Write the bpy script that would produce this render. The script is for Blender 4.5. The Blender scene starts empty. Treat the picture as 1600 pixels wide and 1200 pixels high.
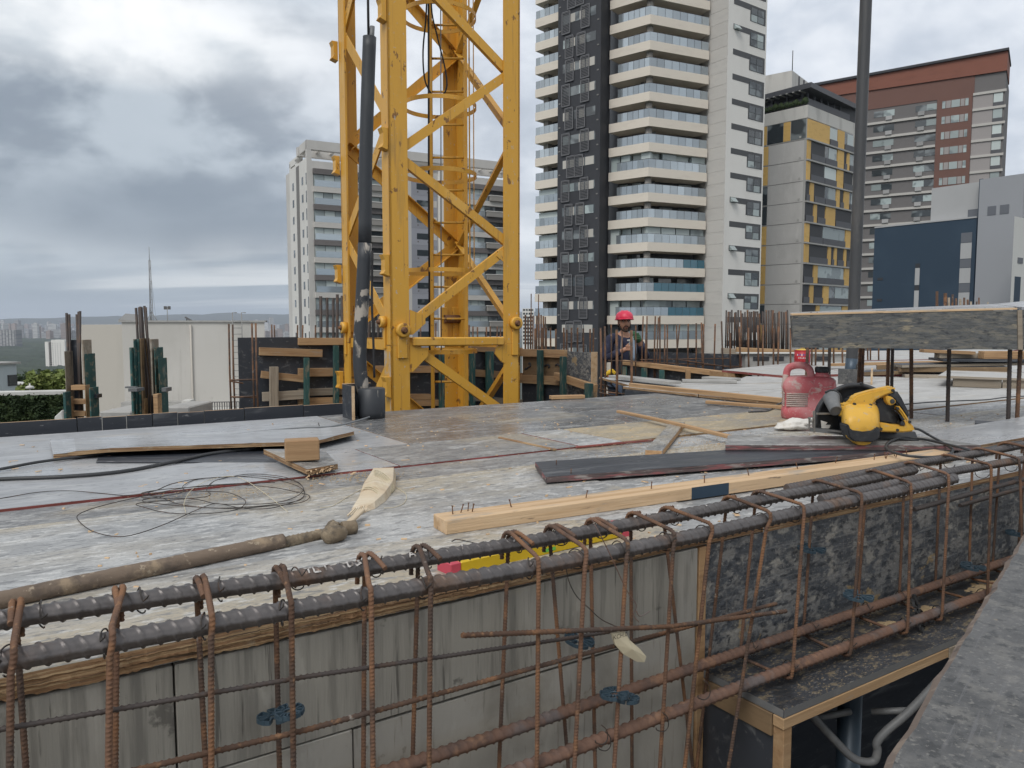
import bpy, bmesh, math, random
from mathutils import Vector, Matrix, noise as mnoise
V = Vector
R = math.radians
random.seed(11)
scene = bpy.context.scene
COL = scene.collection

# ------------------------------------------------------------------ camera
TH = math.atan(95 / 1200.0); CZ = 0.47; FPX = 1200.0
cam = bpy.data.cameras.new('camera'); camo = bpy.data.objects.new('camera', cam); COL.objects.link(camo)
cam.sensor_width = 36; cam.lens = 27; cam.clip_start = 0.05; cam.clip_end = 40000
camo.location = (0, 0, CZ); camo.rotation_euler = (math.pi / 2 - TH, 0, 0)
scene.camera = camo

# ------------------------------------------------------------------ sky, sun, exposure
SUN_EL, SUN_AZ = R(50), R(-152)         # azimuth measured from +Y towards +X
scene.view_settings.view_transform = 'Standard'; scene.view_settings.look = 'None'
scene.view_settings.exposure = 0.52; scene.view_settings.gamma = 1; scene.view_settings.use_curve_mapping = False
world = bpy.data.worlds.new('World'); scene.world = world; world.use_nodes = True

def build_sky():
    nt = world.node_tree; N = nt.nodes; L = nt.links
    for n in list(N): N.remove(n)
    def node(t, **k):
        n = N.new(t)
        for a, b in k.items(): setattr(n, a, b)
        return n
    def math_(op, a, b=None, c=None, clamp=False):
        n = node('ShaderNodeMath', operation=op, use_clamp=clamp)
        for i, q in enumerate((a, b, c)):
            if q is None: continue
            if isinstance(q, (int, float)): n.inputs[i].default_value = q
            else: L.new(q, n.inputs[i])
        return n.outputs[0]
    def mix(f, a, b):
        n = node('ShaderNodeMix', data_type='RGBA')
        if isinstance(f, (int, float)): n.inputs[0].default_value = f
        else: L.new(f, n.inputs[0])
        for i, q in ((6, a), (7, b)):
            if isinstance(q, tuple): n.inputs[i].default_value = q + (1,)
            else: L.new(q, n.inputs[i])
        return n.outputs[2]
    def ss(x, lo, hi):
        n = node('ShaderNodeMapRange', interpolation_type='SMOOTHSTEP')
        n.inputs[1].default_value = lo; n.inputs[2].default_value = hi
        L.new(x, n.inputs[0]); return n.outputs[0]
    tc = node('ShaderNodeTexCoord'); sep = node('ShaderNodeSeparateXYZ'); L.new(tc.outputs['Generated'], sep.inputs[0])
    x, y, z = sep.outputs
    zc = math_('ADD', math_('MAXIMUM', z, 0.0), 0.085)
    px, py = math_('DIVIDE', x, zc), math_('DIVIDE', y, zc)
    cmb = node('ShaderNodeCombineXYZ'); L.new(px, cmb.inputs[0]); L.new(py, cmb.inputs[1])
    def noise(sc, det, off=(0, 0, 0), dist=0.0, rough=.55):
        m = node('ShaderNodeMapping'); m.inputs[1].default_value = off; m.inputs[3].default_value = (sc[0], sc[1], 1)
        L.new(cmb.outputs[0], m.inputs[0])
        n = node('ShaderNodeTexNoise'); n.inputs['Scale'].default_value = 1; n.inputs['Detail'].default_value = det
        n.inputs['Distortion'].default_value = dist; n.inputs['Roughness'].default_value = rough
        L.new(m.outputs[0], n.inputs['Vector']); return n.outputs[0]
    az = math_('ARCTAN2', x, y); el = math_('ARCSINE', z)
    nb = noise((.55, .55), 5, (3.1, 1.7, 0), .6)          # billow used to ruffle the big shapes
    cz = node('ShaderNodeCombineXYZ'); L.new(az, cz.inputs[0]); L.new(math_('MULTIPLY', el, 1.7), cz.inputs[1])
    def lump(sc, det, off, rough=.55):
        m = node('ShaderNodeMapping'); m.inputs[1].default_value = off; L.new(cz.outputs[0], m.inputs[0])
        n = node('ShaderNodeTexNoise'); n.inputs['Scale'].default_value = sc; n.inputs['Detail'].default_value = det; n.inputs['Roughness'].default_value = rough
        n.inputs['Distortion'].default_value = .25; L.new(m.outputs[0], n.inputs['Vector']); return n.outputs[0]
    l1 = lump(4.2, 7, (1.3, .4, 0)); l2 = lump(11, 6, (4.3, 2.4, 0), .5)
    puff = math_('ADD', math_('MULTIPLY', l1, .65), math_('MULTIPLY', l2, .35))
    def blob(a0, e0, sa, se, rough=.35):
        a = math_('DIVIDE', math_('SUBTRACT', az, a0), sa); e = math_('DIVIDE', math_('SUBTRACT', el, e0), se)
        d = math_('ADD', math_('MULTIPLY', a, a), math_('MULTIPLY', e, e))
        d = math_('ADD', d, math_('MULTIPLY', math_('SUBTRACT', puff, .5), -6.5 * rough))
        return ss(d, 1.9, 0.0)
    n1 = noise((.42, .5), 7, (0.3, 5.2, 0), .45, .58)
    n2 = noise((1.4, 1.7), 6, (7, 2, 0), .3, .6)
    n3 = noise((.20, .55), 5, (2.2, 9.4, 0), .5, .5)
    shade = math_('ADD', math_('MULTIPLY', n1, .45), math_('MULTIPLY', puff, .55))
    c = mix(ss(shade, .43, .57), (.36, .39, .43), (.74, .75, .76))
    # lower deck of flat cloud bands near the horizon
    band = math_('MULTIPLY', ss(el, .17, .05), 1.0)
    cb = mix(ss(n3, .45, .57), (.27, .33, .39), (.80, .82, .82))
    c = mix(math_('MULTIPLY', band, .92), c, cb)
    # the heavy grey mass and the bright break above it
    c = mix(math_('MULTIPLY', blob(-.50, .18, .40, .128), .95), c, mix(ss(puff, .42, .57), (.18, .218, .267), (.38, .43, .48)))
    c = mix(math_('MULTIPLY', blob(-.36, .125, .22, .045), .75), c, (.195, .232, .28))
    c = mix(math_('MULTIPLY', blob(-.48, .318, .22, .045), .8), c, mix(ss(puff, .36, .58), (.56, .61, .65), (.84, .85, .855)))
    c = mix(math_('MULTIPLY', blob(-.25, .43, .14, .08), .55), c, (.50, .565, .63))
    c = mix(math_('MULTIPLY', blob(.35, .30, .55, .40, .5), .72), c, mix(ss(puff, .38, .62), (.46, .515, .60), (.66, .695, .75)))
    # thin air low over the horizon
    c = mix(math_('MULTIPLY', ss(el, .05, -.005), .8), c, (.33, .41, .495))
    c = mix(ss(el, .0, -.08), c, (.30, .33, .36))
    sky = node('ShaderNodeTexSky', sky_type='NISHITA'); sky.sun_disc = False
    sky.sun_elevation = SUN_EL; sky.sun_rotation = SUN_AZ
    bg1 = node('ShaderNodeBackground'); bg1.inputs[1].default_value = .05; L.new(sky.outputs[0], bg1.inputs[0])
    bg2 = node('ShaderNodeBackground'); bg2.inputs[1].default_value = 1.0; L.new(c, bg2.inputs[0])
    ms = node('ShaderNodeMixShader'); ms.inputs[0].default_value = .93
    L.new(bg1.outputs[0], ms.inputs[1]); L.new(bg2.outputs[0], ms.inputs[2])
    out = node('ShaderNodeOutputWorld'); L.new(ms.outputs[0], out.inputs[0])
build_sky()
sl = bpy.data.lights.new('sun', 'SUN'); sl.energy = 1.35; sl.angle = R(28); sl.color = (1, .965, .91)
so = bpy.data.objects.new('sun', sl); COL.objects.link(so)
sd = V((math.sin(SUN_AZ) * math.cos(SUN_EL), math.cos(SUN_AZ) * math.cos(SUN_EL), math.sin(SUN_EL)))
so.rotation_euler = sd.to_track_quat('Z', 'Y').to_euler()
scene.cycles.max_bounces = 8; scene.cycles.volume_bounces = 0
scene.cycles.use_denoising = True
scene.cycles.sample_clamp_indirect = 6

# ------------------------------------------------------------------ where a sight line meets the place
UP = V((0, 0, 1)); CAM = V((0, 0, CZ))
def ray(px, py):
    v = (600 - py) / FPX; h = (px - 800) / FPX
    return V((h, math.cos(TH) + v * math.sin(TH), v * math.cos(TH) - math.sin(TH)))
def onz(px, py, z=0.0):
    d = ray(px, py); return CAM + d * ((z - CZ) / d.z)
def ony(px, py, Y):
    d = ray(px, py); return CAM + d * (Y / d.y)
def zy(py, Y): return ony(800, py, Y).z
def onpl(px, py, p0, n):
    d = ray(px, py); return CAM + d * ((V(p0) - CAM).dot(n) / d.dot(n))
AB = R(32.9)                                    # site axis: beam direction
U = V((math.cos(AB), math.sin(AB), 0)); W = V((-math.sin(AB), math.cos(AB), 0))
def uw(u, w, z=0.0): return U * u + W * w + UP * z
def onw(px, py, w): return onpl(px, py, W * w, W)
SITE = Matrix.Rotation(AB, 4, 'Z')

# ------------------------------------------------------------------ materials
MATS = {}
def mat(name, base, rough=.75, metal=0.0, layers=(), bump=None, rand=.0, spec=.5, rough_var=0.0, alpha=None, trans=0.0):
    """layers: (colour, (sx,sy,sz), detail, lo, hi, amount[, distortion])"""
    m = bpy.data.materials.new(name); m.use_nodes = True; MATS[name] = m
    nt = m.node_tree; N = nt.nodes; L = nt.links; b = N['Principled BSDF']
    b.inputs['Roughness'].default_value = rough; b.inputs['Metallic'].default_value = metal
    b.inputs['Specular IOR Level'].default_value = spec
    if trans: b.inputs['Transmission Weight'].default_value = trans
    tc = N.new('ShaderNodeTexCoord'); oi = N.new('ShaderNodeObjectInfo')
    sc = N.new('ShaderNodeVectorMath'); sc.operation = 'SCALE'; sc.inputs[0].default_value = (31, 57, 83)
    L.new(oi.outputs['Random'], sc.inputs['Scale'])
    ad = N.new('ShaderNodeVectorMath'); L.new(tc.outputs['Object'], ad.inputs[0]); L.new(sc.outputs[0], ad.inputs[1])
    def nz(scale, det, dist=0):
        mp = N.new('ShaderNodeMapping'); mp.inputs[3].default_value = scale if not isinstance(scale, (int, float)) else (scale,) * 3
        L.new(ad.outputs[0], mp.inputs[0])
        n = N.new('ShaderNodeTexNoise'); n.inputs['Scale'].default_value = 1; n.inputs['Detail'].default_value = det
        n.inputs['Distortion'].default_value = dist; n.inputs['Roughness'].default_value = .6
        L.new(mp.outputs[0], n.inputs['Vector']); return n.outputs[0]
    col = None; first = None
    cur = N.new('ShaderNodeRGB'); cur.outputs[0].default_value = tuple(base) + (1,); col = cur.outputs[0]
    if rand:
        mr = N.new('ShaderNodeMapRange'); mr.inputs[3].default_value = 1 - rand; mr.inputs[4].default_value = 1 + rand
        L.new(oi.outputs['Random'], mr.inputs[0])
        vm = N.new('ShaderNodeVectorMath'); vm.operation = 'SCALE'; L.new(col, vm.inputs[0]); L.new(mr.outputs[0], vm.inputs['Scale']); col = vm.outputs[0]
    for ly in layers:
        c, s, det, lo, hi, amt = ly[:6]; dist = ly[6] if len(ly) > 6 else 0
        f = nz(s, det, dist)
        if first is None: first = f
        mr = N.new('ShaderNodeMapRange'); mr.interpolation_type = 'SMOOTHSTEP'
        mr.inputs[1].default_value = lo; mr.inputs[2].default_value = hi; mr.inputs[4].default_value = amt
        L.new(f, mr.inputs[0])
        fo = mr.outputs[0]
        if len(ly) > 7:                     # the layer fades in along one axis of the piece
            sx = N.new('ShaderNodeSeparateXYZ'); L.new(tc.outputs['Object'], sx.inputs[0]); m2 = N.new('ShaderNodeMapRange'); m2.interpolation_type = 'SMOOTHSTEP'
            m2.inputs[1].default_value, m2.inputs[2].default_value = ly[7][1:]; L.new(sx.outputs[ly[7][0]], m2.inputs[0])
            mu = N.new('ShaderNodeMath'); mu.operation = 'MULTIPLY'; L.new(fo, mu.inputs[0]); L.new(m2.outputs[0], mu.inputs[1]); fo = mu.outputs[0]
        mx = N.new('ShaderNodeMix'); mx.data_type = 'RGBA'; L.new(fo, mx.inputs[0]); L.new(col, mx.inputs[6])
        mx.inputs[7].default_value = tuple(c) + (1,); col = mx.outputs[2]
    L.new(col, b.inputs['Base Color'])
    if rough_var and first is not None:
        mr = N.new('ShaderNodeMapRange'); mr.inputs[1].default_value = .35; mr.inputs[2].default_value = .65
        mr.inputs[3].default_value = rough - rough_var; mr.inputs[4].default_value = rough + rough_var
        L.new(first, mr.inputs[0]); L.new(mr.outputs[0], b.inputs['Roughness'])
    if bump:
        s, det, dist = bump
        bp = N.new('ShaderNodeBump'); bp.inputs['Distance'].default_value = dist; bp.inputs['Strength'].default_value = 1
        L.new(nz(s, det), bp.inputs['Height']); L.new(bp.outputs[0], b.inputs['Normal'])
    return m

# ------------------------------------------------------------------ mesh building
WM = {}                                         # world matrix of every Empty / part made here
class MB:
    def __init__(s): s.v = []; s.f = []; s.mi = []; s.sm = []
    def add(s, vs, fs, mi=0, smooth=False):
        o = len(s.v); s.v += [V(q) for q in vs]
        for i, f in enumerate(fs):
            s.f.append([o + k for k in f]); s.mi.append(mi[i] if isinstance(mi, (list, tuple)) else mi); s.sm.append(smooth)
        return s
    def hexa(s, p, mi=0):
        return s.add(p, [(0, 3, 2, 1), (4, 5, 6, 7), (0, 1, 5, 4), (1, 2, 6, 5), (2, 3, 7, 6), (3, 0, 4, 7)], mi)
    def box(s, x0, x1, y0, y1, z0, z1, mi=0, M=None):
        p = [V((x0, y0, z0)), V((x1, y0, z0)), V((x1, y1, z0)), V((x0, y1, z0)), V((x0, y0, z1)), V((x1, y0, z1)), V((x1, y1, z1)), V((x0, y1, z1))]
        if M is not None: p = [M @ q for q in p]
        return s.hexa(p, mi)
    def cbox(s, c, sx, sy, sz, mi=0, rot=None):
        M = Matrix.Translation(V(c)) @ (rot.to_4x4() if rot is not None else Matrix())
        return s.box(-sx / 2, sx / 2, -sy / 2, sy / 2, -sz / 2, sz / 2, mi, M)
    def beam(s, a, b, w, h, up=UP, mi=0):
        """square bar between two points"""
        a = V(a); b = V(b); d = (b - a); L = d.length; d = d / L
        y = V(up).cross(d)
        if y.length < 1e-4: y = V((1, 0, 0)).cross(d)
        y.normalize(); z = d.cross(y)
        M = Matrix((d, y, z)).transposed().to_4x4(); M.translation = a
        return s.box(0, L, -w / 2, w / 2, -h / 2, h / 2, mi, M)
    def prism(s, poly, ext, mi=0, mi_side=None):
        n = len(poly); ext = V(ext); p = [V(q) for q in poly]
        nrm = V((0, 0, 0))
        for i in range(n): nrm += p[i].cross(p[(i + 1) % n])
        if nrm.dot(ext) < 0: p.reverse()
        q = [a + ext for a in p]
        ms = mi if mi_side is None else mi_side
        fs = [tuple(reversed(range(n))), tuple(range(n, 2 * n))] + [(i, (i + 1) % n, n + (i + 1) % n, n + i) for i in range(n)]
        return s.add(p + q, fs, [mi, mi] + [ms] * n)
    def tube(s, path, r, n=8, mi=0, cap=True, smooth=True, closed=False):
        """r: number, list per point, or function (i, theta, arclength) -> radius"""
        P = [V(q) for q in path]; m = len(P)
        T = []
        for i in range(m):
            a = P[i - 1] if i > 0 else (P[-1] if closed else P[0]); b = P[i + 1] if i < m - 1 else (P[0] if closed else P[-1])
            T.append((b - a).normalized())
        nn = UP.cross(T[0])
        if nn.length < .05: nn = V((1, 0, 0)).cross(T[0])
        nn.normalize(); vs = []; arc = 0
        for i in range(m):
            if i:
                arc += (P[i] - P[i - 1]).length
                nn = (nn - T[i] * nn.dot(T[i]))
                if nn.length < 1e-6: nn = T[i].orthogonal()
                nn.normalize()
            bb = T[i].cross(nn)
            for k in range(n):
                th = 2 * math.pi * k / n
                rr = r(i, th, arc) if callable(r) else (r[i] if isinstance(r, (list, tuple)) else r)
                vs.append(P[i] + (nn * math.cos(th) + bb * math.sin(th)) * rr)
        fs = []
        for i in range(m - 1 + (1 if closed else 0)):
            j = (i + 1) % m
            for k in range(n):
                k2 = (k + 1) % n; fs.append((i * n + k, i * n + k2, j * n + k2, j * n + k))
        s.add(vs, fs, mi, smooth)
        if cap and not closed:
            o = len(s.v) - m * n
            s.f.append([o + k for k in reversed(range(n))]); s.mi.append(mi); s.sm.append(False)
            s.f.append([o + (m - 1) * n + k for k in range(n)]); s.mi.append(mi); s.sm.append(False)
        return s
    def lathe(s, prof, n=16, M=None, mi=0, smooth=True, cap=True):
        vs = []; m = len(prof)
        for r, z in prof:
            for k in range(n):
                th = 2 * math.pi * k / n; q = V((r * math.cos(th), r * math.sin(th), z)); vs.append(M @ q if M is not None else q)
        fs = [(i * n + k, i * n + (k + 1) % n, (i + 1) * n + (k + 1) % n, (i + 1) * n + k) for i in range(m - 1) for k in range(n)]
        o = len(s.v); s.add(vs, fs, mi, smooth)
        if cap:
            s.f.append([o + k for k in reversed(range(n))]); s.mi.append(mi); s.sm.append(False)
            s.f.append([o + (m - 1) * n + k for k in range(n)]); s.mi.append(mi); s.sm.append(False)
        return s
    def build(s, name, mats, parent=None, frame=None, bevel=0, local=False, segs=1):
        if not isinstance(mats, (list, tuple)): mats = [mats]
        PW = WM[parent] if parent is not None else Matrix()
        F = frame if frame is not None else PW
        me = bpy.data.meshes.new(name)
        inv = F.inverted()
        vs = s.v if local else [inv @ q for q in s.v]
        me.from_pydata([tuple(q) for q in vs], [], s.f)
        for m in mats: me.materials.append(MATS[m] if isinstance(m, str) else m)
        me.polygons.foreach_set('material_index', s.mi); me.polygons.foreach_set('use_smooth', s.sm)
        if bevel:
            bm = bmesh.new(); bm.from_mesh(me)
            es = [e for e in bm.edges if len(e.link_faces) == 2 and e.calc_face_angle(0) > .5]
            bmesh.ops.bevel(bm, geom=es, offset=bevel, segments=segs, affect='EDGES', clamp_overlap=True)
            bm.to_mesh(me); bm.free()
        me.update()
        o = bpy.data.objects.new(name, me); COL.objects.link(o)
        if parent is not None: o.parent = parent
        o.matrix_basis = PW.inverted() @ F
        WM[o] = F.copy()
        return o
def tag(o, label=None, cat=None, group=None, kind=None):
    if label: o['label'] = label
    if cat: o['category'] = cat
    if group: o['group'] = group
    if kind: o['kind'] = kind
    return o
def thing(name, label, cat, loc=(0, 0, 0), rotz=0, group=None, M=None):
    o = bpy.data.objects.new(name, None); COL.objects.link(o); o.empty_display_size = .1
    WM[o] = M.copy() if M is not None else Matrix.Translation(V(loc)) @ Matrix.Rotation(rotz, 4, 'Z')
    o.matrix_basis = WM[o]; tag(o, label, cat, group); return o
def solo(mb, name, mats, label, cat, group=None, frame=None, bevel=0, kind=None):
    if frame is None:
        lo = V((min(q.x for q in mb.v), min(q.y for q in mb.v), min(q.z for q in mb.v))); hi = V((max(q.x for q in mb.v), max(q.y for q in mb.v), 0))
        frame = Matrix.Translation(V(((lo.x + hi.x) / 2, (lo.y + hi.y) / 2, lo.z)))
    return tag(mb.build(name, mats, None, frame, bevel), label, cat, group, kind)
def struct(mb, name, mats, frame=None, parent=None):
    o = mb.build(name, mats, parent, frame)
    if parent is None: o['kind'] = 'structure'
    return o
def dup(root, M, label=None, group=None):
    r = root.copy(); COL.objects.link(r); r.matrix_basis = M; WM[r] = M.copy()
    if label: r['label'] = label
    if group: r['group'] = group
    for ch in root.children:
        c = ch.copy(); COL.objects.link(c); c.parent = r
        for g in ch.children:
            d = g.copy(); COL.objects.link(d); d.parent = c
    return r
def dup_part(o, M):
    """another piece of the same part under the same parent (M is its world matrix)"""
    c = o.copy(); COL.objects.link(c); PW = WM[o.parent] if o.parent else Matrix(); c.matrix_basis = PW.inverted() @ M; WM[c] = M.copy(); return c
def axes(p, x, up=UP):
    """frame at p with X along x and Z as near to up as can be"""
    x = V(x).normalized(); y = V(up).cross(x)
    if y.length < 1e-4: y = V((0, 1, 0)) if abs(x.y) < .9 else V((1, 0, 0))
    y.normalize(); z = x.cross(y)
    M = Matrix((x, y, z)).transposed().to_4x4(); M.translation = V(p); return M
def lumber(a, b, w, t, name='timber', mats='wood', parent=None, up=UP, bevel=.002, off=(0, 0), label=None, cat=None, group=None, warp=0.0, z0=None):
    """sawn timber from a to b: w across, t along up; grain runs along local X"""
    a = V(a); b = V(b); F = axes(a, b - a, up); L = (b - a).length
    mb = MB(); zz = -t / 2 if z0 is None else z0
    n = 5 if warp else 1
    if warp:
        vs = []; 
        for i in range(n + 1):
            x = L * i / n; dz = warp * math.sin(math.pi * i / n)
            for yy, hh in ((-w / 2, zz), (w / 2, zz), (w / 2, zz + t), (-w / 2, zz + t)): vs.append(V((x, yy + off[0], hh + dz + off[1])))
        fs = [(3, 2, 1, 0), tuple(4 * n + k for k in range(4))]
        mi = [min(1, len(mats) - 1) if isinstance(mats, (list, tuple)) else 0] * 2
        for i in range(n):
            for k in range(4):
                fs.append((4 * i + k, 4 * i + (k + 1) % 4, 4 * i + 4 + (k + 1) % 4, 4 * i + 4 + k)); mi.append((0 if k in (0, 2) or not isinstance(mats, (list, tuple)) else 1))
        mb.add(vs, fs, mi)
    else:
        ms = 1 if isinstance(mats, (list, tuple)) and len(mats) > 1 else 0
        mb.box(0, L, -w / 2 + off[0], w / 2 + off[0], zz + off[1], zz + t + off[1], [0, 0, ms, ms, ms, ms])
    o = mb.build(name, mats, parent, F, bevel, local=True)
    if parent is None: tag(o, label, cat, group)
    return o
def arc(c, r, a0, a1, n, ax=V((1, 0, 0)), ay=V((0, 0, 1))):
    return [V(c) + ax * (r * math.cos(a0 + (a1 - a0) * i / n)) + ay * (r * math.sin(a0 + (a1 - a0) * i / n)) for i in range(n + 1)]
def smooth_path(pts, n=8):
    """Catmull-Rom through the points"""
    P = [V(p) for p in pts]; P = [P[0] * 2 - P[1]] + P + [P[-1] * 2 - P[-2]]; out = []
    for i in range(1, len(P) - 2):
        a, b, c, d = P[i - 1:i + 3]
        for k in range(n):
            t = k / n
            out.append(.5 * ((2 * b) + (c - a) * t + (2 * a - 5 * b + 4 * c - d) * t * t + (3 * b - a - 3 * c + d) * t ** 3))
    out.append(P[-2]); return out
# ------------------------------------------------------------------ surface library
m = mat
m('wood', (.40, .25, .13), .78, layers=[((.25, .14, .068), (2.5, 45, 45), 6, .45, .68, .75), ((.50, .36, .215), (1.2, 9, 9), 4, .5, .72, .65), ((.15, .105, .072), (1.5, 14, 14), 6, .58, .74, .6), ((.33, .28, .22), (6, 30, 30), 6, .6, .7, .6)], bump=((4, 80, 80), 5, .002), rand=.2)
m('wood_fresh', (.58, .41, .25), .74, layers=[((.42, .265, .135), (1.6, 38, 38), 7, .46, .64, .8), ((.66, .52, .35), (.9, 8, 8), 5, .5, .68, .65), ((.36, .20, .09), (1.2, 16, 16), 6, .57, .72, .75), ((.33, .29, .24), (4, 20, 20), 8, .57, .66, .75), ((.15, .11, .08), (9, 60, 60), 6, .63, .70, .7)], bump=((4, 90, 90), 5, .002), rand=.1)
m('wood_grey', (.30, .255, .20), .85, layers=[((.20, .165, .125), (2.2, 40, 40), 5, .42, .68, .8), ((.42, .385, .33), (1, 10, 10), 3, .5, .72, .6)], bump=((3, 70, 70), 4, .002), rand=.2)
m('wood_green', (.028, .09, .085), .75, layers=[((.24, .20, .14), (5, 26, 26), 6, .52, .64, .8), ((.02, .06, .058), (3, 9, 9), 5, .5, .7, .7), ((.16, .20, .18), (4, 14, 14), 6, .58, .70, .7)], bump=((4, 60, 60), 4, .0015), rand=.25)
m('ply_edge', (.26, .15, .075), .85, layers=[((.42, .29, .16), (5, 5, 260), 4, .47, .6, .85), ((.07, .045, .03), (7, 7, 420), 4, .53, .66, .95), ((.36, .29, .20), (25, 25, 30), 6, .58, .70, .7), ((.10, .085, .07), (12, 12, 30), 6, .60, .70, .7)], bump=((8, 8, 300), 3, .003))
m('ply_edge_red', (.22, .06, .05), .8, layers=[((.36, .09, .09), (9, 9, 60), 4, .5, .65, .8), ((.30, .27, .24), (16, 16, 90), 4, .6, .72, .8), ((.07, .035, .03), (5, 5, 200), 3, .55, .7, .9)], bump=((8, 8, 200), 3, .002))
m('deck_film', (.215, .214, .212), .40, layers=[
    ((.115, .118, .124), (.9, 1.8, 1), 6, .48, .66, .85, .3),
    ((.31, .308, .30), (9, 26, 1), 9, .45, .60, .65, .3),
    ((.38, .32, .23), (1.3, 2.2, 1), 7, .50, .64, .70, .4),
    ((.46, .46, .45), (5, 14, 1), 10, .54, .64, .70, .3),
    ((.54, .54, .52), (34, 110, 1), 7, .56, .64, .6, .2),
    ((.075, .076, .08), (26, 86, 1), 8, .54, .63, .75, .2),
    ((.14, .14, .14), (110, 360, 1), 3, .52, .66, .7)], bump=((60, 190, 1), 4, .001), rough_var=.14)
m('deck_film_tan', (.33, .28, .20), .7, layers=[
    ((.25, .24, .225), (2.2, 4, 1), 8, .46, .62, .7, .3), ((.44, .35, .215), (7, 12, 1), 9, .46, .6, .8, .3),
    ((.50, .46, .39), (40, 70, 1), 6, .55, .66, .7), ((.14, .13, .12), (30, 90, 1), 7, .57, .66, .7)], bump=((90, 160, 1), 5, .0015), rough_var=.1)
m('deck_film_washed', (.315, .32, .322), .5, layers=[
    ((.19, .195, .203), (1.2, 2.4, 1), 7, .48, .66, .75, .3),
    ((.50, .505, .50), (3.4, 8, 1), 10, .46, .60, .75, .3),
    ((.42, .36, .26), (1.0, 3.2, 1), 8, .40, .60, .85, .4, (1, .45, .80)),
    ((.40, .35, .26), (1.4, 2.4, 1), 7, .56, .68, .6, .4),
    ((.61, .61, .595), (22, 60, 1), 9, .53, .62, .65, .2),
    ((.16, .163, .168), (18, 54, 1), 10, .53, .62, .75, .3),
    ((.085, .088, .092), (60, 170, 1), 7, .56, .66, .65, .2),
    ((.23, .23, .228), (150, 420, 1), 3, .52, .66, .6)], bump=((70, 210, 1), 5, .0012), rough_var=.14)
m('deck_film_pale', (.42, .417, .405), .6, layers=[
    ((.27, .27, .27), (1.6, 3.6, 1), 7, .5, .68, .6, .3), ((.42, .37, .285), (1.4, 2.3, 1), 6, .54, .68, .65, .4),
    ((.54, .54, .525), (4, 12, 1), 9, .50, .64, .5, .3), ((.16, .16, .165), (24, 90, 1), 7, .60, .70, .6)], bump=((60, 190, 1), 4, .001), rough_var=.12)
m('deck_film_new', (.37, .378, .39), .30, layers=[((.25, .256, .268), (1.0, 2.4, 1), 8, .47, .66, .75, .2), ((.45, .455, .455), (5, 24, 1), 9, .51, .63, .65, .2), ((.09, .094, .1), (34, 80, 1), 7, .61, .68, .75), ((.20, .205, .212), (12, 50, 1), 9, .55, .64, .65), ((.36, .31, .235), (1.8, 3, 1), 8, .58, .68, .55)], rough_var=.1)
m('film_dark', (.035, .04, .05), .42, layers=[((.16, .165, .17), (3, 20, 20), 6, .55, .7, .6, .5), ((.30, .30, .30), (18, 40, 40), 5, .64, .72, .6)], rough_var=.12)
m('film_stained', (.085, .094, .107), .6, layers=[((.26, .258, .248), (17, 17, 24), 11, .47, .59, .85, .2), ((.36, .345, .31), (12, 12, 20), 11, .55, .63, .85, .2), ((.036, .043, .054), (32, 32, 64), 10, .51, .61, .85, .2), ((.21, .215, .22), (4, 4, 110), 7, .54, .64, .65), ((.22, .22, .215), (60, 60, 4), 6, .58, .68, .5), ((.32, .315, .30), (120, 120, 150), 5, .58, .67, .65), ((.38, .28, .155), (4.2, 4.2, 4.6), 9, .62, .64, .9, .2)], bump=((55, 55, 60), 7, .006))
m('film_lid', (.082, .086, .088), .6, layers=[((.20, .185, .15), (12, 60, 70), 10, .46, .64, .75, .2), ((.13, .135, .138), (50, 130, 140), 7, .45, .66, .6), ((.31, .265, .185), (9, 28, 36), 10, .58, .67, .75, .2), ((.034, .038, .044), (18, 40, 50), 9, .53, .65, .85), ((.17, .165, .15), (5, 260, 260), 5, .58, .68, .6)], bump=((80, 160, 160), 6, .002))
m('board_worn', (.10, .10, .099), .55, layers=[((.056, .058, .061), (9, 9, 9), 11, .44, .64, .8, .2), ((.165, .160, .149), (22, 22, 22), 11, .48, .66, .75, .2), ((.034, .036, .038), (60, 60, 60), 9, .52, .64, .75), ((.21, .203, .188), (150, 150, 150), 5, .56, .67, .65), ((.14, .14, .145), (6, 190, 190), 6, .58, .68, .65), ((.15, .15, .15), (160, 9, 9), 6, .62, .70, .5), ((.34, .27, .19), (11, 11, 11), 9, .655, .69, .9)], bump=((70, 70, 70), 7, .003), rough_var=.1)
m('panel_grey', (.30, .288, .255), .85, layers=[((.19, .182, .162), (60, 60, 3.0), 7, .46, .62, .8), ((.37, .355, .325), (6, 6, 2.6), 7, .5, .66, .7, .3), ((.25, .215, .15), (3.6, 3.6, 2.2), 6, .55, .68, .65, .3), ((.085, .08, .07), (110, 110, 5), 6, .60, .68, .75), ((.44, .42, .375), (14, 14, 6), 8, .62, .70, .5), ((.07, .066, .06), (9, 9, 8), 7, .65, .69, .7)], bump=((110, 110, 5), 5, .0016))
m('panel_grey_low', (.35, .335, .30), .85, layers=[((.25, .235, .20), (4, 4, 4), 7, .48, .64, .7, .3), ((.43, .415, .38), (13, 13, 4), 7, .52, .66, .7), ((.15, .13, .10), (14, 14, 11), 8, .62, .68, .7), ((.18, .165, .14), (90, 90, 6), 5, .58, .68, .6)], bump=((50, 50, 30), 5, .0014))
m('ply_brown', (.20, .135, .075), .8, layers=[((.13, .085, .05), (3, 3, 30), 5, .45, .68, .7), ((.29, .205, .12), (6, 6, 12), 5, .55, .7, .6)])
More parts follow.
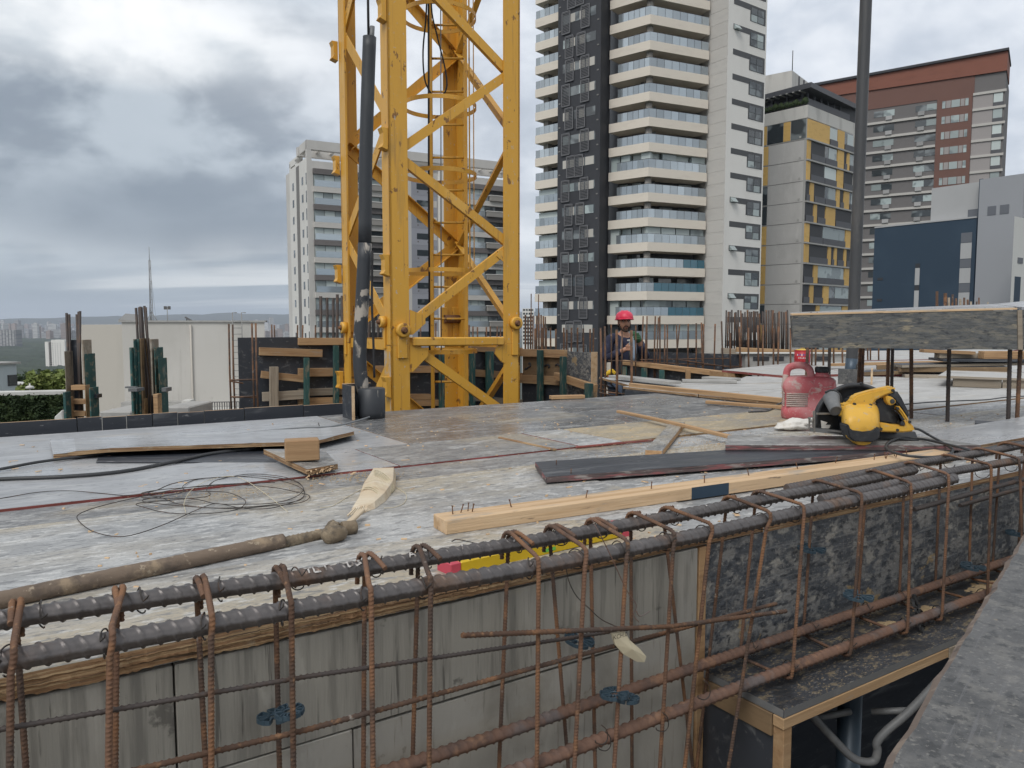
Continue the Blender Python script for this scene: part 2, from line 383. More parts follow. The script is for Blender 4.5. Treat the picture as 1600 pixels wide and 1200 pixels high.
m('rust_bar', (.125, .069, .044), .88, layers=[((.24, .118, .055), (14, 14, 14), 7, .48, .62, .65), ((.066, .047, .039), (8, 8, 8), 8, .47, .61, .85), ((.30, .165, .085), (90, 90, 90), 4, .57, .68, .5), ((.32, .29, .26), (24, 24, 24), 8, .66, .70, .7)], bump=((200, 200, 200), 3, .0006), rand=.38)
m('rust_pink', (.165, .094, .066), .78, layers=[((.10, .066, .055), (14, 14, 14), 6, .46, .62, .8), ((.26, .145, .085), (40, 40, 40), 5, .54, .68, .65), ((.12, .11, .112), (5, 5, 5), 5, .56, .64, .8)], bump=((200, 200, 200), 3, .0005))
m('steel_bar', (.118, .109, .108), .44, .45, layers=[((.18, .165, .162), (30, 30, 30), 4, .48, .66, .5), ((.17, .10, .062), (6, 6, 6), 6, .53, .68, .8), ((.065, .06, .06), (50, 50, 50), 3, .5, .7, .5)], bump=((220, 220, 220), 3, .0004), rough_var=.1)
m('steel_bar_dark', (.055, .045, .042), .6, .2, layers=[((.10, .06, .04), (14, 14, 14), 5, .5, .66, .7)], rand=.2)
m('wire_dark', (.05, .045, .042), .6, .3, layers=[((.13, .075, .05), (30, 30, 30), 3, .5, .65, .7)])
m('mast_yellow', (.66, .352, .045), .46, layers=[((.56, .30, .045), (1.1, 1.1, .8), 6, .45, .66, .6, .3), ((.72, .43, .105), (4, 4, 1.2), 6, .54, .68, .5), ((.38, .19, .05), (26, 26, 1.1), 7, .57, .69, .6), ((.17, .075, .03), (10, 10, 6), 9, .62, .645, .85, .2), ((.46, .43, .38), (34, 34, 22), 7, .645, .675, .8), ((.36, .22, .07), (3, 3, .5), 6, .60, .72, .6)], bump=((30, 30, 30), 3, .0008), rough_var=.08)
m('mast_worn', (.58, .325, .06), .55, layers=[((.42, .39, .35), (9, 9, 4), 6, .50, .6, .85, .6), ((.22, .10, .04), (16, 16, 7), 6, .60, .67, .85)])
m('bolt_rust', (.14, .07, .04), .7, .3, layers=[((.28, .14, .06), (60, 60, 60), 3, .5, .65, .7)])
m('pvc_black', (.032, .036, .042), .5, layers=[((.055, .06, .065), (12, 12, 3), 5, .5, .7, .7), ((.36, .33, .29), (26, 26, 9), 6, .66, .71, .8, .6)], rough_var=.08)
m('pvc_splash', (.032, .036, .042), .5, layers=[((.40, .36, .31), (13, 13, 6), 6, .52, .58, .9, .8), ((.07, .07, .07), (20, 20, 8), 5, .55, .7, .7)])
m('pole_grey', (.062, .064, .068), .5, .2, layers=[((.11, .105, .10), (9, 9, 2), 5, .5, .7, .7), ((.24, .22, .19), (26, 26, 12), 5, .70, .75, .7)])
m('pole_blue', (.05, .075, .105), .42, .2, layers=[((.10, .13, .15), (10, 10, 3), 5, .5, .7, .6)])
m('rope_black', (.02, .02, .022), .8)
m('cable_black', (.035, .037, .04), .5, layers=[((.13, .13, .13), (18, 18, 18), 4, .58, .72, .6)])
m('cable_grey', (.20, .21, .22), .6)
m('pipe_steel', (.185, .14, .105), .8, .15, layers=[((.34, .26, .175), (14, 14, 14), 8, .52, .60, .85, .2), ((.095, .075, .062), (9, 9, 9), 7, .49, .62, .8), ((.42, .35, .26), (70, 70, 70), 5, .60, .67, .7)], bump=((80, 80, 80), 5, .002))
m('cast_lump', (.20, .155, .105), .85, layers=[((.32, .26, .18), (26, 26, 26), 5, .5, .63, .8), ((.09, .075, .06), (34, 34, 34), 5, .52, .66, .8)], bump=((50, 50, 50), 4, .003))
m('splinter_wood', (.55, .45, .32), .8, layers=[((.40, .29, .18), (3, 34, 34), 6, .5, .66, .7), ((.64, .58, .47), (2, 12, 12), 5, .46, .66, .8)], bump=((5, 70, 70), 4, .002))
m('string_pale', (.56, .50, .36), .85)
m('dust', (.33, .24, .135), .95, layers=[((.44, .33, .20), (60, 60, 60), 6, .45, .65, .8), ((.16, .125, .085), (22, 22, 22), 6, .54, .66, .7)], bump=((120, 120, 120), 5, .003))
m('level_yellow', (.62, .42, .012), .4, layers=[((.45, .31, .03), (20, 20, 20), 5, .55, .7, .5)])
m('level_red', (.52, .065, .10), .45, layers=[((.62, .25, .25), (26, 26, 26), 5, .6, .7, .5)])
m('level_green', (.15, .50, .08), .3)
m('spacer_blue', (.035, .062, .085), .5, rand=.25)
m('black_plastic', (.022, .023, .025), .5, layers=[((.06, .06, .06), (30, 30, 30), 4, .55, .7, .6)])
m('tool_yellow', (.64, .37, .05), .45, layers=[((.54, .30, .05), (30, 30, 30), 6, .50, .66, .65), ((.46, .36, .22), (50, 50, 50), 8, .58, .68, .7), ((.12, .09, .05), (90, 90, 90), 6, .66, .71, .8)])
m('tool_black', (.024, .026, .03), .5, layers=[((.075, .078, .08), (26, 26, 26), 5, .5, .7, .6)])
m('tool_grey', (.14, .145, .15), .5, layers=[((.20, .2, .2), (30, 30, 30), 4, .5, .7, .6)])
m('tool_steel', (.30, .29, .27), .4, .7, layers=[((.16, .11, .08), (26, 26, 26), 5, .55, .7, .7)])
m('label_silver', (.40, .40, .38), .4, .2, layers=[((.16, .16, .16), (90, 90, 90), 3, .52, .6, .8)])
m('can_red', (.54, .125, .14), .58, layers=[((.60, .28, .28), (7, 7, 7), 7, .42, .60, .75), ((.56, .46, .42), (20, 20, 20), 9, .55, .65, .8, .2), ((.36, .06, .08), (9, 9, 9), 5, .57, .7, .6), ((.62, .50, .47), (90, 90, 90), 5, .60, .68, .6)], bump=((60, 60, 60), 3, .0006))
m('can_dusty', (.50, .40, .36), .85, layers=[((.52, .12, .13), (30, 30, 30), 5, .56, .66, .7), ((.36, .32, .29), (22, 22, 22), 5, .45, .65, .8)])
m('tin_red', (.40, .02, .03), .4, layers=[((.28, .015, .02), (9, 9, 9), 4, .5, .7, .6)])
m('tin_white', (.58, .56, .55), .6)
m('tin_blue', (.05, .07, .30), .5)
m('tin_yellow', (.62, .42, .06), .5)
m('sack_white', (.66, .64, .60), .8, layers=[((.50, .44, .36), (20, 20, 20), 5, .5, .68, .6)], bump=((70, 70, 70), 4, .002))
m('concrete', (.30, .295, .28), .85, layers=[((.23, .225, .215), (.7, .7, .9), 6, .45, .66, .7), ((.36, .35, .335), (3, 3, 1), 5, .5, .7, .5)], bump=((20, 20, 20), 4, .002))
m('concrete_dark', (.10, .10, .098), .9, layers=[((.06, .06, .06), (2, 2, 2), 5, .45, .65, .7)])
m('conc_pale', (.36, .355, .34), .85, layers=[((.28, .275, .265), (5, 5, 9), 5, .46, .66, .7), ((.46, .45, .43), (9, 9, 9), 5, .56, .7, .5)])
# buildings
m('b_cream', (.70, .64, .555), .8, layers=[((.60, .545, .475), (.35, .35, 1.5), 5, .5, .72, .55)])
m('b_white', (.74, .725, .69), .8, layers=[((.64, .625, .59), (.3, .3, .12), 5, .48, .72, .5)], rand=.03)
m('b_stone', (.50, .485, .46), .8, layers=[((.43, .415, .40), (.5, .5, 2), 4, .5, .7, .5)], rand=.04)
m('b_dark', (.034, .036, .043), .7, layers=[((.05, .052, .06), (.3, .3, .12), 5, .5, .7, .5)])
m('b_louvre', (.19, .19, .20), .5, .3)
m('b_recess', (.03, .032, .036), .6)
m('b_soffit', (.30, .28, .255), .85)
m('b_glass_rail', (.37, .42, .455), .07, .5, spec=1.0, rand=.25)
m('b_glass_teal', (.03, .12, .17), .1, spec=.9, rand=.1)
m('b_window', (.045, .055, .062), .08, spec=.9, layers=[((.22, .25, .26), (.25, .25, .33), 2, .52, .6, .7)], rand=.3)
m('b_window_pale', (.33, .385, .385), .18, spec=.7, layers=[((.14, .17, .18), (.35, .35, .4), 2, .54, .62, .7)], rand=.25)
m('b_curtain', (.50, .56, .55), .3, rand=.12)
m('b_frame', (.06, .062, .066), .5)
m('b_blind', (.48, .46, .42), .7, rand=.1)
m('g_wall', (.58, .565, .54), .85, layers=[((.49, .48, .455), (.2, .2, .08), 5, .46, .68, .6)])
m('g_side', (.68, .67, .64), .85, layers=[((.58, .57, .54), (.2, .2, .08), 5, .46, .68, .5)])
m('g_groove', (.19, .185, .18), .85)
m('g_band', (.165, .152, .15), .8, rand=.12)
m('g_band_pale', (.58, .56, .53), .85)
m('g_grey', (.31, .32, .36), .8, rand=.1)
m('g_ledge', (.30, .285, .265), .8)
m('y_conc', (.47, .46, .445), .85, layers=[((.39, .382, .37), (.25, .25, .12), 6, .46, .66, .7), ((.53, .52, .50), (.9, .9, .3), 5, .54, .7, .5)], rand=.03)
m('y_parapet', (.56, .55, .52), .85, layers=[((.40, .39, .37), (.6, .6, .14), 6, .5, .68, .7)])
m('y_yellow', (.60, .385, .12), .6, layers=[((.52, .32, .09), (.6, .6, 2.4), 3, .5, .66, .5)], rand=.1)
m('y_rail', (.075, .078, .088), .5)
m('y_dark', (.038, .04, .045), .6)
m('y_line', (.36, .355, .34), .7)
m('r_rust', (.215, .082, .055), .8, layers=[((.165, .062, .042), (.2, .2, .6), 6, .48, .68, .6)])
m('r_brown', (.155, .08, .064), .8, layers=[((.125, .066, .054), (.15, .15, .1), 5, .5, .7, .5)])
m('r_grey', (.15, .143, .143), .85, rand=.05)
m('r_pale', (.32, .30, .295), .85)
m('r_band', (.47, .455, .43), .8)
m('r_ac', (.33, .33, .33), .6, rand=.2)
m('n_navy', (.022, .045, .075), .7, layers=[((.03, .056, .088), (.3, .3, .3), 4, .5, .68, .6)])
m('n_light', (.40, .405, .41), .8, layers=[((.34, .345, .35), (.16, .16, .1), 5, .5, .7, .5)])
m('n_grey', (.30, .312, .335), .8, layers=[((.26, .27, .295), (.2, .2, .1), 5, .5, .7, .5)])
m('n_slit', (.125, .135, .155), .6)
m('n_white', (.60, .60, .58), .8)
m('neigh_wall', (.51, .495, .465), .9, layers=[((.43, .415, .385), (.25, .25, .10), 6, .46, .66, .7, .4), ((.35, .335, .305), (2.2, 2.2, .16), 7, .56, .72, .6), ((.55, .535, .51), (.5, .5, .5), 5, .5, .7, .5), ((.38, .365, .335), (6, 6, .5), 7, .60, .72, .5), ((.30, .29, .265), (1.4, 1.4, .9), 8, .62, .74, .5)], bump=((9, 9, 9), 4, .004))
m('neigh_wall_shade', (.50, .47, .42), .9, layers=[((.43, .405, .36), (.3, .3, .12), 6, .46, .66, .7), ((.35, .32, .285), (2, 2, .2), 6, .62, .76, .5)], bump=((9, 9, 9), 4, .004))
m('neigh_white', (.55, .545, .52), .9, layers=[((.42, .41, .39), (1, 1, 1), 5, .5, .7, .6)])
m('roof_gear', (.30, .31, .32), .5, .4)
m('ladder_steel', (.25, .25, .245), .6, .3)
m('rail_dark', (.09, .09, .092), .6)
m('house_blue', (.44, .50, .53), .85)
m('leaf_a', (.125, .165, .035), .75, layers=[((.18, .21, .055), (3, 3, 3), 3, .45, .65, .7)])
m('leaf_b', (.026, .048, .014), .8, layers=[((.05, .075, .02), (3, 3, 3), 3, .45, .65, .7), ((.085, .075, .035), (2, 2, .8), 4, .62, .74, .6)])
m('bark', (.09, .07, .05), .9)
m('forest', (.020, .036, .020), .9, layers=[((.036, .055, .024), (.01, .01, .01), 5, .45, .62, .8), ((.010, .020, .014), (.03, .03, .03), 4, .5, .66, .7)])
m('ground', (.055, .065, .05), .95, layers=[((.025, .04, .025), (.004, .004, .004), 6, .44, .6, .85), ((.16, .145, .14), (.002, .002, .002), 7, .54, .62, .6)])
m('hill', (.026, .04, .036), .95, layers=[((.055, .06, .05), (.0012, .0012, .0012), 6, .45, .65, .7)])
m('city_white', (.44, .44, .44), .85, layers=[((.16, .17, .19), (.01, .01, .34), 1, .50, .54, .55)], rand=.2)
m('city_grey', (.26, .26, .27), .85, layers=[((.10, .11, .13), (.01, .01, .34), 1, .50, .54, .6)], rand=.3)
m('city_pink', (.29, .235, .215), .85, layers=[((.15, .125, .12), (.01, .01, .34), 1, .50, .54, .5)], rand=.2)
m('city_blue', (.115, .13, .155), .5, layers=[((.33, .34, .36), (.06, .06, .004), 1, .50, .53, .6)])
# worker
m('helmet_red', (.68, .035, .085), .42, layers=[((.72, .14, .18), (20, 20, 20), 6, .52, .66, .6)])
m('skin', (.46, .25, .17), .6)
m('hair_dark', (.018, .013, .01), .8)
m('jacket_navy', (.022, .026, .055), .85, layers=[((.045, .052, .095), (14, 14, 14), 4, .5, .68, .6)], bump=((22, 22, 22), 3, .006))
m('trouser_blue', (.06, .085, .13), .9)
m('glove_green', (.045, .12, .06), .8)
m('glove_yellow', (.66, .43, .03), .8)
m('eye_white', (.55, .52, .5), .4)
m('lip', (.28, .11, .09), .6)
m('strap_orange', (.55, .13, .03), .7)
m('paint_faded', (.50, .48, .46), .8, layers=[((.14, .12, .11), (70, 70, 70), 6, .46, .58, .9)])
m('tool_letter', (.80, .56, .16), .45)
m('deck_film_dark', (.135, .137, .142), .30, layers=[
    ((.07, .073, .08), (.9, 1.8, 1), 7, .46, .66, .8, .3), ((.24, .24, .238), (7, 24, 1), 9, .47, .60, .75, .3),
    ((.34, .29, .21), (1.3, 2.2, 1), 8, .56, .66, .6, .4), ((.40, .40, .39), (5, 16, 1), 10, .55, .64, .7, .3),
    ((.50, .50, .48), (34, 120, 1), 7, .57, .64, .65, .2), ((.045, .047, .05), (26, 86, 1), 9, .54, .62, .75, .2)], bump=((60, 190, 1), 4, .0008), rough_var=.14)
m('strap_pale', (.30, .40, .52), .7)
m('board_edge', (.155, .12, .10), .9, layers=[((.25, .20, .16), (40, 40, 40), 5, .5, .64, .7), ((.06, .05, .045), (26, 26, 26), 6, .55, .64, .8)])
m('soffit_film', (.04, .044, .052), .45, layers=[((.25, .195, .115), (26, 60, 26), 10, .53, .63, .55, .2), ((.36, .28, .17), (160, 220, 160), 5, .57, .66, .75), ((.20, .20, .195), (60, 260, 60), 6, .6, .68, .7), ((.02, .022, .026), (9, 14, 9), 6, .5, .62, .8)], bump=((60, 120, 60), 5, .0015), rough_var=.1)
m('edge_faded', (.115, .085, .082), .85, layers=[((.30, .095, .10), (7, 9, 60), 6, .50, .62, .75), ((.32, .30, .28), (14, 16, 90), 7, .54, .64, .8), ((.05, .042, .042), (5, 5, 160), 6, .52, .64, .85)], bump=((8, 8, 200), 3, .002))
# ------------------------------------------------------------------ ground, hills, far wood
def gh(x, y):
    r = math.hypot(x, y); t = min(1, max(0, (r - 150) / 600)); t = t * t * (3 - 2 * t)
    return -32 - 43 * t
def build_ground():
    mb = MB(); rs = [0, 60, 150, 220, 300, 380, 460, 540, 640, 760, 1000, 1500, 2500, 4000, 6500, 10000, 15000]; n = 64; vs = []; fs = []
    for i, r in enumerate(rs):
        for k in range(n):
            a = 2 * math.pi * k / n; x, y = r * math.cos(a), r * math.sin(a); vs.append((x, y, gh(x, y)))
    for i in range(len(rs) - 1):
        for k in range(n):
            a, b = i * n + k, i * n + (k + 1) % n; fs.append((a, b, b + n, a + n))
    mb.add(vs, fs, 0, True); struct(mb, 'ground', 'ground')
    mb = MB(); vs = []; fs = []; nx, ny = 160, 10
    for i in range(nx + 1):
        az = R(-70 + 140 * i / nx)
        for j in range(ny + 1):
            t = j / ny; rr = 9000 + 2600 * t
            ridge = 118 + 60 * mnoise.noise(V((az * 7, 1.3, 0))) + 26 * mnoise.noise(V((az * 31, 4.3, 0))) + 10 * mnoise.noise(V((az * 90, 2.3, 0)))
            left = min(1, max(0, (az - R(-33)) / R(9)))
            ridge = ridge * (.42 + .68 * left) + 75
            h = -78 + ridge * (math.sin(math.pi * min(1, t * .62 / .5 * .5)) ** 1.2) * (1 if t < .8 else (1 - t) / .2) + 12 * mnoise.noise(V((az * 60, t * 5, 7))) * t * (1 - t) * 4
            vs.append((rr * math.sin(az), rr * math.cos(az), h))
    for i in range(nx):
        for j in range(ny):
            a = i * (ny + 1) + j; fs.append((a, a + ny + 1, a + ny + 2, a + 1))
    mb.add(vs, fs, 0, True); struct(mb, 'hills', 'hill')
build_ground()

def build_woods():
    mb = MB(); vs = []; fs = []; nx, ny = 200, 250
    for j in range(ny + 1):
        t = j / ny; y = 360 * (3400 / 360) ** t
        for i in range(nx + 1):
            x = (-.78 + .62 * i / nx) * y
            q = V((x / 11, y / 11, 0)); d = mnoise.voronoi(q)[0]
            dome = math.sqrt(max(0, 1 - min(1, d[0] * 1.15) ** 2)) * 5 + 2.2 * mnoise.noise(V((x / 4, y / 5, 3)))
            big = 7 * mnoise.noise(V((x / 90, y / 90, 5)))
            edge = min(1, i / 8, (nx - i) / 8, j / 4, (ny - j) / 6)
            vs.append((x, y, gh(x, y) - 2 + edge * (9 + dome + big)))
    for j in range(ny):
        for i in range(nx):
            a = j * (nx + 1) + i; fs.append((a, a + 1, a + nx + 2, a + nx + 1))
    mb.add(vs, fs, 0, True); o = mb.build('woods', 'forest')
    tag(o, 'dark green wooded park below the far city', 'woodland', kind='stuff')
build_woods()

def build_city():
    rnd = random.Random(5); n = 0; meshes = {}
    spans = [(-60, 118, 175), (398, 470, 70), (818, 838, 10)]
    for a, b, cnt in spans:
        for k in range(cnt):
            px = rnd.uniform(a, b); Y = 3150 * (8200 / 3150) ** (rnd.random() ** .75)
            if px > 200: Y = max(Y, 3300)
            w = rnd.uniform(16, 34); d = rnd.uniform(14, 30)
            h = rnd.choice([22, 30, 38, 45, 52, 60, 66, 74]) * rnd.uniform(.85, 1.15)
            if Y > 4000 and rnd.random() < .25: h *= 1.35
            mt = rnd.choice(['city_white'] * 4 + ['city_grey'] * 3 + ['city_pink'] * 2)
            p = ony(px, 505, Y)
            key = (int(w / 6), int(h / 9), mt)
            M = Matrix.Translation(V((p.x, p.y, gh(p.x, p.y)))) @ Matrix.Rotation(rnd.uniform(-.6, .6), 4, 'Z')
            if key in meshes:
                o = meshes[key].copy(); COL.objects.link(o); o.matrix_basis = M
            else:
                mb = MB(); mb.box(-w / 2, w / 2, -d / 2, d / 2, 0, h); mb.box(-w / 4, w / 5, -d / 4, d / 4, h, h + 3.4)
                o = mb.build('distant_building', mt, None, M, local=True); meshes[key] = o
                tag(o, 'small pale high-rise in the hazy city on the horizon', 'building', 'distant city buildings')
    # striped block left of the park
    p = ony(8, 540, 2200); mb = MB(); F = Matrix.Translation(V((p.x, p.y, -75)))
    t = thing('office_block', 'dark striped office block standing at the far edge of the park', 'building', M=F)
    mb.box(-60, 33, 0, 26, 0, 56); mb.build('wall', 'city_grey', t, local=True)
    for k in range(10):
        mb = MB(); mb.box(-58 + 9 * k, -53 + 9 * k, -1.2, -.1, 1, 57); mb.build('fin', 'city_white', t, local=True)
    # white slab tower beside the park
    p = ony(72, 580, 1150); F = Matrix.Translation(V((p.x, p.y, gh(p.x, p.y) - 3))) @ Matrix.Rotation(R(-6), 4, 'Z')
    s = 1150 / 1200.0
    t = thing('slab_tower', 'slim white slab tower with a dark column of balconies above the park', 'building', M=F)
    mb = MB(); mb.box(0, 6 * s, 0, 14, 0, 53 * s); mb.box(11.5 * s, 34 * s, -1, 14, 0, 56 * s); mb.build('wall', 'b_white', t, local=True)
    mb = MB(); mb.box(6 * s + .01, 11.5 * s - .01, 2.5, 14, 0, 53 * s); mb.build('recess', 'b_recess', t, local=True)  # dark backing: the shadow between balconies is put into its colour
    for k in range(17):
        z = (3 + 3.05 * k) * s
        mb = MB(); mb.box(6 * s, 11.5 * s, .3, 2.9, z, z + 1.1 * s); mb.build('balcony', 'g_ledge', t, local=True)
        if k % 1 == 0 and k < 16:
            for q in (13.5, 17.5, 21.5, 26):
                mb = MB(); mb.box(q * s, (q + 1) * s, -1.1, -.9, z + 1.2 * s, z + 2.4 * s); mb.build('window', 'b_window', t, local=True)
build_city()

# ------------------------------------------------------------------ facades
class Facade:
    """vertical wall plane from a to b; local X along it, Y into the building, Z up"""
    def __init__(s, a, b):
        s.a = V((a.x, a.y, 0)); s.b = V((b.x, b.y, 0)); d = (s.b - s.a); s.L = d.length; d.normalize(); s.d = d
        n = UP.cross(d)
        if n.dot(s.a) < 0: n = -n
        s.n = n; M = Matrix((d, n, UP)).transposed().to_4x4(); M.translation = s.a; s.M = M
    def hit(s, px, py, off=0.0): return onpl(px, py, s.a + s.n * off, s.n)
    def s_(s, px, off=0.0): return (s.hit(px, 500, off) - s.a).dot(s.d)
    def z_(s, px, py): return s.hit(px, py).z
    def box(s, mb, s0, s1, z0, z1, d0, d1, mi=0): return mb.box(s0, s1, d0, d1, z0, z1, mi, s.M)
    def pbox(s, mb, x0, y0, x1, y1, d0, d1, mi=0):
        c = (x0 + x1) / 2
        return s.box(mb, s.s_(x0), s.s_(x1), s.z_(c, y1), s.z_(c, y0), d0, d1, mi)
def part(parent, name, mats, fn, **k):
    mb = MB(); fn(mb); return mb.build(name, mats, parent, **k)
def P2(px, Y): q = ony(px, 500, Y); return V((q.x, q.y, 0))

def dark_tower():
    rnd = random.Random(3)
    C = P2(1010, 95); Lp = P2(948.5, 98.6); Rp = P2(1100, 98.7)
    t = thing('apartment_tower', 'tall apartment tower with cream balcony bands, a black louvred bay and a white side', 'building', (C.x, C.y, -32))
    FL = Facade(Lp, C); FR = Facade(C, Rp)
    FH = 2.99; z0 = zy(493, 95); ks = range(-9, 17)
    # core behind the balconies
    i1 = FL.M @ V((0, 2.4, 0)); i2 = C + (FL.n + FR.n) * 2.2; i3 = FR.M @ V((FR.L, 2.4, 0))
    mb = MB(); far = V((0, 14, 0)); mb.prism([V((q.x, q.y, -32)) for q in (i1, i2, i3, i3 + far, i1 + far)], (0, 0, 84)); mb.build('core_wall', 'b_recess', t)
    glass = {}
    for k in ks:
        zt = z0 + FH * k
        inn = [FR.M @ V((FR.L, 2.38, 0)), i2 * .9995, FL.M @ V((0, 2.38, 0))]
        mb = MB(); mb.prism([V((q.x, q.y, zt - 1.07)) for q in (Lp, C, Rp)] + [V((q.x, q.y, zt - 1.07)) for q in inn], (0, 0, 1.07)); mb.build('balcony_band', 'b_cream', t)
        if k < -1: continue
        for F, n in ((FL, 6), (FR, 8)):
            g0 = .19 * F.L if F is FL else 0; w = (F.L - g0) / n
            for j in range(n):
                teal = F is FR and ((k in (0,) and j > 2) or (k == 2 and j > 4) or (k == 1 and j > 0))
                mb = MB(); a = .10 if F is FL and j == 0 else .02
                F.box(mb, g0 + j * w + a, g0 + (j + 1) * w - .03, zt + .02, zt + 1.04, .10, .13); mb.build('glass_panel', 'b_glass_teal' if teal else 'b_glass_rail', t)
            part(t, 'handrail', 'b_frame', lambda mb: F.box(mb, g0 + .02, F.L - .02, zt + 1.05, zt + 1.09, .09, .14))
            glaz = k in (-1, 0, 3, 6)
            if glaz:
                m0 = rnd.choice(['b_window', 'b_window_pale', 'b_curtain'])
                for j in range(4):
                    mb = MB(); F.box(mb, F.L * j / 4 + .15, F.L * (j + 1) / 4 - .02, zt + .02, zt + 1.9, .42 if rnd.random() < .7 else .9, 1.0); mb.build('glazing', m0 if rnd.random() < .7 else 'b_window_pale', t)
            else:
                for j in range(3):
                    if rnd.random() < .6:
                        a = F.L * (j + .12) / 3
                        part(t, 'window', 'b_window_pale' if rnd.random() < .4 else 'b_window', lambda mb: F.box(mb, a, a + F.L * .22, zt + .02, zt + 1.72, 2.25, 2.37))
        c2 = C + (FL.n + FR.n) * .62
        part(t, 'column', 'b_soffit', lambda mb: mb.tube([V((c2.x, c2.y, zt)), V((c2.x, c2.y, zt + FH - 1.07))], .42, 10))
    # dark louvred bay
    D0 = P2(935, 96.6); D1 = P2(870, 101.2); FD = Facade(D1, D0); side = P2(949.5, 99.4)
    mb = MB(); mb.prism([V((q.x, q.y, -32)) for q in (D1, D0, side, side + V((-2, 9, 0)), D1 + V((1, 9, 0)))], (0, 0, 84)); mb.build('bay_wall', 'b_dark', t)
    pat = [(883, 912), (888, 906), (883, 912), (888.5, 912), (888, 906), (883, 912), (891, 903.5)]
    def shut(F, c, zc, w, h):
        mb = MB(); s0 = F.s_(c) - w / 2; a = -.16
        for q0, q1, r0, r1 in ((0, w, 0, .09), (0, w, h - .09, h), (0, .09, 0, h), (w - .09, w, 0, h)): F.box(mb, s0 + q0, s0 + q1, zc + r0, zc + r1, a - .02, a + .06)
        nn = 15
        for i in range(1, nn): F.box(mb, s0 + .05, s0 + w - .05, zc + h * i / nn - .035, zc + h * i / nn + .02, a, a + .045)
        return mb
    for k in range(-2, 17):
        zt = z0 + FH * k - .45; a, b = pat[k % 7]
        mb = MB(); FD.box(mb, FD.s_(877.5), FD.s_(927.5), zt + 1.25, zt + 2.35, -.03, -.005); mb.build('window', 'b_window', t)
        for q0, q1 in ((878.5, 887), (889, 896), (903, 911), (913, 926)):
            if rnd.random() < .75: part(t, 'blind', rnd.choice(['b_blind', 'b_window_pale', 'b_blind']), lambda mb: FD.box(mb, FD.s_(q0), FD.s_(q1), zt + 1.3, zt + 2.3, -.06, -.032))
        for c in (a, b):
            w = 1.35 * (FD.L / 6.7); shut(FD, c, zt + rnd.uniform(-.1, .1), w, 2.75).build('louvre_shutter', 'b_louvre', t)
        for q in (873, 931):
            part(t, 'vent', 'g_groove', lambda mb: FD.box(mb, FD.s_(q - 1.4), FD.s_(q + 1.4), zt + .5, zt + .66, -.05, 0))
    # left wing of balconies
    E0 = P2(870.5, 102.0); E1 = P2(835.5, 104.6); FE = Facade(E1, E0)
    mb = MB(); mb.prism([V((q.x, q.y, -32)) for q in (FE.M @ V((.8, 2.2, 0)), FE.M @ V((FE.L, 2.2, 0)), FE.M @ V((FE.L, 9, 0)), FE.M @ V((.8, 9, 0)))], (0, 0, 84)); mb.build('wing_wall', 'b_recess', t)
    for k in range(-3, 17):
        zt = z0 + FH * k + .02
        part(t, 'balcony_band', 'b_cream', lambda mb: FE.box(mb, 0, FE.L, zt - 1.06, zt, 0, 3.2))
        n = 5
        for j in range(n):
            part(t, 'glass_panel', 'b_glass_rail', lambda mb: FE.box(mb, FE.L * j / n + .02, FE.L * (j + 1) / n - .03, zt + .02, zt + 1.04, .1, .13))
        if rnd.random() < .5: part(t, 'glazing', rnd.choice(['b_window_pale', 'b_window', 'b_curtain']), lambda mb: FE.box(mb, .3, FE.L, zt + .02, zt + 1.78, .5, .6))
        part(t, 'column', 'b_soffit', lambda mb: FE.box(mb, .7, 1.5, zt, zt + FH - 1.06, .9, 1.7))
    # stone return and white side
    S0 = P2(1098.5, 99.3); S1 = P2(1128, 96.8); S2 = P2(1186.5, 101.3); FS = Facade(S0, S1); FW = Facade(S1, S2)
    mb = MB(); mb.prism([V((q.x, q.y, -32)) for q in (S0, S1, S2, S2 + V((-6, 9, 0)), S0 + V((-1, 8, 0)))], (0, 0, 84), 0); mb.build('side_wall', 'b_white', t)
    for k in range(-12, 34):
        zt = z0 + 1.495 * k
        part(t, 'stone_course', 'b_stone', lambda mb: FS.box(mb, .02, FS.L - .01, zt, zt + 1.46, -.035, 0))
    for k in range(-2, 17):
        zt = z0 + FH * k + 1.6
        a, b, c = FW.s_(1136), FW.s_(1161), FW.s_(1184.5)
        mb = MB(); FW.box(mb, a, c, zt + .55, zt + 1.25, -.015, .01); FW.box(mb, b, c, zt - .75, zt + .55, -.015, .01)
        f = mb.build('window_recess', 'b_frame', t)
        d = (c - b)
        for i in range(2):
            for j in range(2):
                part(t, 'pane', 'b_window' if rnd.random() < .75 else 'b_window_pale', lambda mb: FW.box(mb, b + d * (.06 + .42 * i), b + d * (.06 + .42 * i + .38), zt - .7 + .84 * j, zt + .08 + .84 * j, -.05, -.016))
        if rnd.random() < .22: part(t, 'awning_pane', 'b_window_pale', lambda mb: mb.prism([FW.M @ V((a + .1, -.02, zt + 1.2)), FW.M @ V((a + .1, -.5, zt + .62)), FW.M @ V((a + .1, -.04, zt + .6))], FW.d * 1.0))
dark_tower()

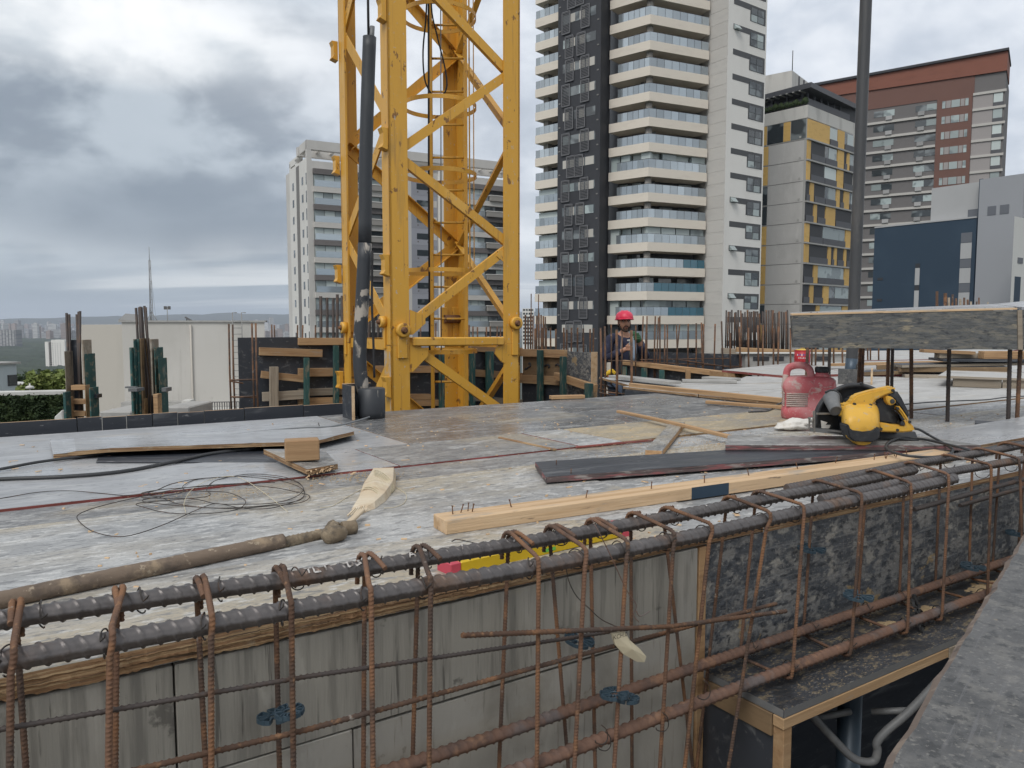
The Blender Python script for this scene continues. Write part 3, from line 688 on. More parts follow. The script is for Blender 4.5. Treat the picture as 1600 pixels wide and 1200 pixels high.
def grey_block():
    rnd = random.Random(9)
    C = P2(484.5, 130); F = Facade(C, C + V((.875, .484, 0)) * 40.5); G = Facade(C + V((-.484, .875, 0)) * 12.3, C)
    t = thing('apartment_block', 'grey and white apartment block with a pergola crown behind the yellow mast', 'building', (C.x, C.y, -32))
    ztop = zy(250, 130); z218 = zy(218, 130)
    mb = MB(); mb.prism([V((q.x, q.y, -32)) for q in (G.a, C, F.b, F.b + F.n * 14, G.a + F.n * 3)], (0, 0, ztop + 32)); mb.build('wall', ['g_wall'], t)
    part(t, 'side_wall', 'g_side', lambda mb: G.box(mb, 0, G.L - .05, -32, zy(246, 130), -.06, -.005))
    part(t, 'groove', 'g_groove', lambda mb: G.box(mb, G.L * .42, G.L * .58, -32, zy(250, 130), -.12, -.062))
    # crown: posts, beams and slats
    zc = zy(238, 130)
    for s in (0, .35, .7, 1):
        part(t, 'crown_post', 'g_wall', lambda mb: F.box(mb, s * (F.L - .8), s * (F.L - .8) + .8, ztop, z218, .02, .8))
    part(t, 'crown_beam', 'g_wall', lambda mb: F.box(mb, 0, F.L, z218 - 1.5, z218, 0, 1.1))
    part(t, 'crown_beam', 'g_wall', lambda mb: F.box(mb, 0, F.L, z218 - 1.5, z218, 6, 7.1))
    part(t, 'crown_beam', 'g_wall', lambda mb: G.box(mb, G.L * .6, G.L - .02, z218 - 1.5, z218 - .01, .02, 1))
    for k in range(17):
        s = .6 + k * (F.L - 1.6) / 16
        if 6 < k < 10: continue
        part(t, 'crown_slat', 'g_band_pale', lambda mb: F.box(mb, s, s + .5, z218 - .8, z218 - .2, 1.12, 5.98))
    part(t, 'roof_room', 'g_wall', lambda mb: F.box(mb, 14, 25, ztop, z218 + .2, 2, 5.9))
    part(t, 'low_crown', 'g_side', lambda mb: [G.box(mb, 0, G.L * .46, zy(252, 130) + .9, zy(246, 130) + 1.4, -.05, 1), G.box(mb, 0, .9, ztop - .5, zy(246, 130) + 1, -.05, 1), G.box(mb, G.L * .34, G.L * .46, ztop - .5, zy(246, 130) + 1, -.05, 1)])
    FH = 2.93
    for k in range(-2, 10):
        zt = ztop - 3.6 - FH * k - 3.2
        if zt < -9: break
    nfl = 12
    for k in range(nfl):
        zt = ztop - 1.3 - FH * (k + 1)
        if zt < -8: break
        for g in ((.18, .26), (.72, .80)):
            part(t, 'window', 'b_window', lambda mb: G.box(mb, G.L * g[0], G.L * g[1], zt + .6, zt + 1.9, -.1, -.06))
        part(t, 'window', 'b_window', lambda mb: G.box(mb, G.L * .95, G.L * .985, zt + .3, zt + 2.2, -.1, -.06))
        for s0, s1 in ((1.0, 15.2), (27.2, 40.0)):
            band = 'g_band' if k % 2 == 0 else 'g_band_pale'
            part(t, 'recess', 'b_recess', lambda mb: F.box(mb, s0, s1, zt, zt + FH - .93, -.02, -.004))
            part(t, 'slab_band', band, lambda mb: F.box(mb, s0 - .1, s1, zt + FH - .9, zt + FH, -.55, -.022))
            mid = s0 + (s1 - s0) * (.45 if k % 2 else .5)
            n = 4; w = (mid - s0) / n
            for j in range(n):
                part(t, 'glazing', rnd.choice(['b_curtain', 'b_window_pale', 'b_curtain']), lambda mb: F.box(mb, s0 + w * j + .04, s0 + w * (j + 1) - .04, zt + .03, zt + FH - .95, -.2, -.14))
            for j in range(3):
                if rnd.random() < .7: part(t, 'glazing', rnd.choice(['b_window', 'b_window', 'b_window_pale']), lambda mb: F.box(mb, mid + (s1 - mid) * j / 3 + .08, mid + (s1 - mid) * (j + 1) / 3 - .08, zt + .03, zt + FH - 1, -.12, -.06))
            part(t, 'ledge', 'g_ledge', lambda mb: F.box(mb, mid + .2, s1 - .4, zt + .02, zt + .95, -1.0, -.5))
            part(t, 'ledge_top', 'b_white', lambda mb: F.box(mb, mid + .1, s1 - .3, zt + .96, zt + 1.08, -1.05, -.45))
            part(t, 'balcony_glass', 'b_glass_rail', lambda mb: F.box(mb, s0 + .1, mid, zt + .02, zt + 1.05, -.52, -.49))
        # middle bay
        part(t, 'grey_panel', 'g_grey', lambda mb: F.box(mb, 18.4, 23.4, zt + .02, zt + FH, -.12, -.004))
        mbf = MB(); F.box(mbf, 19.4, 22.2, zt + 1.05, zt + 2.1, -.15, -.122); wn = mbf.build('window', 'b_window', t)
        part(t, 'window_panel', 'g_band_pale', lambda mb: F.box(mb, 22.3, 23.3, zt + 1.0, zt + 2.15, -.15, -.122))
        for q in (19.5, 21.4): part(t, 'vent', 'g_band', lambda mb: F.box(mb, q, q + .25, zt + .5, zt + .72, -.15, -.122))
    part(t, 'white_pier', 'b_white', lambda mb: F.box(mb, 23.6, 26.6, -20, ztop + .3, -.8, -.004))
grey_block()

def yellow_block():
    rnd = random.Random(12)
    C = P2(1252, 112); FR_ = Facade(C, C + V((.743, .669, 0)) * 16.3); FL_ = Facade(C + V((-.669, .743, 0)) * 12, C)
    t = thing('apartment_block', 'concrete apartment block with mustard yellow panels and a dark roof terrace', 'building', (C.x, C.y, -32))
    z184, z164, z150, z130 = zy(184, 112), zy(164, 112), zy(152, 112), zy(132, 112)
    mb = MB(); mb.prism([V((q.x, q.y, -32)) for q in (FL_.a, C, FR_.b, FR_.b + FR_.n * 12)], (0, 0, z184 + 32)); mb.build('wall', 'y_conc', t)
    mb = MB(); e = .12; mb.prism([V((q.x, q.y, z184 + .01)) for q in (FL_.a - FR_.n * e, C - (FR_.n + FL_.n) * e, FR_.b, FR_.b + FR_.n * 12)], (0, 0, z164 - z184)); mb.build('parapet', 'y_parapet', t)
    mb = MB(); mb.prism([V((q.x, q.y, z164 + .02)) for q in (FL_.a + FR_.n * 2 , C + (FR_.n + FL_.n) * 2.2, FR_.b + FL_.n * .0, FR_.b + FR_.n * 11)], (0, 0, z130 - z164 - .3)); mb.build('terrace_wall', 'y_dark', t)
    for F in (FR_, FL_):
        n = 8 if F is FR_ else 5
        for k in range(n):
            part(t, 'terrace_post', 'y_rail', lambda mb: F.box(mb, F.L * (k + .5) / n, F.L * (k + .5) / n + .18, z164 + .02, z130 - .77, .5, .7))
        part(t, 'terrace_rail', 'y_rail', lambda mb: F.box(mb, .1, F.L - .1, z164 + .3, z164 + 1.2, .35, .45))
    mb = MB(); e = .9; mb.prism([V((q.x, q.y, z130 - .75)) for q in (FL_.a - FR_.n * e, C - (FR_.n + FL_.n) * e, FR_.b - FR_.n * .2 - FL_.n * e * 0 + FR_.d * .8, FR_.b + FR_.n * 12)], (0, 0, .72)); mb.build('terrace_roof', 'y_rail', t)
    for k in range(12):
        part(t, 'roof_slat', 'y_line', lambda mb: FL_.box(mb, FL_.L * k / 12, FL_.L * k / 12 + .25, z130 - .88, z130 - .76, -.8, .9))
    for k in range(26):       # planting at the terrace edge
        q = FL_.M @ V((FL_.L * k / 26, .2, z164 + .25))
        part(t, 'planter_bush', 'leaf_b', lambda mb: mb.lathe([(.05, 0), (.42, .25), (.35, .6), (.05, .85)], 6, Matrix.Translation(q) @ Matrix.Scale(rnd.uniform(.7, 1.3), 4)))
    pa = P2(1178, 122); pb = P2(1227, 119); pc = P2(1272, 130)
    mb = MB(); mb.prism([V((q.x, q.y, z130)) for q in (pa, pb, pc, pa + V((6, 9, 0)))], (0, 0, zy(110, 119) - z130)); mb.build('penthouse', 'y_parapet', t)
    FP = Facade(pb, pc)
    for k in (.2, .36): part(t, 'pipe', 'y_rail', lambda mb: FP.box(mb, FP.L * k, FP.L * k + .3, z130, zy(112, 119), -.15, -.02))
    part(t, 'aerial', 'y_rail', lambda mb: mb.tube([V((pb.x, pb.y, zy(110, 119))), V((pb.x, pb.y, zy(79, 119)))], .07, 5))
    # left face: panel joints, tie holes and the strip of windows
    FH = 2.93; nfl = 13
    for k in range(nfl):
        z = z184 - FH * k
        if z < -8: break
        part(t, 'panel_joint', 'g_groove', lambda mb: FL_.box(mb, 0, FL_.L - .3, z - FH - .04, z - FH + .04, -.02, -.004))
        part(t, 'tie_cap', 'y_line', lambda mb: FL_.box(mb, FL_.L - 1.1, FL_.L - .8, z - FH + .25, z - FH + .55, -.06, -.004))
        if k == 0:
            for a, b, mm in ((1184, 1191, 'y_yellow'), (1192, 1216, 'b_window'), (1216.5, 1227, 'y_yellow'), (1228, 1251, 'b_window')):
                part(t, 'window' if mm == 'b_window' else 'panel', mm, lambda mb: FL_.box(mb, FL_.s_(a), FL_.s_(b), z - FH + .15, z - .05, -.05, -.006))
        else:
            y = rnd.random() < .55
            part(t, 'panel' if y else 'window', 'y_yellow' if y else 'b_window', lambda mb: FL_.box(mb, FL_.s_(1179), FL_.s_(1194), z - FH + .12, z - .1, -.05, -.006))
    part(t, 'corner_strip', 'y_line', lambda mb: FL_.box(mb, FL_.L - .32, FL_.L + .02, -10, z184, -.04, -.004))
    # right face
    lay = [[(0, .42, 'y'), (.42, .58, 'w'), (.58, .72, 'y'), (.72, .92, 'w'), (.92, 1, 'y')],
           [(0, .07, 'y'), (.07, .34, 'd'), (.34, .58, 'w'), (.58, .72, 'y'), (.72, .78, 'd'), (.78, .84, 'y'), (.84, 1, 'w')],
           [(0, .07, 'y'), (.07, .34, 'd'), (.34, .58, 'w'), (.58, .72, 'y'), (.72, .94, 'd'), (.94, 1, 'y')],
           [(0, .07, 'd'), (.07, .15, 'y'), (.15, .36, 'd'), (.36, .58, 'w'), (.58, .66, 'y'), (.66, .74, 'd'), (.74, .86, 'y'), (.86, 1, 'w')],
           [(0, .15, 'd'), (.15, .22, 'y'), (.22, .38, 'd'), (.38, .58, 'y'), (.58, 1, 'd')],
           [(0, .09, 'y'), (.09, .34, 'd'), (.34, .80, 'w'), (.80, 1, 'y')],
           [(0, .09, 'y'), (.09, .45, 'd'), (.45, .52, 'y'), (.52, .58, 'd'), (.58, .64, 'y'), (.64, .78, 'd'), (.78, .84, 'y'), (.84, 1, 'd')],
           [(0, .18, 'd'), (.18, .27, 'y'), (.27, .8, 'w'), (.8, 1, 'y')],
           [(0, .12, 'd'), (.12, .2, 'y'), (.2, .38, 'd'), (.38, .5, 'y'), (.5, .92, 'w'), (.92, 1, 'y')],
           [(0, .25, 'd'), (.25, .33, 'y'), (.33, .78, 'w'), (.78, 1, 'y')]]
    Lf = FR_.s_(1329.5)
    for k in range(nfl):
        z = z184 - FH * k
        if z < -8: break
        part(t, 'floor_line', 'y_line', lambda mb: FR_.box(mb, 0, Lf, z - FH - .1, z - FH + .12, -.3, -.006))
        for a, b, c in lay[k % len(lay)]:
            a, b = a * Lf + .08, b * Lf - .06
            if c == 'y': part(t, 'panel', 'y_yellow', lambda mb: FR_.box(mb, a, b, z - FH + .16, z - .14, -.14, -.006))
            else:
                part(t, 'window', 'y_dark' if c == 'd' else 'b_window', lambda mb: FR_.box(mb, a, b, z - FH + .16, z - .14, -.05, -.006))
                if c == 'w': part(t, 'curtain', rnd.choice(['b_curtain', 'b_window_pale']), lambda mb: FR_.box(mb, a + (b - a) * rnd.choice([0, .3]), b - .1, z - FH + 1.05, z - .25, -.09, -.054))
                part(t, 'balcony_rail', 'y_rail', lambda mb: FR_.box(mb, a, b, z - FH + .16, z - FH + 1.02, -.22, -.16))
    part(t, 'end_pier', 'y_parapet', lambda mb: FR_.box(mb, FR_.L - 1.5, FR_.L, -10, z184, -.1, -.006))
yellow_block()

def brown_block():
    rnd = random.Random(21)
    C = P2(1553, 140); A_ = C + V((-.823, .568, 0)) * 31; F = Facade(A_, C)
    t = thing('apartment_block', 'brown and grey apartment block with a slanting rust red roof storey', 'building', (C.x, C.y, -32))
    z80, zr, zb = zy(80, 140), zy(111, 140), zy(126, 140)
    mb = MB(); mb.prism([V((q.x, q.y, -32)) for q in (A_, C, C + F.n * 14, A_ + F.n * 14)], (0, 0, zr + 32)); mb.build('wall', 'r_grey', t)
    # roof storey
    q = [V((p.x, p.y, z)) for p, z in ((A_ - F.d * .6, zr + .4), (C + F.d * .15, zr + .02), (C + F.d * .15, z80), (A_ - F.d * 1.8, z80 - .6))]
    mb = MB(); mb.prism([p - F.n * .35 for p in q], F.n * 10); mb.build('roof_storey', 'r_rust', t)
    mb = MB(); mb.prism([V((p.x, p.y, z)) - F.n * .75 for p, z in ((A_ - F.d * 2.2, z80 - .58), (C + F.d * .3, z80 + .02), (C + F.d * .3, z80 + .42), (A_ - F.d * 2.2, z80 - .1))], F.n * 11); mb.build('roof_edge', 'b_dark', t)
    part(t, 'upper_wall', 'r_brown', lambda mb: F.box(mb, 0, F.s_(1506), zr - 3.3, zr + .3, -.1, -.006))
    s1, s2 = F.s_(1450), F.s_(1504)
    part(t, 'brown_bay', 'r_brown', lambda mb: F.box(mb, s1, s2, -10, zr - 3.31, -.25, -.006))
    sL0, sR1 = F.s_(1340), F.L
    FH = 2.78
    for k in range(18):
        z = zr - 3.3 - FH * k
        if z < -8: break
        part(t, 'floor_band', 'r_band', lambda mb: F.box(mb, 0, s1 - .05, z - FH - .22, z - FH + .22, -.3, -.006))
        part(t, 'floor_band', 'r_band', lambda mb: F.box(mb, s2 + .05, sR1 + .2, z - .22, z + .22, -.3, -.006))
        part(t, 'pale_panel', 'r_pale', lambda mb: F.box(mb, s2 + .06, F.s_(1535), z - FH + .25, z - .25, -.1, -.006))
        part(t, 'window', rnd.choice(['b_curtain', 'b_window_pale', 'b_window']), lambda mb: F.box(mb, F.s_(1536), sR1 - .3, z - FH + .9, z - .3, -.1, -.006))
        part(t, 'window_rail', 'y_rail', lambda mb: F.box(mb, F.s_(1535.5), sR1 - .1, z - FH + .25, z - FH + .88, -.2, -.11))
        for c in (1363, 1378, 1427, 1444):
            w = 1.05
            part(t, 'window', rnd.choice(['b_window', 'b_window', 'b_window_pale']), lambda mb: F.box(mb, F.s_(c) - w, F.s_(c) + w * .8, z - FH + 1.1, z - .55, -.06, -.006))
            if c in (1378, 1427): part(t, 'air_conditioner', 'r_ac', lambda mb: F.box(mb, F.s_(c) - .6, F.s_(c) + .5, z - FH + .3, z - FH + 1.02, -.5, -.02))
        for a, b, mm in ((1458, 1463, 'b_window_pale'), (1464, 1471, 'r_pale'), (1472, 1485, 'b_window_pale'), (1486, 1492, 'r_pale'), (1493, 1498, 'b_window_pale')):
            part(t, 'window' if mm != 'r_pale' else 'pale_panel', mm, lambda mb: F.box(mb, F.s_(a), F.s_(b), z - FH + 1.0, z - FH + 2.3, -.3, -.252))
brown_block()

def navy_block():
    C = P2(1592, 60); A_ = C + V((-.587, .81, 0)) * 11.9; F = Facade(A_, C)
    t = thing('low_block', 'navy blue and grey building with narrow window slits right of the dark pole', 'building', (C.x, C.y, -32))
    sN, sT = F.s_(1519), F.s_(1524)
    zN = F.z_(1519, 341)
    mb = MB(); F.box(mb, 0, sN, -32, zN, 0, 9); mb.build('navy_wall', 'n_navy', t)
    s44 = F.s_(1441)
    mb = MB(); F.box(mb, s44, sN - .01, zN - .02, F.z_(1500, 286), .7, 9); mb.build('upper_wall', 'n_light', t)
    mb = MB(); F.box(mb, sN + .002, sT, -32, F.z_(1520, 281), .1, 9); mb.build('navy_pier', 'n_navy', t)
    mb = MB(); F.box(mb, sT + .002, F.L, -32, F.z_(1580, 275), -.35, 9); mb.build('stair_tower', 'n_grey', t)
    part(t, 'roof_edge', 'n_light', lambda mb: F.box(mb, 0, sN, zN, zN + .12, -.05, .69))
    def slit(x0, y0, x1, y1, mm, d=-.03, nm='window'): part(t, nm, mm, lambda mb: F.pbox(mb, x0, y0, x1, y1, d, -.004))
    for y0, y1, mm, nm in ((364, 380, 'n_slit', 'window'), (380, 405, 'n_light', 'slit_panel'), (405, 419, 'n_slit', 'window'), (419, 443, 'n_light', 'slit_panel'), (443, 457, 'n_slit', 'window'), (457, 500, 'n_light', 'slit_panel')):
        slit(1496, y0, 1513, y1 - .6, mm, -.03, nm)
    for y0, y1, mm, nm in ((412, 419, 'b_dark', 'window'), (419, 446, 'n_light', 'slit_panel'), (446, 454, 'b_dark', 'window'), (454, 500, 'n_light', 'slit_panel')):
        slit(1427, y0, 1434, y1 - .6, mm, -.03, nm)
    for y in (434, 467): slit(1369, y, 1377, y + 4, 'b_dark')
    mb = MB(); mb.box(F.s_(1499), F.s_(1515.5), .62, .7, F.z_(1505, 341), F.z_(1505, 327), 0, F.M); mb.build('window', 'n_slit', t)
    for a, b in ((1538, 1551), (1557, 1571)):
        part(t, 'window', 'n_slit', lambda mb: F.box(mb, F.s_(a), F.s_(b), F.z_(1550, 337), F.z_(1550, 323), -.38, -.352))
    # white block at the frame's edge
    B0 = P2(1577, 52); B1 = P2(1660, 58); FB = Facade(B0, B1)
    t2 = thing('white_block', 'small white building with a slim dark window at the right edge', 'building', (B0.x, B0.y, -32))
    zB = FB.z_(1577, 336); part(t2, 'wall', 'n_white', lambda mb: mb.prism([V((q.x, q.y, -32)) for q in (B0, B1, B1 * 1.08, B0 * 1.06)], (0, 0, zB + 32)))
    part(t2, 'window', 'n_slit', lambda mb: FB.pbox(mb, 1585, 402, 1593, 411, -.03, -.004))
    part(t2, 'window', 'n_navy', lambda mb: FB.pbox(mb, 1582, 432, 1591, 500, -.03, -.004))
navy_block()

# ------------------------------------------------------------------ white neighbour on the left
def neighbour():
    Y = 30.0
    A_ = P2(122, 33.5); B_ = P2(190, Y); C_ = P2(413, Y + .8)
    t = thing('neighbour_building', 'blank off-white neighbouring wall with a flat roof and a steel ladder', 'building', (B_.x, B_.y, -14))
    F1 = Facade(A_, B_); F2 = Facade(B_, C_); zt = zy(503.5, Y)
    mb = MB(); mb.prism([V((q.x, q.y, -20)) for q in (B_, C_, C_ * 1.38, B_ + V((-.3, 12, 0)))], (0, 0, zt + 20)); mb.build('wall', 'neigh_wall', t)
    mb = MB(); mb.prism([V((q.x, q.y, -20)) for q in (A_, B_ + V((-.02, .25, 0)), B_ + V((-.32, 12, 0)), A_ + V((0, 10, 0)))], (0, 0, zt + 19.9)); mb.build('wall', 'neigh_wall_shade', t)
    part(t, 'coping', 'conc_pale', lambda mb: F2.box(mb, -.1, F2.L + .05, zt + .002, zt + .07, -.06, .4))
    part(t, 'downpipe', 'neigh_wall_shade', lambda mb: mb.tube([F2.M @ V((F2.s_(298), -.06, -6)), F2.M @ V((F2.s_(298), -.06, zt - .1))], .035, 6))
    z1, z2 = F2.z_(250, 626), F2.z_(350, 640)
    part(t, 'terrace', 'neigh_white', lambda mb: mb.prism([V((q.x, q.y, -20)) for q in (P2(140, 27.5), P2(418, 24.5), P2(413, Y + .7), P2(170, Y - .02))], (0, 0, 20 + zy(653, 27) )))
    part(t, 'ledge', 'conc_pale', lambda mb: F2.box(mb, 0.02, F2.L * .48, z1 - .5, z1, -.5, -.01))
    part(t, 'railing', 'rail_dark', lambda mb: [mb.box(F2.s_(312) + i * .09, F2.s_(312) + i * .09 + .03, -1.2, -1.16, F2.z_(350, 637), F2.z_(350, 624), 0, F2.M) for i in range(24)] + [mb.box(F2.s_(312), F2.s_(400), -1.22, -1.14, F2.z_(350, 624), F2.z_(350, 623), 0, F2.M)])
    part(t, 'railing_wall', 'neigh_white', lambda mb: F2.box(mb, F2.s_(300), F2.s_(412), F2.z_(350, 652), F2.z_(350, 638), -1.6, -1.0))
    part(t, 'railing_pier', 'neigh_white', lambda mb: F2.box(mb, F2.s_(297), F2.s_(309), F2.z_(350, 652), F2.z_(305, 620), -1.6, -.9))
    # cat ladder with its top hoop
    s0, s1 = F2.s_(366), F2.s_(380); zz = zy(488, Y)
    mb = MB()
    for s in (s0, s1): mb.tube([F2.M @ V((s, -.3, zy(620, Y))), F2.M @ V((s, -.3, zz)), F2.M @ V((s, .5, zz))], .02, 5)
    ld = mb.build('ladder', 'ladder_steel', t)
    for k in range(13):
        z = zy(618, Y) + k * .24
        part(ld, 'rung', 'ladder_steel', lambda mb: mb.tube([F2.M @ V((s0, -.3, z)), F2.M @ V((s1, -.3, z))], .013, 5))
    # things on the roof
    b = V((P2(237, 36).x, 36, zt)); 
    mt = thing('lattice_aerial', 'tall thin guyed aerial mast on the white neighbouring roof', 'aerial', b)
    zt2 = zy(386, 36)
    mb = MB()
    for k in range(3):
        a = 2.1 * k; o = V((math.cos(a), math.sin(a), 0)) * .07
        mb.tube([b + o, V((b.x, b.y, zt2 - .6)) + o * .6], .016, 5)
    for i in range(22):
        z = zt + (zt2 - .8 - zt) * i / 22; z2 = zt + (zt2 - .8 - zt) * (i + 1) / 22; a = 2.1 * (i % 3); a2 = 2.1 * ((i + 1) % 3)
        mb.tube([V((b.x + .06 * math.cos(a), b.y + .06 * math.sin(a), z)), V((b.x + .06 * math.cos(a2), b.y + .06 * math.sin(a2), z2))], .009, 4)
    mb.build('lattice', 'roof_gear', mt)
    part(mt, 'tip', 'roof_gear', lambda mb: mb.tube([V((b.x, b.y, zt2 - .65)), V((b.x, b.y, zt2))], .014, 5))
    part(mt, 'foot', 'roof_gear', lambda mb: [mb.tube([b + V((.3 * math.cos(2.1 * k), .3 * math.sin(2.1 * k), 0)), b + V((0, 0, .5))], .02, 4) for k in range(3)])
    for k in range(3):
        part(mt, 'guy_wire', 'rope_black', lambda mb: mb.tube([b + V((.17 * math.cos(2.1 * k + .4), .17 * math.sin(2.1 * k + .4), .3)), V((b.x + .02, b.y, zt2 - .9))], .004, 3))
    q = ony(262, 503, 33); ft = thing('floodlight_post', 'short post with two floodlights on the white neighbouring roof', 'floodlight', (q.x, q.y, zt))
    part(ft, 'post', 'roof_gear', lambda mb: mb.tube([V((q.x, q.y, zt)), V((q.x, q.y, zy(480, 33)))], .02, 5))
    for dx in (-.08, .08): part(ft, 'lamp_head', 'rail_dark', lambda mb: mb.cbox((q.x + dx, q.y, zy(481, 33)), .1, .08, .14))
    q = ony(200, 500, 34); st = thing('solar_panel', 'tilted solar panel on the white neighbouring roof', 'solar panel', (q.x, q.y, zt))
    part(st, 'panel', 'ladder_steel', lambda mb: mb.prism([V((q.x - .42, q.y, zt + .08)), V((q.x + .42, q.y, zt + .02)), V((q.x + .3, q.y + .8, zt + .30)), V((q.x - .5, q.y + .8, zt + .36))], (0, 0, .04)))
    part(st, 'stand', 'rail_dark', lambda mb: [mb.tube([V((q.x - .4, q.y + .5, zt)), V((q.x - .45, q.y + .6, zt + .3))], .015, 4), mb.tube([V((q.x + .3, q.y + .6, zt)), V((q.x + .3, q.y + .7, zt + .3))], .015, 4), mb.tube([V((q.x - .4, q.y, zt)), V((q.x - .4, q.y, zt + .1))], .015, 4)])
    q = ony(292, 503, 32); ct = thing('roof_camera', 'small camera on a bracket at the white roof edge', 'camera', (q.x, q.y, zt))
    part(ct, 'post', 'rail_dark', lambda mb: mb.tube([V((q.x, q.y, zt)), V((q.x, q.y, zt + .2))], .025, 5))
    part(ct, 'head', 'rail_dark', lambda mb: mb.beam(V((q.x - .06, q.y, zt + .21)), V((q.x + .24, q.y - .1, zt + .06)), .06, .06))
neighbour()

def foliage(name_parent, pts, mt, name='crown', size=.16, seed=1):
    rnd = random.Random(seed); mb = MB()
    for p, r in pts:
        for _ in range(4):
            d = V((rnd.gauss(0, 1), rnd.gauss(0, 1), rnd.gauss(0, 1))).normalized(); q = p + d * r * rnd.random() ** .5
            s = size * rnd.uniform(.6, 1.3); a = V((rnd.gauss(0, 1), rnd.gauss(0, 1), rnd.gauss(0, .6))).normalized() * s; b = a.cross(V((rnd.gauss(0, 1), rnd.gauss(0, 1), rnd.gauss(0, 1)))).normalized() * s * .45
            mb.add([q - a, q + b, q + a, q - b], [(0, 1, 2, 3)])
    return mb.build(name, mt, name_parent)
def left_garden():
    rnd = random.Random(4)
    # bush behind the hedge wall
    b = ony(70, 615, 24); t = thing('bush', 'bushy bright green tree behind the ivy covered wall', 'bush', (b.x, b.y, zy(640, 24)))
    pts = []
    for _ in range(3600):
        px = rnd.uniform(33, 108); Yc = 24 + rnd.uniform(-.7, 1.0)
        top = 580 + 14 * abs(math.sin(px * .13)) + (12 if px < 48 else 0); py = rnd.uniform(top, 620)
        pts.append((ony(px, py, Yc), .12))
    foliage(t, pts, 'leaf_a', 'foliage', .10, 3)
    part(t, 'stem', 'bark', lambda mb: [mb.tube([V((b.x + dx, b.y, zy(680, 24))), V((b.x + dx * 2.2, b.y + .2, zy(600, 24)))], [.05, .02], 6) for dx in (-.4, 0, .3, .5)])
    # ivy wall with pale coping
    A_, B_ = P2(-60, 19.6), P2(99, 20.2); F = Facade(A_, B_); zt = zy(617, 20)
    t = thing('ivy_wall', 'garden wall covered in dark ivy under a pale coping', 'wall', (A_.x, A_.y, -8))
    part(t, 'wall', 'concrete', lambda mb: F.box(mb, 0, F.L, -12, zt, 0, .3))
    part(t, 'coping', 'neigh_white', lambda mb: F.box(mb, 0, F.L + .02, zt + .002, zt + .09, -.1, .4))
    pts = [(F.M @ V((rnd.uniform(0, F.L), rnd.uniform(-.18, -.02), zt - .03 - rnd.random() * 1.2)), .06) for _ in range(4200)]
    foliage(t, pts, 'leaf_b', 'ivy', .075, 8)
    q = ony(47, 613, 22); lt = thing('garden_lamp', 'small white lamp on a post behind the ivy wall', 'lamp', (q.x, q.y, zt - .3))
    part(lt, 'post', 'neigh_white', lambda mb: mb.tube([V((q.x, q.y, zt - .3)), V((q.x, q.y, zy(599, 22)))], .02, 6))
    part(lt, 'lamp_shade', 'neigh_white', lambda mb: mb.lathe([(.02, 0), (.12, .0), (.1, .06), (.02, .09)], 10, Matrix.Translation(V((q.x, q.y, zy(607, 22))))))
    # house beyond
    A_, B_ = P2(-40, 38), P2(22, 40); F = Facade(A_, B_); zt = zy(570, 39)
    t = thing('house', 'pale blue flat-roofed house at the left edge', 'house', (A_.x, A_.y, -14))
    part(t, 'wall', 'house_blue', lambda mb: F.box(mb, 0, F.L, -14, zt, 0, 7))
    part(t, 'roof', 'conc_pale', lambda mb: F.box(mb, -.1, F.L + .15, zt + .002, zt + .1, -.15, 7.1))
    w = part(t, 'window', 'b_frame', lambda mb: F.pbox(mb, 7, 586, 21.5, 603, -.04, -.004))
    part(w, 'pane', 'b_window', lambda mb: F.pbox(mb, 8, 587, 21, 602, -.06, -.042))
    part(t, 'annex', 'neigh_white', lambda mb: F.box(mb, F.L + .16, F.L + 2.4, -14, zy(606, 39), 1, 5))
    # leafy trees between house and park
    for i, (px, py, Y, r) in enumerate(((26, 604, 70, 2.4), (52, 597, 90, 3.0), (96, 596, 60, 1.7))):
        c = ony(px, py, Y); t = thing('tree', ['rounded dark tree right of the pale blue house', 'mid green tree rising behind the bright bush', 'small tree at the foot of the white slab tower'][i], 'tree', (c.x, c.y, c.z - 9), group='trees below the park')
        pts = []
        for _ in range(900):
            d = V((rnd.gauss(0, 1), rnd.gauss(0, 1), rnd.gauss(0, .7))).normalized() * r * rnd.uniform(.55, 1)
            pts.append((c + d + V((0, 0, -r * .5)), .25))
        foliage(t, pts, 'leaf_b', 'crown', .26, 20 + i)
        part(t, 'trunk', 'bark', lambda mb: mb.tube([c + V((0, 0, -9)), c + V((.2, 0, -r))], [.25, .12], 6))
left_garden()
# far slim tower between mast and dark tower
q = ony(825, 520, 420)
mb = MB(); mb.box(-3.0, 3.2, 0, 8, -34, zy(482, 420)); F_ = Matrix.Translation(V((q.x, q.y, 0)))
ft = thing('slim_tower', 'slim white tower far behind between the mast and the dark tower', 'building', (q.x, q.y, -34))
mb = MB(); mb.box(q.x - 3, q.x + 3.2, 420, 428, -34, zy(482, 420)); mb.build('wall', 'b_white', ft)
for k in range(10):
    for j in range(4):
        part(ft, 'window', 'b_window', lambda mb: mb.box(q.x - 2.7 + 1.5 * j, q.x - 1.7 + 1.5 * j, 419.8, 419.95, 7.2 - 2.0 * k, 8.2 - 2.0 * k))
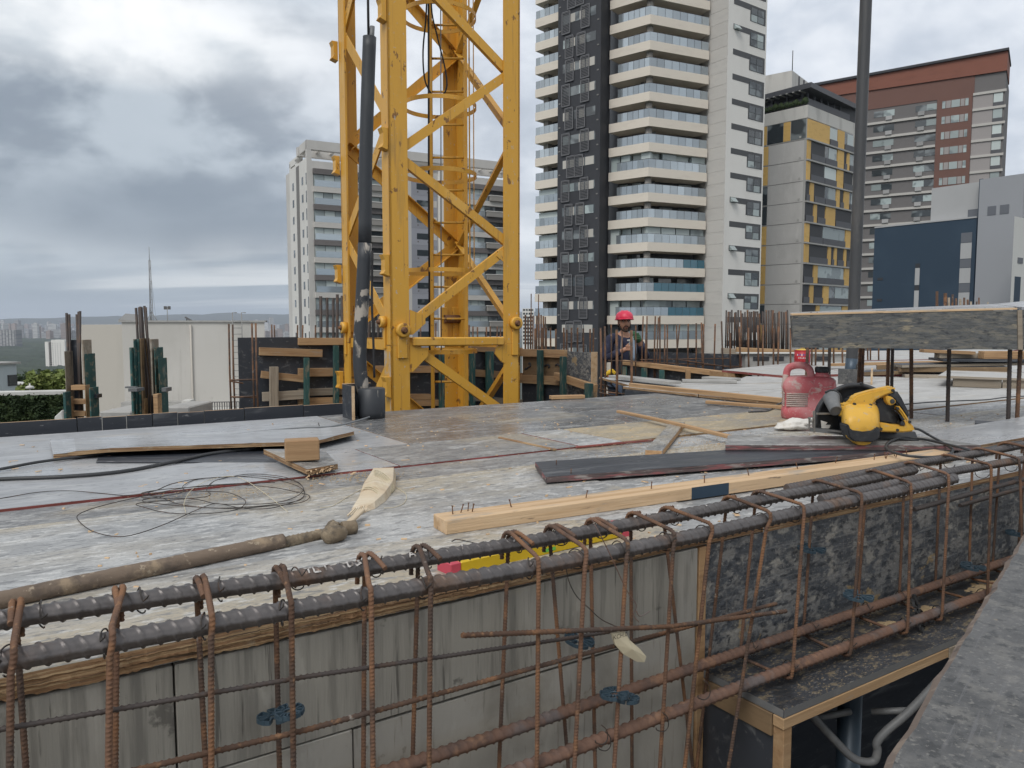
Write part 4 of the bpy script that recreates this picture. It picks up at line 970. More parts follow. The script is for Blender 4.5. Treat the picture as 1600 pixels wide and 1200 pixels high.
# ------------------------------------------------------------------ the deck and its formwork
def sheet(parent, u0, u1, w0, w1, name='plywood_sheet', mt='deck_film', z=0.0, t=.018, edge='ply_edge', tilt=0.0):
    F = SITE @ Matrix.Translation(V((u0, w0, z))) @ Matrix.Rotation(tilt, 4, 'Y')
    mb = MB(); mb.box(0, u1 - u0, 0, w1 - w0, -t, 0, [1, 0, 1, 1, 1, 1])
    return mb.build(name, [mt, edge], parent, F, bevel=.0015, local=True)
def build_deck():
    d = bpy.data.objects.new('deck', None); COL.objects.link(d); WM[d] = SITE.copy(); d.matrix_basis = SITE; d['kind'] = 'structure'
    rnd = random.Random(2); g = .0045
    def row(w0, w1, cuts, mats, t=.018, dz=0.0, edge='ply_edge'):
        for i in range(len(cuts) - 1):
            edge = edge if i < 3 else 'ply_edge'
            sheet(d, cuts[i] + g, cuts[i + 1] - g, w0 + g, w1 - g, mt=mats[i % len(mats)], z=rnd.uniform(-.0025, .0015) + dz, t=t, edge=edge)
    row(1.158, 2.088, [-2.6, -.75, 1.45, 3.1, 5.3, 7.0], ['deck_film_washed'])
    row(2.088, 2.300, [-2.6, -.2, 2.0, 4.0, 6.2, 7.5], ['deck_film_washed', 'deck_film', 'deck_film_washed'], dz=-.004)
    row(2.300, 2.715, [-2.6, 1.05, 1.80, 2.02, 3.79, 6.0, 8.2], ['deck_film_new', 'deck_film', 'deck_film_washed', 'deck_film_tan', 'deck_film_pale'], dz=.003, edge='ply_edge_red')
    row(2.715, 3.80, [-2.6, -.9, 1.28, 2.45, 3.62], ['deck_film_new', 'deck_film_new', 'deck_film_dark', 'deck_film_dark'])
    # right of the narrow trench
    row(2.715, 3.6, [3.80, 5.4, 7.6, 9.8], ['deck_film_pale'])
    row(3.6, 4.36, [3.80, 5.0, 7.2, 9.4, 11], ['deck_film_pale'])
    for pts, z in (([(988, 603), (936, 589), (1060, 597), (1150, 594), (1166, 588), (1226, 588), (1262, 597)], 0.0),):
        q = [onz(x, y, z) for x, y in pts]
        mb = MB(); mb.prism([p - UP * .018 for p in q], UP * .018, 0, 1); mb.build('plywood_sheet', ['deck_film_pale', 'ply_edge'], d)
    for k, (a, b, c, e) in enumerate((((1128, 578), (1226, 587), (1330, 584), (1245, 566)), ((1332, 584), (1500, 586), (1480, 562), (1247, 566)), ((1482, 562), (1502, 586), (1800, 590), (1760, 556)), ((1245, 565), (1480, 561), (1600, 545), (1280, 549)))):
        q = [onz(x, y, .02) for x, y in (a, b, c, e)]
        mb = MB(); mb.prism([p - UP * .02 for p in q], UP * .02, 0, 1); mb.build('plywood_sheet', ['deck_film_pale', 'ply_edge_red'], d)
    # joists and edge boards under the sheets
    for w in (1.45, 1.95, 2.25, 2.6, 3.1, 3.7):
        mb = MB(); mb.box(-2.6, 7.0, w - .04, w + .04, -.10, -.022, 0, SITE); mb.build('joist', 'wood_grey', d)
    for (u0, u1, w, nm) in ((-2.6, 3.62, 3.79, 'edge_or_blocker_board'),):
        mb = MB(); mb.box(u0, u1, w - .03, w - .008, -2.8, -.02, 0, SITE); mb.build(nm, 'film_dark', d)  # full-height board added to keep daylight out from under the deck
    mb = MB(); mb.box(3.625, 3.645, 2.75, 3.75, -.5, -.02, 0, SITE); mb.build('edge_or_blocker_board', 'film_dark', d)
    mb = MB(); mb.box(3.775, 3.80, 2.75, 4.3, -.5, -.022, 0, SITE); mb.build('edge_or_blocker_board', 'film_dark', d)
    lumber(uw(3.815, 2.78, .012), uw(3.83, 4.30, .012), .035, .03, 'edge_timber', 'wood', d)
    # storey below: floor, then boards added to keep it dark
    mb = MB(); mb.box(-5, 12, -4, 14, -3.0, -2.8, 0, SITE); struct(mb, 'floor', 'concrete_dark')
    mb = MB(); mb.box(-2.6, 6.5, 2.62, 2.66, -2.8, -.11, 0, SITE); mb.build('void_light_blocker', 'film_dark', d)  # dark wall added so the void under the soffit stays black
    mb = MB(); mb.box(-3.2, 7.2, -2.6, .88, -.98, -.92, 0, SITE); mb.build('unseen_light_blocker', 'wood_grey', d)  # out of view, added to block light to the storey below
    mb = MB(); mb.box(-2.7, -2.6, .5, 3.8, -2.8, -.02, 0, SITE); mb.build('edge_or_blocker_board', 'film_dark', d)  # unseen end board, added to shut light out on the left
    mb = MB(); mb.box(7.4, 7.5, .5, 3.8, -2.8, -.02, 0, SITE); mb.build('edge_or_blocker_board', 'film_dark', d)  # unseen end board, added to shut light out on the right
build_deck()

def build_kerb():
    """low upstand along the far left edge, made of short dark pieces"""
    t = thing('edge_upstand', 'low dark plywood upstand along the far left edge of the deck', 'formwork', M=SITE @ Matrix.Translation(V((-2.0, 3.9, 0))))
    cuts = [-2.6, -1.9, -1.2, -.6, -.1, .22, .32, .42, .53, .64, .76, .95, 1.25, 1.62]
    for i in range(len(cuts) - 1):
        F = SITE @ Matrix.Translation(V((cuts[i], 3.93, -.03))); mb = MB(); mb.box(0.002, cuts[i + 1] - cuts[i] - .002, 0, .018, 0, .072 + .002 * (i % 3), [1, 1, 0, 0, 0, 0])
        mb.build('upstand_board', ['film_dark', 'wood'], t, F, .001, local=True)
    mb = MB(); mb.box(-2.6, 1.62, 3.80, 3.929, -.05, -.02, 0, SITE); mb.build('ledge', 'film_dark', t)
build_kerb()

def build_panels():
    t = thing('grey_beam_form', 'grey weathered plywood beam side behind the rebar cage at lower left', 'formwork', M=SITE @ Matrix.Translation(V((0, 1.16, -.9))))
    def vp(u0, u1, z0, z1, mt, w=1.16, th=.018, nm='panel', edge='panel_grey_low'):
        F = SITE @ Matrix.Translation(V((u0, w, z0))); mb = MB(); mb.box(0.0015, u1 - u0 - .0015, 0, th, 0.0015, z1 - z0 - .0015, [1, 1, 0, 1, 0, 1])
        return mb.build(nm, [mt, edge], t, F, .0012, local=True)
    vp(-1.6, .172, -.192, -.019, 'panel_grey', 1.1605); vp(.172, 1.236, -.194, -.0185, 'panel_grey', 1.16)
    vp(-1.6, -.3, -1.3, -.194, 'panel_grey_low', 1.161); vp(-.3, .44, -1.3, -.194, 'panel_grey_low', 1.1605); vp(.44, 1.236, -1.3, -.1965, 'panel_grey_low', 1.1625)
    lipz = lambda u, v:   .0008 + .0150 * max(.0, min(1, 1.25 - .95 * u)) * (1 - v) ** 1.7
    mb = MB(); vs = []; fs = []; nu, nw = 60, 10
    for i in range(nu + 1):
        u = -.8 + 2.05 * i / nu
        for j in range(nw + 1): vs.append(uw(u, 1.1563 + .42 * j / nw, lipz(u, j / nw)))
    for i in range(nu):
        for j in range(nw): a = i * (nw + 1) + j; fs.append((a, a + nw + 1, a + nw + 2, a + 1))
    mb.add(vs, fs, 0, True); mb.build('curled_edge', 'deck_film_washed', t, SITE)
    # torn top edge of the sheet lying over the panels
    mb = MB(); N = 420; vs = []; fs = []; rr = random.Random(5)
    for i in range(N + 1):
        u = -.8 + 2.05 * i / N; fade = min(1, max(.25, 1.1 - u * .75))
        dn = (.010 + .009 * mnoise.noise(V((u * 9, 1, 0))) + .006 * mnoise.noise(V((u * 60, 3, 0))) + .004 * rr.random()) * fade * .6 + .007
        ou = .003 + .0035 * abs(mnoise.noise(V((u * 40, 7, 0)))) + .002 * rr.random()
        zt = lipz(u, 0); zz = [zt, zt - .003, zt - (zt + dn) * .3, zt - (zt + dn) * .36, zt - (zt + dn) * .62, zt - (zt + dn) * .68, -dn]
        vs += [uw(u, 1.1565 - (0 if q in (0,) else ou * (1.15 if q in (2, 4) else .45) * rr.uniform(.7, 1.2)), z) for q, z in enumerate(zz)] + [uw(u, 1.1597, -dn)]
    for i in range(N):
        for k in range(7): fs.append((8 * i + k, 8 * i + 8 + k, 8 * i + 9 + k, 8 * i + k + 1))
    mb.add(vs, fs); mb.build('torn_edge', 'ply_edge', t)
    mb = MB(); mb.box(-1.6, 1.236, 1.185, 1.25, -.12, -.03, 0, SITE); mb.build('waler', 'wood_grey', t)
    mb = MB(); mb.box(-1.6, 1.236, 1.185, 1.20, -1.3, -.02, 0, SITE); mb.build('backing', 'film_dark', t)
    # right hand beam form
    t = thing('black_beam_form', 'black mortar-stained beam side with a narrow plywood soffit below it', 'formwork', M=SITE @ Matrix.Translation(V((1.3, 1.1, -.33))))
    F = SITE @ Matrix.Translation(V((1.262, 1.164, -.315))); mb = MB(); mb.box(0, 2.2, 0, .018, 0, .296, [1, 1, 0, 1, 0, 1]); mb.build('panel', ['film_stained', 'ply_edge'], t, F, .001, local=True)
    F = SITE @ Matrix.Translation(V((3.466, 1.165, -.315))); mb = MB(); mb.box(0, 3.4, 0, .018, 0, .296, [1, 1, 0, 1, 0, 1]); mb.build('panel', ['film_stained', 'ply_edge'], t, F, .001, local=True)
    mb = MB(); mb.box(1.238, 1.261, 1.158, 1.2, -.55, -.02, 0, SITE); mb.build('end_timber', 'wood', t, bevel=.001)
    F = SITE @ Matrix.Translation(V((1.258, .945, -.318))); mb = MB(); mb.box(0, 4.6, 0, .217, 0, .018, [1, 0, 1, 1, 1, 1]); mb.build('soffit_board', ['soffit_film', 'tool_grey'], t, F, .001, local=True)
    F = SITE @ Matrix.Translation(V((1.256, .9435, -.341))); mb = MB(); mb.box(0, .62, 0, .026, 0, .0225, 0); mb.build('edge_timber', 'wood', t, F, .001, local=True)
    F = SITE @ Matrix.Translation(V((1.88, .9435, -.345))); mb = MB(); mb.box(0, 3, 0, .06, 0, .0265, 0); mb.build('edge_timber', 'wood_grey', t, F, .001, local=True)
    F = SITE @ Matrix.Translation(V((1.255, .972, -.366))); mb = MB(); mb.box(0, .03, 0, .19, 0, .047, 0); mb.build('end_timber', 'ply_brown', t, F, .001, local=True)
    mb = MB(); mb.box(1.262, 1.28, .972, 1.162, -1.3, -.367, 0, SITE); mb.build('bulkhead', ['film_dark'], t)
    mb = MB(); mb.box(1.260, 1.285, .945, .971, -1.3, -.342, 0, SITE); mb.build('post', 'wood', t, bevel=.001)
    mb = MB(); mb.box(1.26, 5.5, 1.2, 1.215, -1.3, -.33, 0, SITE); 
    # dust and sawdust lying on the soffit
    rnd = random.Random(6); mb = MB(); nu, nw = 220, 26
    vs = []; fs = []
    for i in range(nu + 1):
        u = 1.30 + 1.9 * i / nu
        for j in range(nw + 1):
            w = .965 + .193 * j / nw
            h = mnoise.noise(V((u * 7, w * 16, 2))) * .006 + mnoise.noise(V((u * 30, w * 40, 5))) * .0035 + .006 * min(1, max(0, (u - 1.55) / .7)) * math.exp(-((w - 1.08) / .05) ** 2) - .0035 + .003 * mnoise.noise(V((u * 90, w * 90, 1))) - .0022
            edge = -.006 if i in (0, nu) or j in (0, nw) else 0
            vs.append(uw(u, w, -.3 + h * .8 + edge))
    for i in range(nu):
        for j in range(nw):
            a = i * (nw + 1) + j; fs.append((a, a + nw + 1, a + nw + 2, a + 1))
    mb.add(vs, fs, 0, True); s = mb.build('sawdust', 'dust'); tag(s, 'drift of tan sawdust lying on the black beam soffit', 'sawdust', kind='stuff')
    # steel prop and bent pipe in the dark under the soffit
    p = uw(1.66, 1.06, -.36)
    t = thing('steel_prop', 'blue-grey steel prop standing in the dark under the beam soffit', 'prop', (p.x, p.y, -2.8))
    mb = MB(); mb.tube([V((p.x, p.y, -2.8)), V((p.x, p.y, -.37))], .028, 14); mb.build('tube', 'pole_blue', t)
    lumber(uw(1.60, 1.03, -.356), uw(1.80, 1.10, -.352), .07, .022, 'head_block', 'wood_grey', t)
    pts = [ony(x, y, 1.70) for x, y in ((1235, 1072), (1262, 1110), (1300, 1152), (1330, 1182), (1350, 1190), (1366, 1188), (1371, 1172), (1370, 1160), (1385, 1142), (1420, 1112), (1470, 1060))]
    t = thing('bent_pipe', 'bent grey steel pipe handle below the soffit beside the prop', 'pipe', tuple(pts[4]))
    mb = MB(); mb.tube(smooth_path(pts, 5), .0095, 8); mb.build('tube', 'tool_grey', t)
    mb = MB(); mb.tube([ony(1272, 1122, 1.715), ony(1328, 1112, 1.75)], .008, 8); mb.build('cross_tube', 'tool_grey', t)
    mb = MB(); mb.tube([ony(1362, 1112, 1.75), ony(1422, 1110, 1.715)], .008, 8); mb.build('cross_tube', 'tool_grey', t)
build_panels()

def build_near_board():
    a, b = onz(1600, 830, .008), onz(1375, 1200, -.004)
    e = (a - b).normalized(); o = b - e * .75; F = axes(o, e, UP)
    n = F.to_3x3() @ V((0, -1, 0))
    mb = MB(); L, wd = 2.75, 1.15; t = .019
    N = 70; rnd = random.Random(3); vs = []; fs = []; mi = []
    for i in range(N + 1):
        x = L * i / N; j = mnoise.noise(V((x * 21, 0, 0))) * .0035 + mnoise.noise(V((x * 70, 3, 0))) * .002
        for y, z in ((-wd, -t), (j - .001, -t), (j, -.006 + j * .4), (j - .008 - abs(j) * .6, 0), (-wd, 0)): vs.append(V((x, y, z)))
    for i in range(N):
        for k in range(5):
            k2 = (k + 1) % 5; fs.append((5 * i + k, 5 * i + k2, 5 * i + 5 + k2, 5 * i + 5 + k)); mi.append([0, 1, 1, 0, 0][k])
    fs += [(4, 3, 2, 1, 0), tuple(5 * N + k for k in range(5))]; mi += [1, 1]
    fs = [tuple(reversed(f)) for f in fs]
    mb.add(vs, fs, mi)
    o = mb.build('plywood_board', ['board_worn', 'board_edge'], None, F, local=True)
    tag(o, 'large scuffed black plywood board with a worn edge at the lower right corner', 'plywood board')
    F2 = F @ Matrix.Translation(V((.5, -.45, -.10)))
    lumber(F @ V((.1, -.2, -.021)), F @ V((2.6, -.2, -.021)), .07, .08, 'support_timber', 'wood_grey', up=UP, z0=-.08, label='grey timber bearer hidden under the large worn board', cat='timber')
build_near_board()

# ------------------------------------------------------------------ formwork round the mast opening
PHI = R(30.5)
fx, gx = V((math.cos(PHI), math.sin(PHI), 0)), V((-math.sin(PHI), math.cos(PHI), 0))
def build_opening():
    Cn = P2(815, 10.6); Lf = Cn - V((.8616, .5075, 0)) * 3.75; En = Cn + V((.5075, -.8616, 0)) * 1.67
    FA = Facade(Lf, Cn); FB = Facade(Cn, En); zc = zy(545, 10.6)
    t = thing('opening_form', 'black plywood wall with timber rails and green stakes behind the mast', 'formwork', (Lf.x, Lf.y, -1.6))
    zl = FA.z_(450, 527)
    part(t, 'panel', 'film_dark', lambda mb: FA.box(mb, 0, FA.s_(466), -1.8, FA.z_(430, 527), 0, .02))
    part(t, 'panel', 'film_dark', lambda mb: FA.box(mb, FA.s_(466) + .004, FA.s_(640), -1.8, FA.z_(500, 531), .003, .02))
    part(t, 'panel', 'film_dark', lambda mb: FA.box(mb, FA.s_(640) + .004, FA.L - .02, -1.8, zc, .0, .02))
    def rail(F, x0, y0, x1, y1, h, mt='wood', d=.055, off=0.0, nm='rail'):
        a, b = F.hit(x0, y0, -off - d / 2), F.hit(x1, y1, -off - d / 2)
        hh = h * (a.y + b.y) / 2 / FPX
        return lumber(a, b, d, hh, nm, mt, t)
    rail(FA, 405, 549, 503, 552, 12, 'wood'); rail(FA, 466, 533.5, 600, 533.5, 11); rail(FA, 466, 582, 545, 581, 13); rail(FA, 408, 585, 474, 592, 11, off=.06)
    rail(FA, 410, 620, 480, 616, 14, 'wood_grey', off=.06); rail(FA, 466, 613, 540, 611, 11, 'wood_grey'); rail(FA, 466, 629, 540, 627, 14)
    rail(FA, 545, 577, 690, 577, 11); rail(FA, 640, 620, 672, 620, 9); rail(FA, 640, 630, 700, 629, 9); rail(FA, 735, 543, 815, 549, 11); rail(FA, 733, 582, 815, 588, 11); rail(FA, 733, 622, 815, 628, 8, 'wood_grey')
    def stake(F, x, y0, y1, w, mt='wood_green', off=.06, nm='stake', sh=0):
        a, b = F.hit(x + sh, y1, -off - .025), F.hit(x, y0, -off - .025)
        return lumber(a, b, w * a.y / FPX, .05, nm, mt, t, up=F.n)
    stake(FA, 525, 540, 668, 8); stake(FA, 479, 559, 665, 8, off=.12); stake(FA, 428, 573, 660, 13, 'wood_grey', off=.12); stake(FA, 765, 549, 650, 12); stake(FA, 690, 545, 660, 7, 'wood_green'); stake(FA, 738, 549, 640, 8)
    t = thing('opening_form', 'brown plywood wall with green stakes and slanting timbers right of the mast', 'formwork', (En.x, En.y, -1.6))
    part(t, 'panel', 'ply_brown', lambda mb: FB.box(mb, .03, FB.s_(883), -1.8, zc, 0, .02))
    part(t, 'panel', 'film_stained', lambda mb: FB.box(mb, FB.s_(883) + .004, FB.L - .02, -1.8, zc, -.004, .016))
    part(t, 'panel', 'film_dark', lambda mb: FB.box(mb, .03, FB.s_(883), -1.8, FB.z_(850, 600), -.012, -.001))
    part(t, 'end_edge', 'wood_fresh', lambda mb: FB.box(mb, FB.L - .019, FB.L, -1.8, zc + .01, -.03, .05))
    rail(FB, 815, 551, 884, 553, 12); rail(FB, 815, 592, 876, 595, 13, off=.0); rail(FB, 868, 587, 931, 607, 12, 'wood', off=.06)
    stake(FB, 844, 547, 650, 11); stake(FB, 880, 557, 650, 11, off=.11); stake(FB, 920, 599, 650, 15, 'wood_green', off=.12)
    for pts in (((823, 577), (825, 574), (829, 572), (828, 567), (826, 569)), ((820, 578), (822, 575)), ((851, 572), (855, 570), (859, 572), (857, 575)), ((868, 571), (871, 569), (874, 572))):
        mb = MB(); mb.tube(smooth_path([FB.hit(x, y, -.003) for x, y in pts], 4), .012, 5); mb.build('paint_mark', 'b_dark', t)
    a, b = onz(860, 624, .0), onz(912, 622.5, .0)
    lumber(a + UP * .012, b + UP * .012, .05, .022, 'plank', 'wood', label='short brown plank on the deck edge in front of the brown plywood wall', cat='plank')
build_opening()

# ------------------------------------------------------------------ crane mast
def build_mast():
    S = 1.45; A_ = V((-.157 * 7.44, 7.44, 0)); B_ = A_ + fx * S; C_ = A_ + gx * S; D_ = A_ + (fx + gx) * S
    t = thing('crane_mast', 'yellow lattice tower crane mast with a caged ladder inside', 'crane', (A_.x, A_.y, -2.8))
    z0, z1 = -2.8, 6.6; fw, th = .19, .02; zj = .255
    def leg(Pt, d1, d2, worn=False):
        mb = MB()
        for lo, hi in ((z0, zj - .004), (zj + .004, z1)):
            for a, b in ((d1, d2), (d2, d1)):
                p = [Pt, Pt + a * fw, Pt + a * fw + b * th, Pt + b * th]
                if a is d2: p = [Pt + b * th, Pt + b * th + a * fw, Pt + a * fw, Pt]
                mb.prism([V((q.x, q.y, lo)) for q in p], (0, 0, hi - lo))
        return mb.build('leg', 'mast_yellow', t)
    legs = [leg(A_, fx, gx), leg(B_, -fx, gx), leg(C_, fx, -gx), leg(D_, -fx, -gx)]
    Ff = Facade(A_, B_)
    def angle(a, b, n, w=.088, lip=.05, name='brace', mt='mast_yellow'):
        """rolled angle: a flat in the face plane and a lip going inside"""
        d = (b - a).normalized(); y = n.cross(d); M = Matrix((d, y, n)).transposed().to_4x4(); M.translation = a; L = (b - a).length
        mb = MB(); mb.box(0, L, -w / 2, w / 2, 0, .009, 0, M); mb.box(0.002, L - .002, w / 2 - .009, w / 2, .009, lip, 0, M)
        return mb.build(name, mt, t)
    def F2p(x, y, off=.022): return Ff.hit(x, y, off)
    for (x0, y0, x1, y1) in ((664, -26, 800, 118), (800, 112, 628, 232), (626, 246, 800, 384), (800, 383, 648, 502), (650, 545, 800, 652), (634, -40, 800, -150)):
        a, b = F2p(x0, y0), F2p(x1, y1)
        if a.z < b.z: a, b = b, a
        angle(a, b, gx)
    # the same zigzag on the three other faces
    zs = [(.40, 1.40), (2.42, 1.40), (2.42, 3.62), (4.75, 3.62), (4.75, 5.9)]
    for Pa, Pb, n in ((A_, C_, fx), (B_, D_, -fx), (C_, D_, -gx)):
        dd = (Pb - Pa).normalized()
        for za, zb in zs + [(.12, -1.0), (-2.2, -1.0)]:
            a = Pa + dd * .06 + n * .022 + UP * za; b = Pb - dd * .06 + n * .022 + UP * zb
            if a.z < b.z: a, b = b, a
            angle(a, b, n, .115, .07)
        a = Pa + dd * .1 + n * .024 + UP * zj; b = Pb - dd * .1 + n * .024 + UP * zj
        angle(a, b, n, .10, .05, 'strut')
    a, b = F2p(645, 534, -.014), F2p(787, 533, -.014)
    mb = MB(); mb.beam(a, b, .05, .088); mb.build('strut', 'mast_yellow', t, bevel=.012)
    a, b = F2p(615, -20, -.004), F2p(800, -19, -.004)
    def plate(F, pts, d0=-.006, d1=.014, name='gusset', mt='mast_yellow', bev=0):
        mb = MB(); mb.prism([F.hit(x, y, d0) for x, y in pts], F.n * (d1 - d0)); return mb.build(name, mt, t, bevel=bev)
    plate(Ff, [(641, 484), (664, 493), (665, 505), (645, 523), (641, 523)]); plate(Ff, [(641, 538), (669, 546), (669, 556), (645, 581), (641, 581)])
    plate(Ff, [(789, 536), (776, 541), (774, 553), (784, 566), (789, 567)]); plate(Ff, [(789, 390), (779, 392), (776, 400), (789, 411)], .012, .02); pass
    Fl = Facade(C_, A_)
    # pinned splice at each corner
    def splice(F, x, y, w, h, r):
        c = F.hit(x, y, 0); k = c.y / FPX; s = (c - F.a).dot(F.d)
        mb = MB(); F.box(mb, s - w * k / 2, s + w * k / 2, c.z - h * k, c.z + .02, -.022, -.001); o = mb.build('splice_plate', 'mast_yellow', t, bevel=.006)
        M = F.M @ Matrix.Translation(V((s, -.001, c.z))) @ Matrix.Rotation(R(90), 4, 'X')
        mb = MB(); mb.lathe([(r * k, 0), (r * k, .055), (r * k * .8, .06)], 18, M); b = mb.build('pin_boss', 'mast_yellow', t)
        mb = MB(); mb.lathe([(r * k * .5, .0605), (r * k * .5, .068), (r * k * .3, .076), (r * k * .3, .09)], 10, M); mb.build('pin', 'bolt_rust', b)
    splice(Ff, 628, 516, 16, 44, 11.5); splice(Ff, 804, 505, 11, 50, 10)
    for px, py, w in ((602, 503, 8), (541, 512, 7)): splice(Fl, px, py, w, 42, 9)
    for k, Pc in enumerate((D_,)):
        mb = MB()
        for q in (0, .16): mb.beam(Pc - fx * (.05 + q) - gx * .03 + UP * .30, Pc - fx * (.05 + q) - gx * .03 + UP * .66, .03, .09, up=fx)
        mb.build('pin_lug', 'mast_yellow', t, bevel=.004)
        mb = MB(); mb.tube([Pc - fx * .22 - gx * .06 + UP * .52, Pc - fx * .0 - gx * .06 + UP * .52], .05, 12); mb.build('pin', 'bolt_rust', t)
    # climbing cleats on the left corners
    for Pc, ys, x in ((A_, (14, 216, 414, 605), 600), (C_, (79, 258, 428, 594), 535)):
        for y in ys:
            z = ony(x, y, Pc.y).z; n = -fx
            mb = MB(); p = Pc + n * .002 + gx * .01
            mb.prism([p + UP * (z - .11), p + n * .07 + UP * (z - .085), p + n * .05 + UP * (z - .05), p + n * .05 + UP * (z + .05), p + n * .07 + UP * (z + .1), p + UP * (z + .1)], gx * .10)
            mb.build('cleat', 'mast_yellow', t, bevel=.003)
    # worn paint strip low on the left flange
    mb = MB(); p = A_ + gx * .185 - fx * .004
    mb.prism([V((q.x, q.y, -.9)) for q in (A_ + gx * .02 - fx * .003, A_ + gx * .185 - fx * .003, A_ + gx * .185 - fx * .0005, A_ + gx * .02 - fx * .0005)], (0, 0, 1.1)); mb.build('worn_plate', 'mast_worn', t)
    # ladder
    YL = 8.35; xl, xr = ony(674, 300, YL).x, ony(728, 300, YL).x
    mb = MB()
    for x in (xl, xr): mb.box(x - .018, x + .018, YL - .03, YL + .03, -2.6, 6.4)
    ld = mb.build('ladder', 'mast_yellow', t)
    zr = zy(246.5, YL); st = .342
    for k in range(-13, 14):
        z = zr + st * k
        mb = MB(); mb.tube([V((xl, YL, z)), V((xr, YL, z))], .0125, 7); mb.build('rung', 'mast_yellow', ld)
    cx, cy, r = (xl + xr) / 2 - .09, YL - .02, .385
    for y in (28, 168, 275, 425, 548):
        z = zy(y, YL); pts = [V((cx + r * math.cos(a), cy + r * math.sin(a) * 1.05, z)) for a in [2 * math.pi * i / 40 for i in range(40)]]
        mb = MB()
        vs = []; fs = []
        for i, q in enumerate(pts):
            o = (q - V((cx, cy, z))).normalized()
            vs += [q - UP * .022, q + UP * .022, q + UP * .022 + o * .006, q - UP * .022 + o * .006]
        n = len(pts)
        for i in range(n):
            j = (i + 1) % n
            for k in range(4): fs.append((4 * i + k, 4 * i + (k + 1) % 4, 4 * j + (k + 1) % 4, 4 * j + k))
        mb.add(vs, fs); mb.build('cage_hoop', 'mast_yellow', ld)
    for a in (R(200), R(330), R(20)):
        q = V((cx + (r - .008) * math.cos(a), cy + (r - .008) * 1.05 * math.sin(a), 0)); mb = MB(); mb.beam(q + UP * zy(430, YL), q + UP * 6.4, .02, .006, up=V((math.cos(a), math.sin(a), 0))); mb.build('cage_strap', 'mast_yellow', ld)
    # cables hanging inside the mast
    Yc = 8.05
    mb = MB(); mb.tube(smooth_path([ony(x, y, Yc) for x, y in ((668, -60), (666, 20), (661, 80), (664, 125), (676, 148), (690, 150), (698, 135), (695, 105), (684, 60), (674, 10), (678, -60))], 6), .009, 6); mb.build('cable', 'rope_black', t)
    mb = MB(); mb.tube(smooth_path([ony(x, y, Yc - .05) for x, y in ((650, -30), (660, 0), (672, 4), (684, 2), (690, -20))], 6), .009, 6); mb.build('cable', 'rope_black', t)
    mb = MB(); mb.tube([ony(669.5, -60, Yc), ony(670, 300, Yc), ony(671.5, 560, Yc)], .011, 6); mb.build('cable', 'rope_black', t)
    mb = MB(); mb.tube([ony(688.5, -60, Yc), ony(689.5, 620, Yc)], .006, 5); mb.build('steel_rope', 'tool_grey', t)
build_mast()

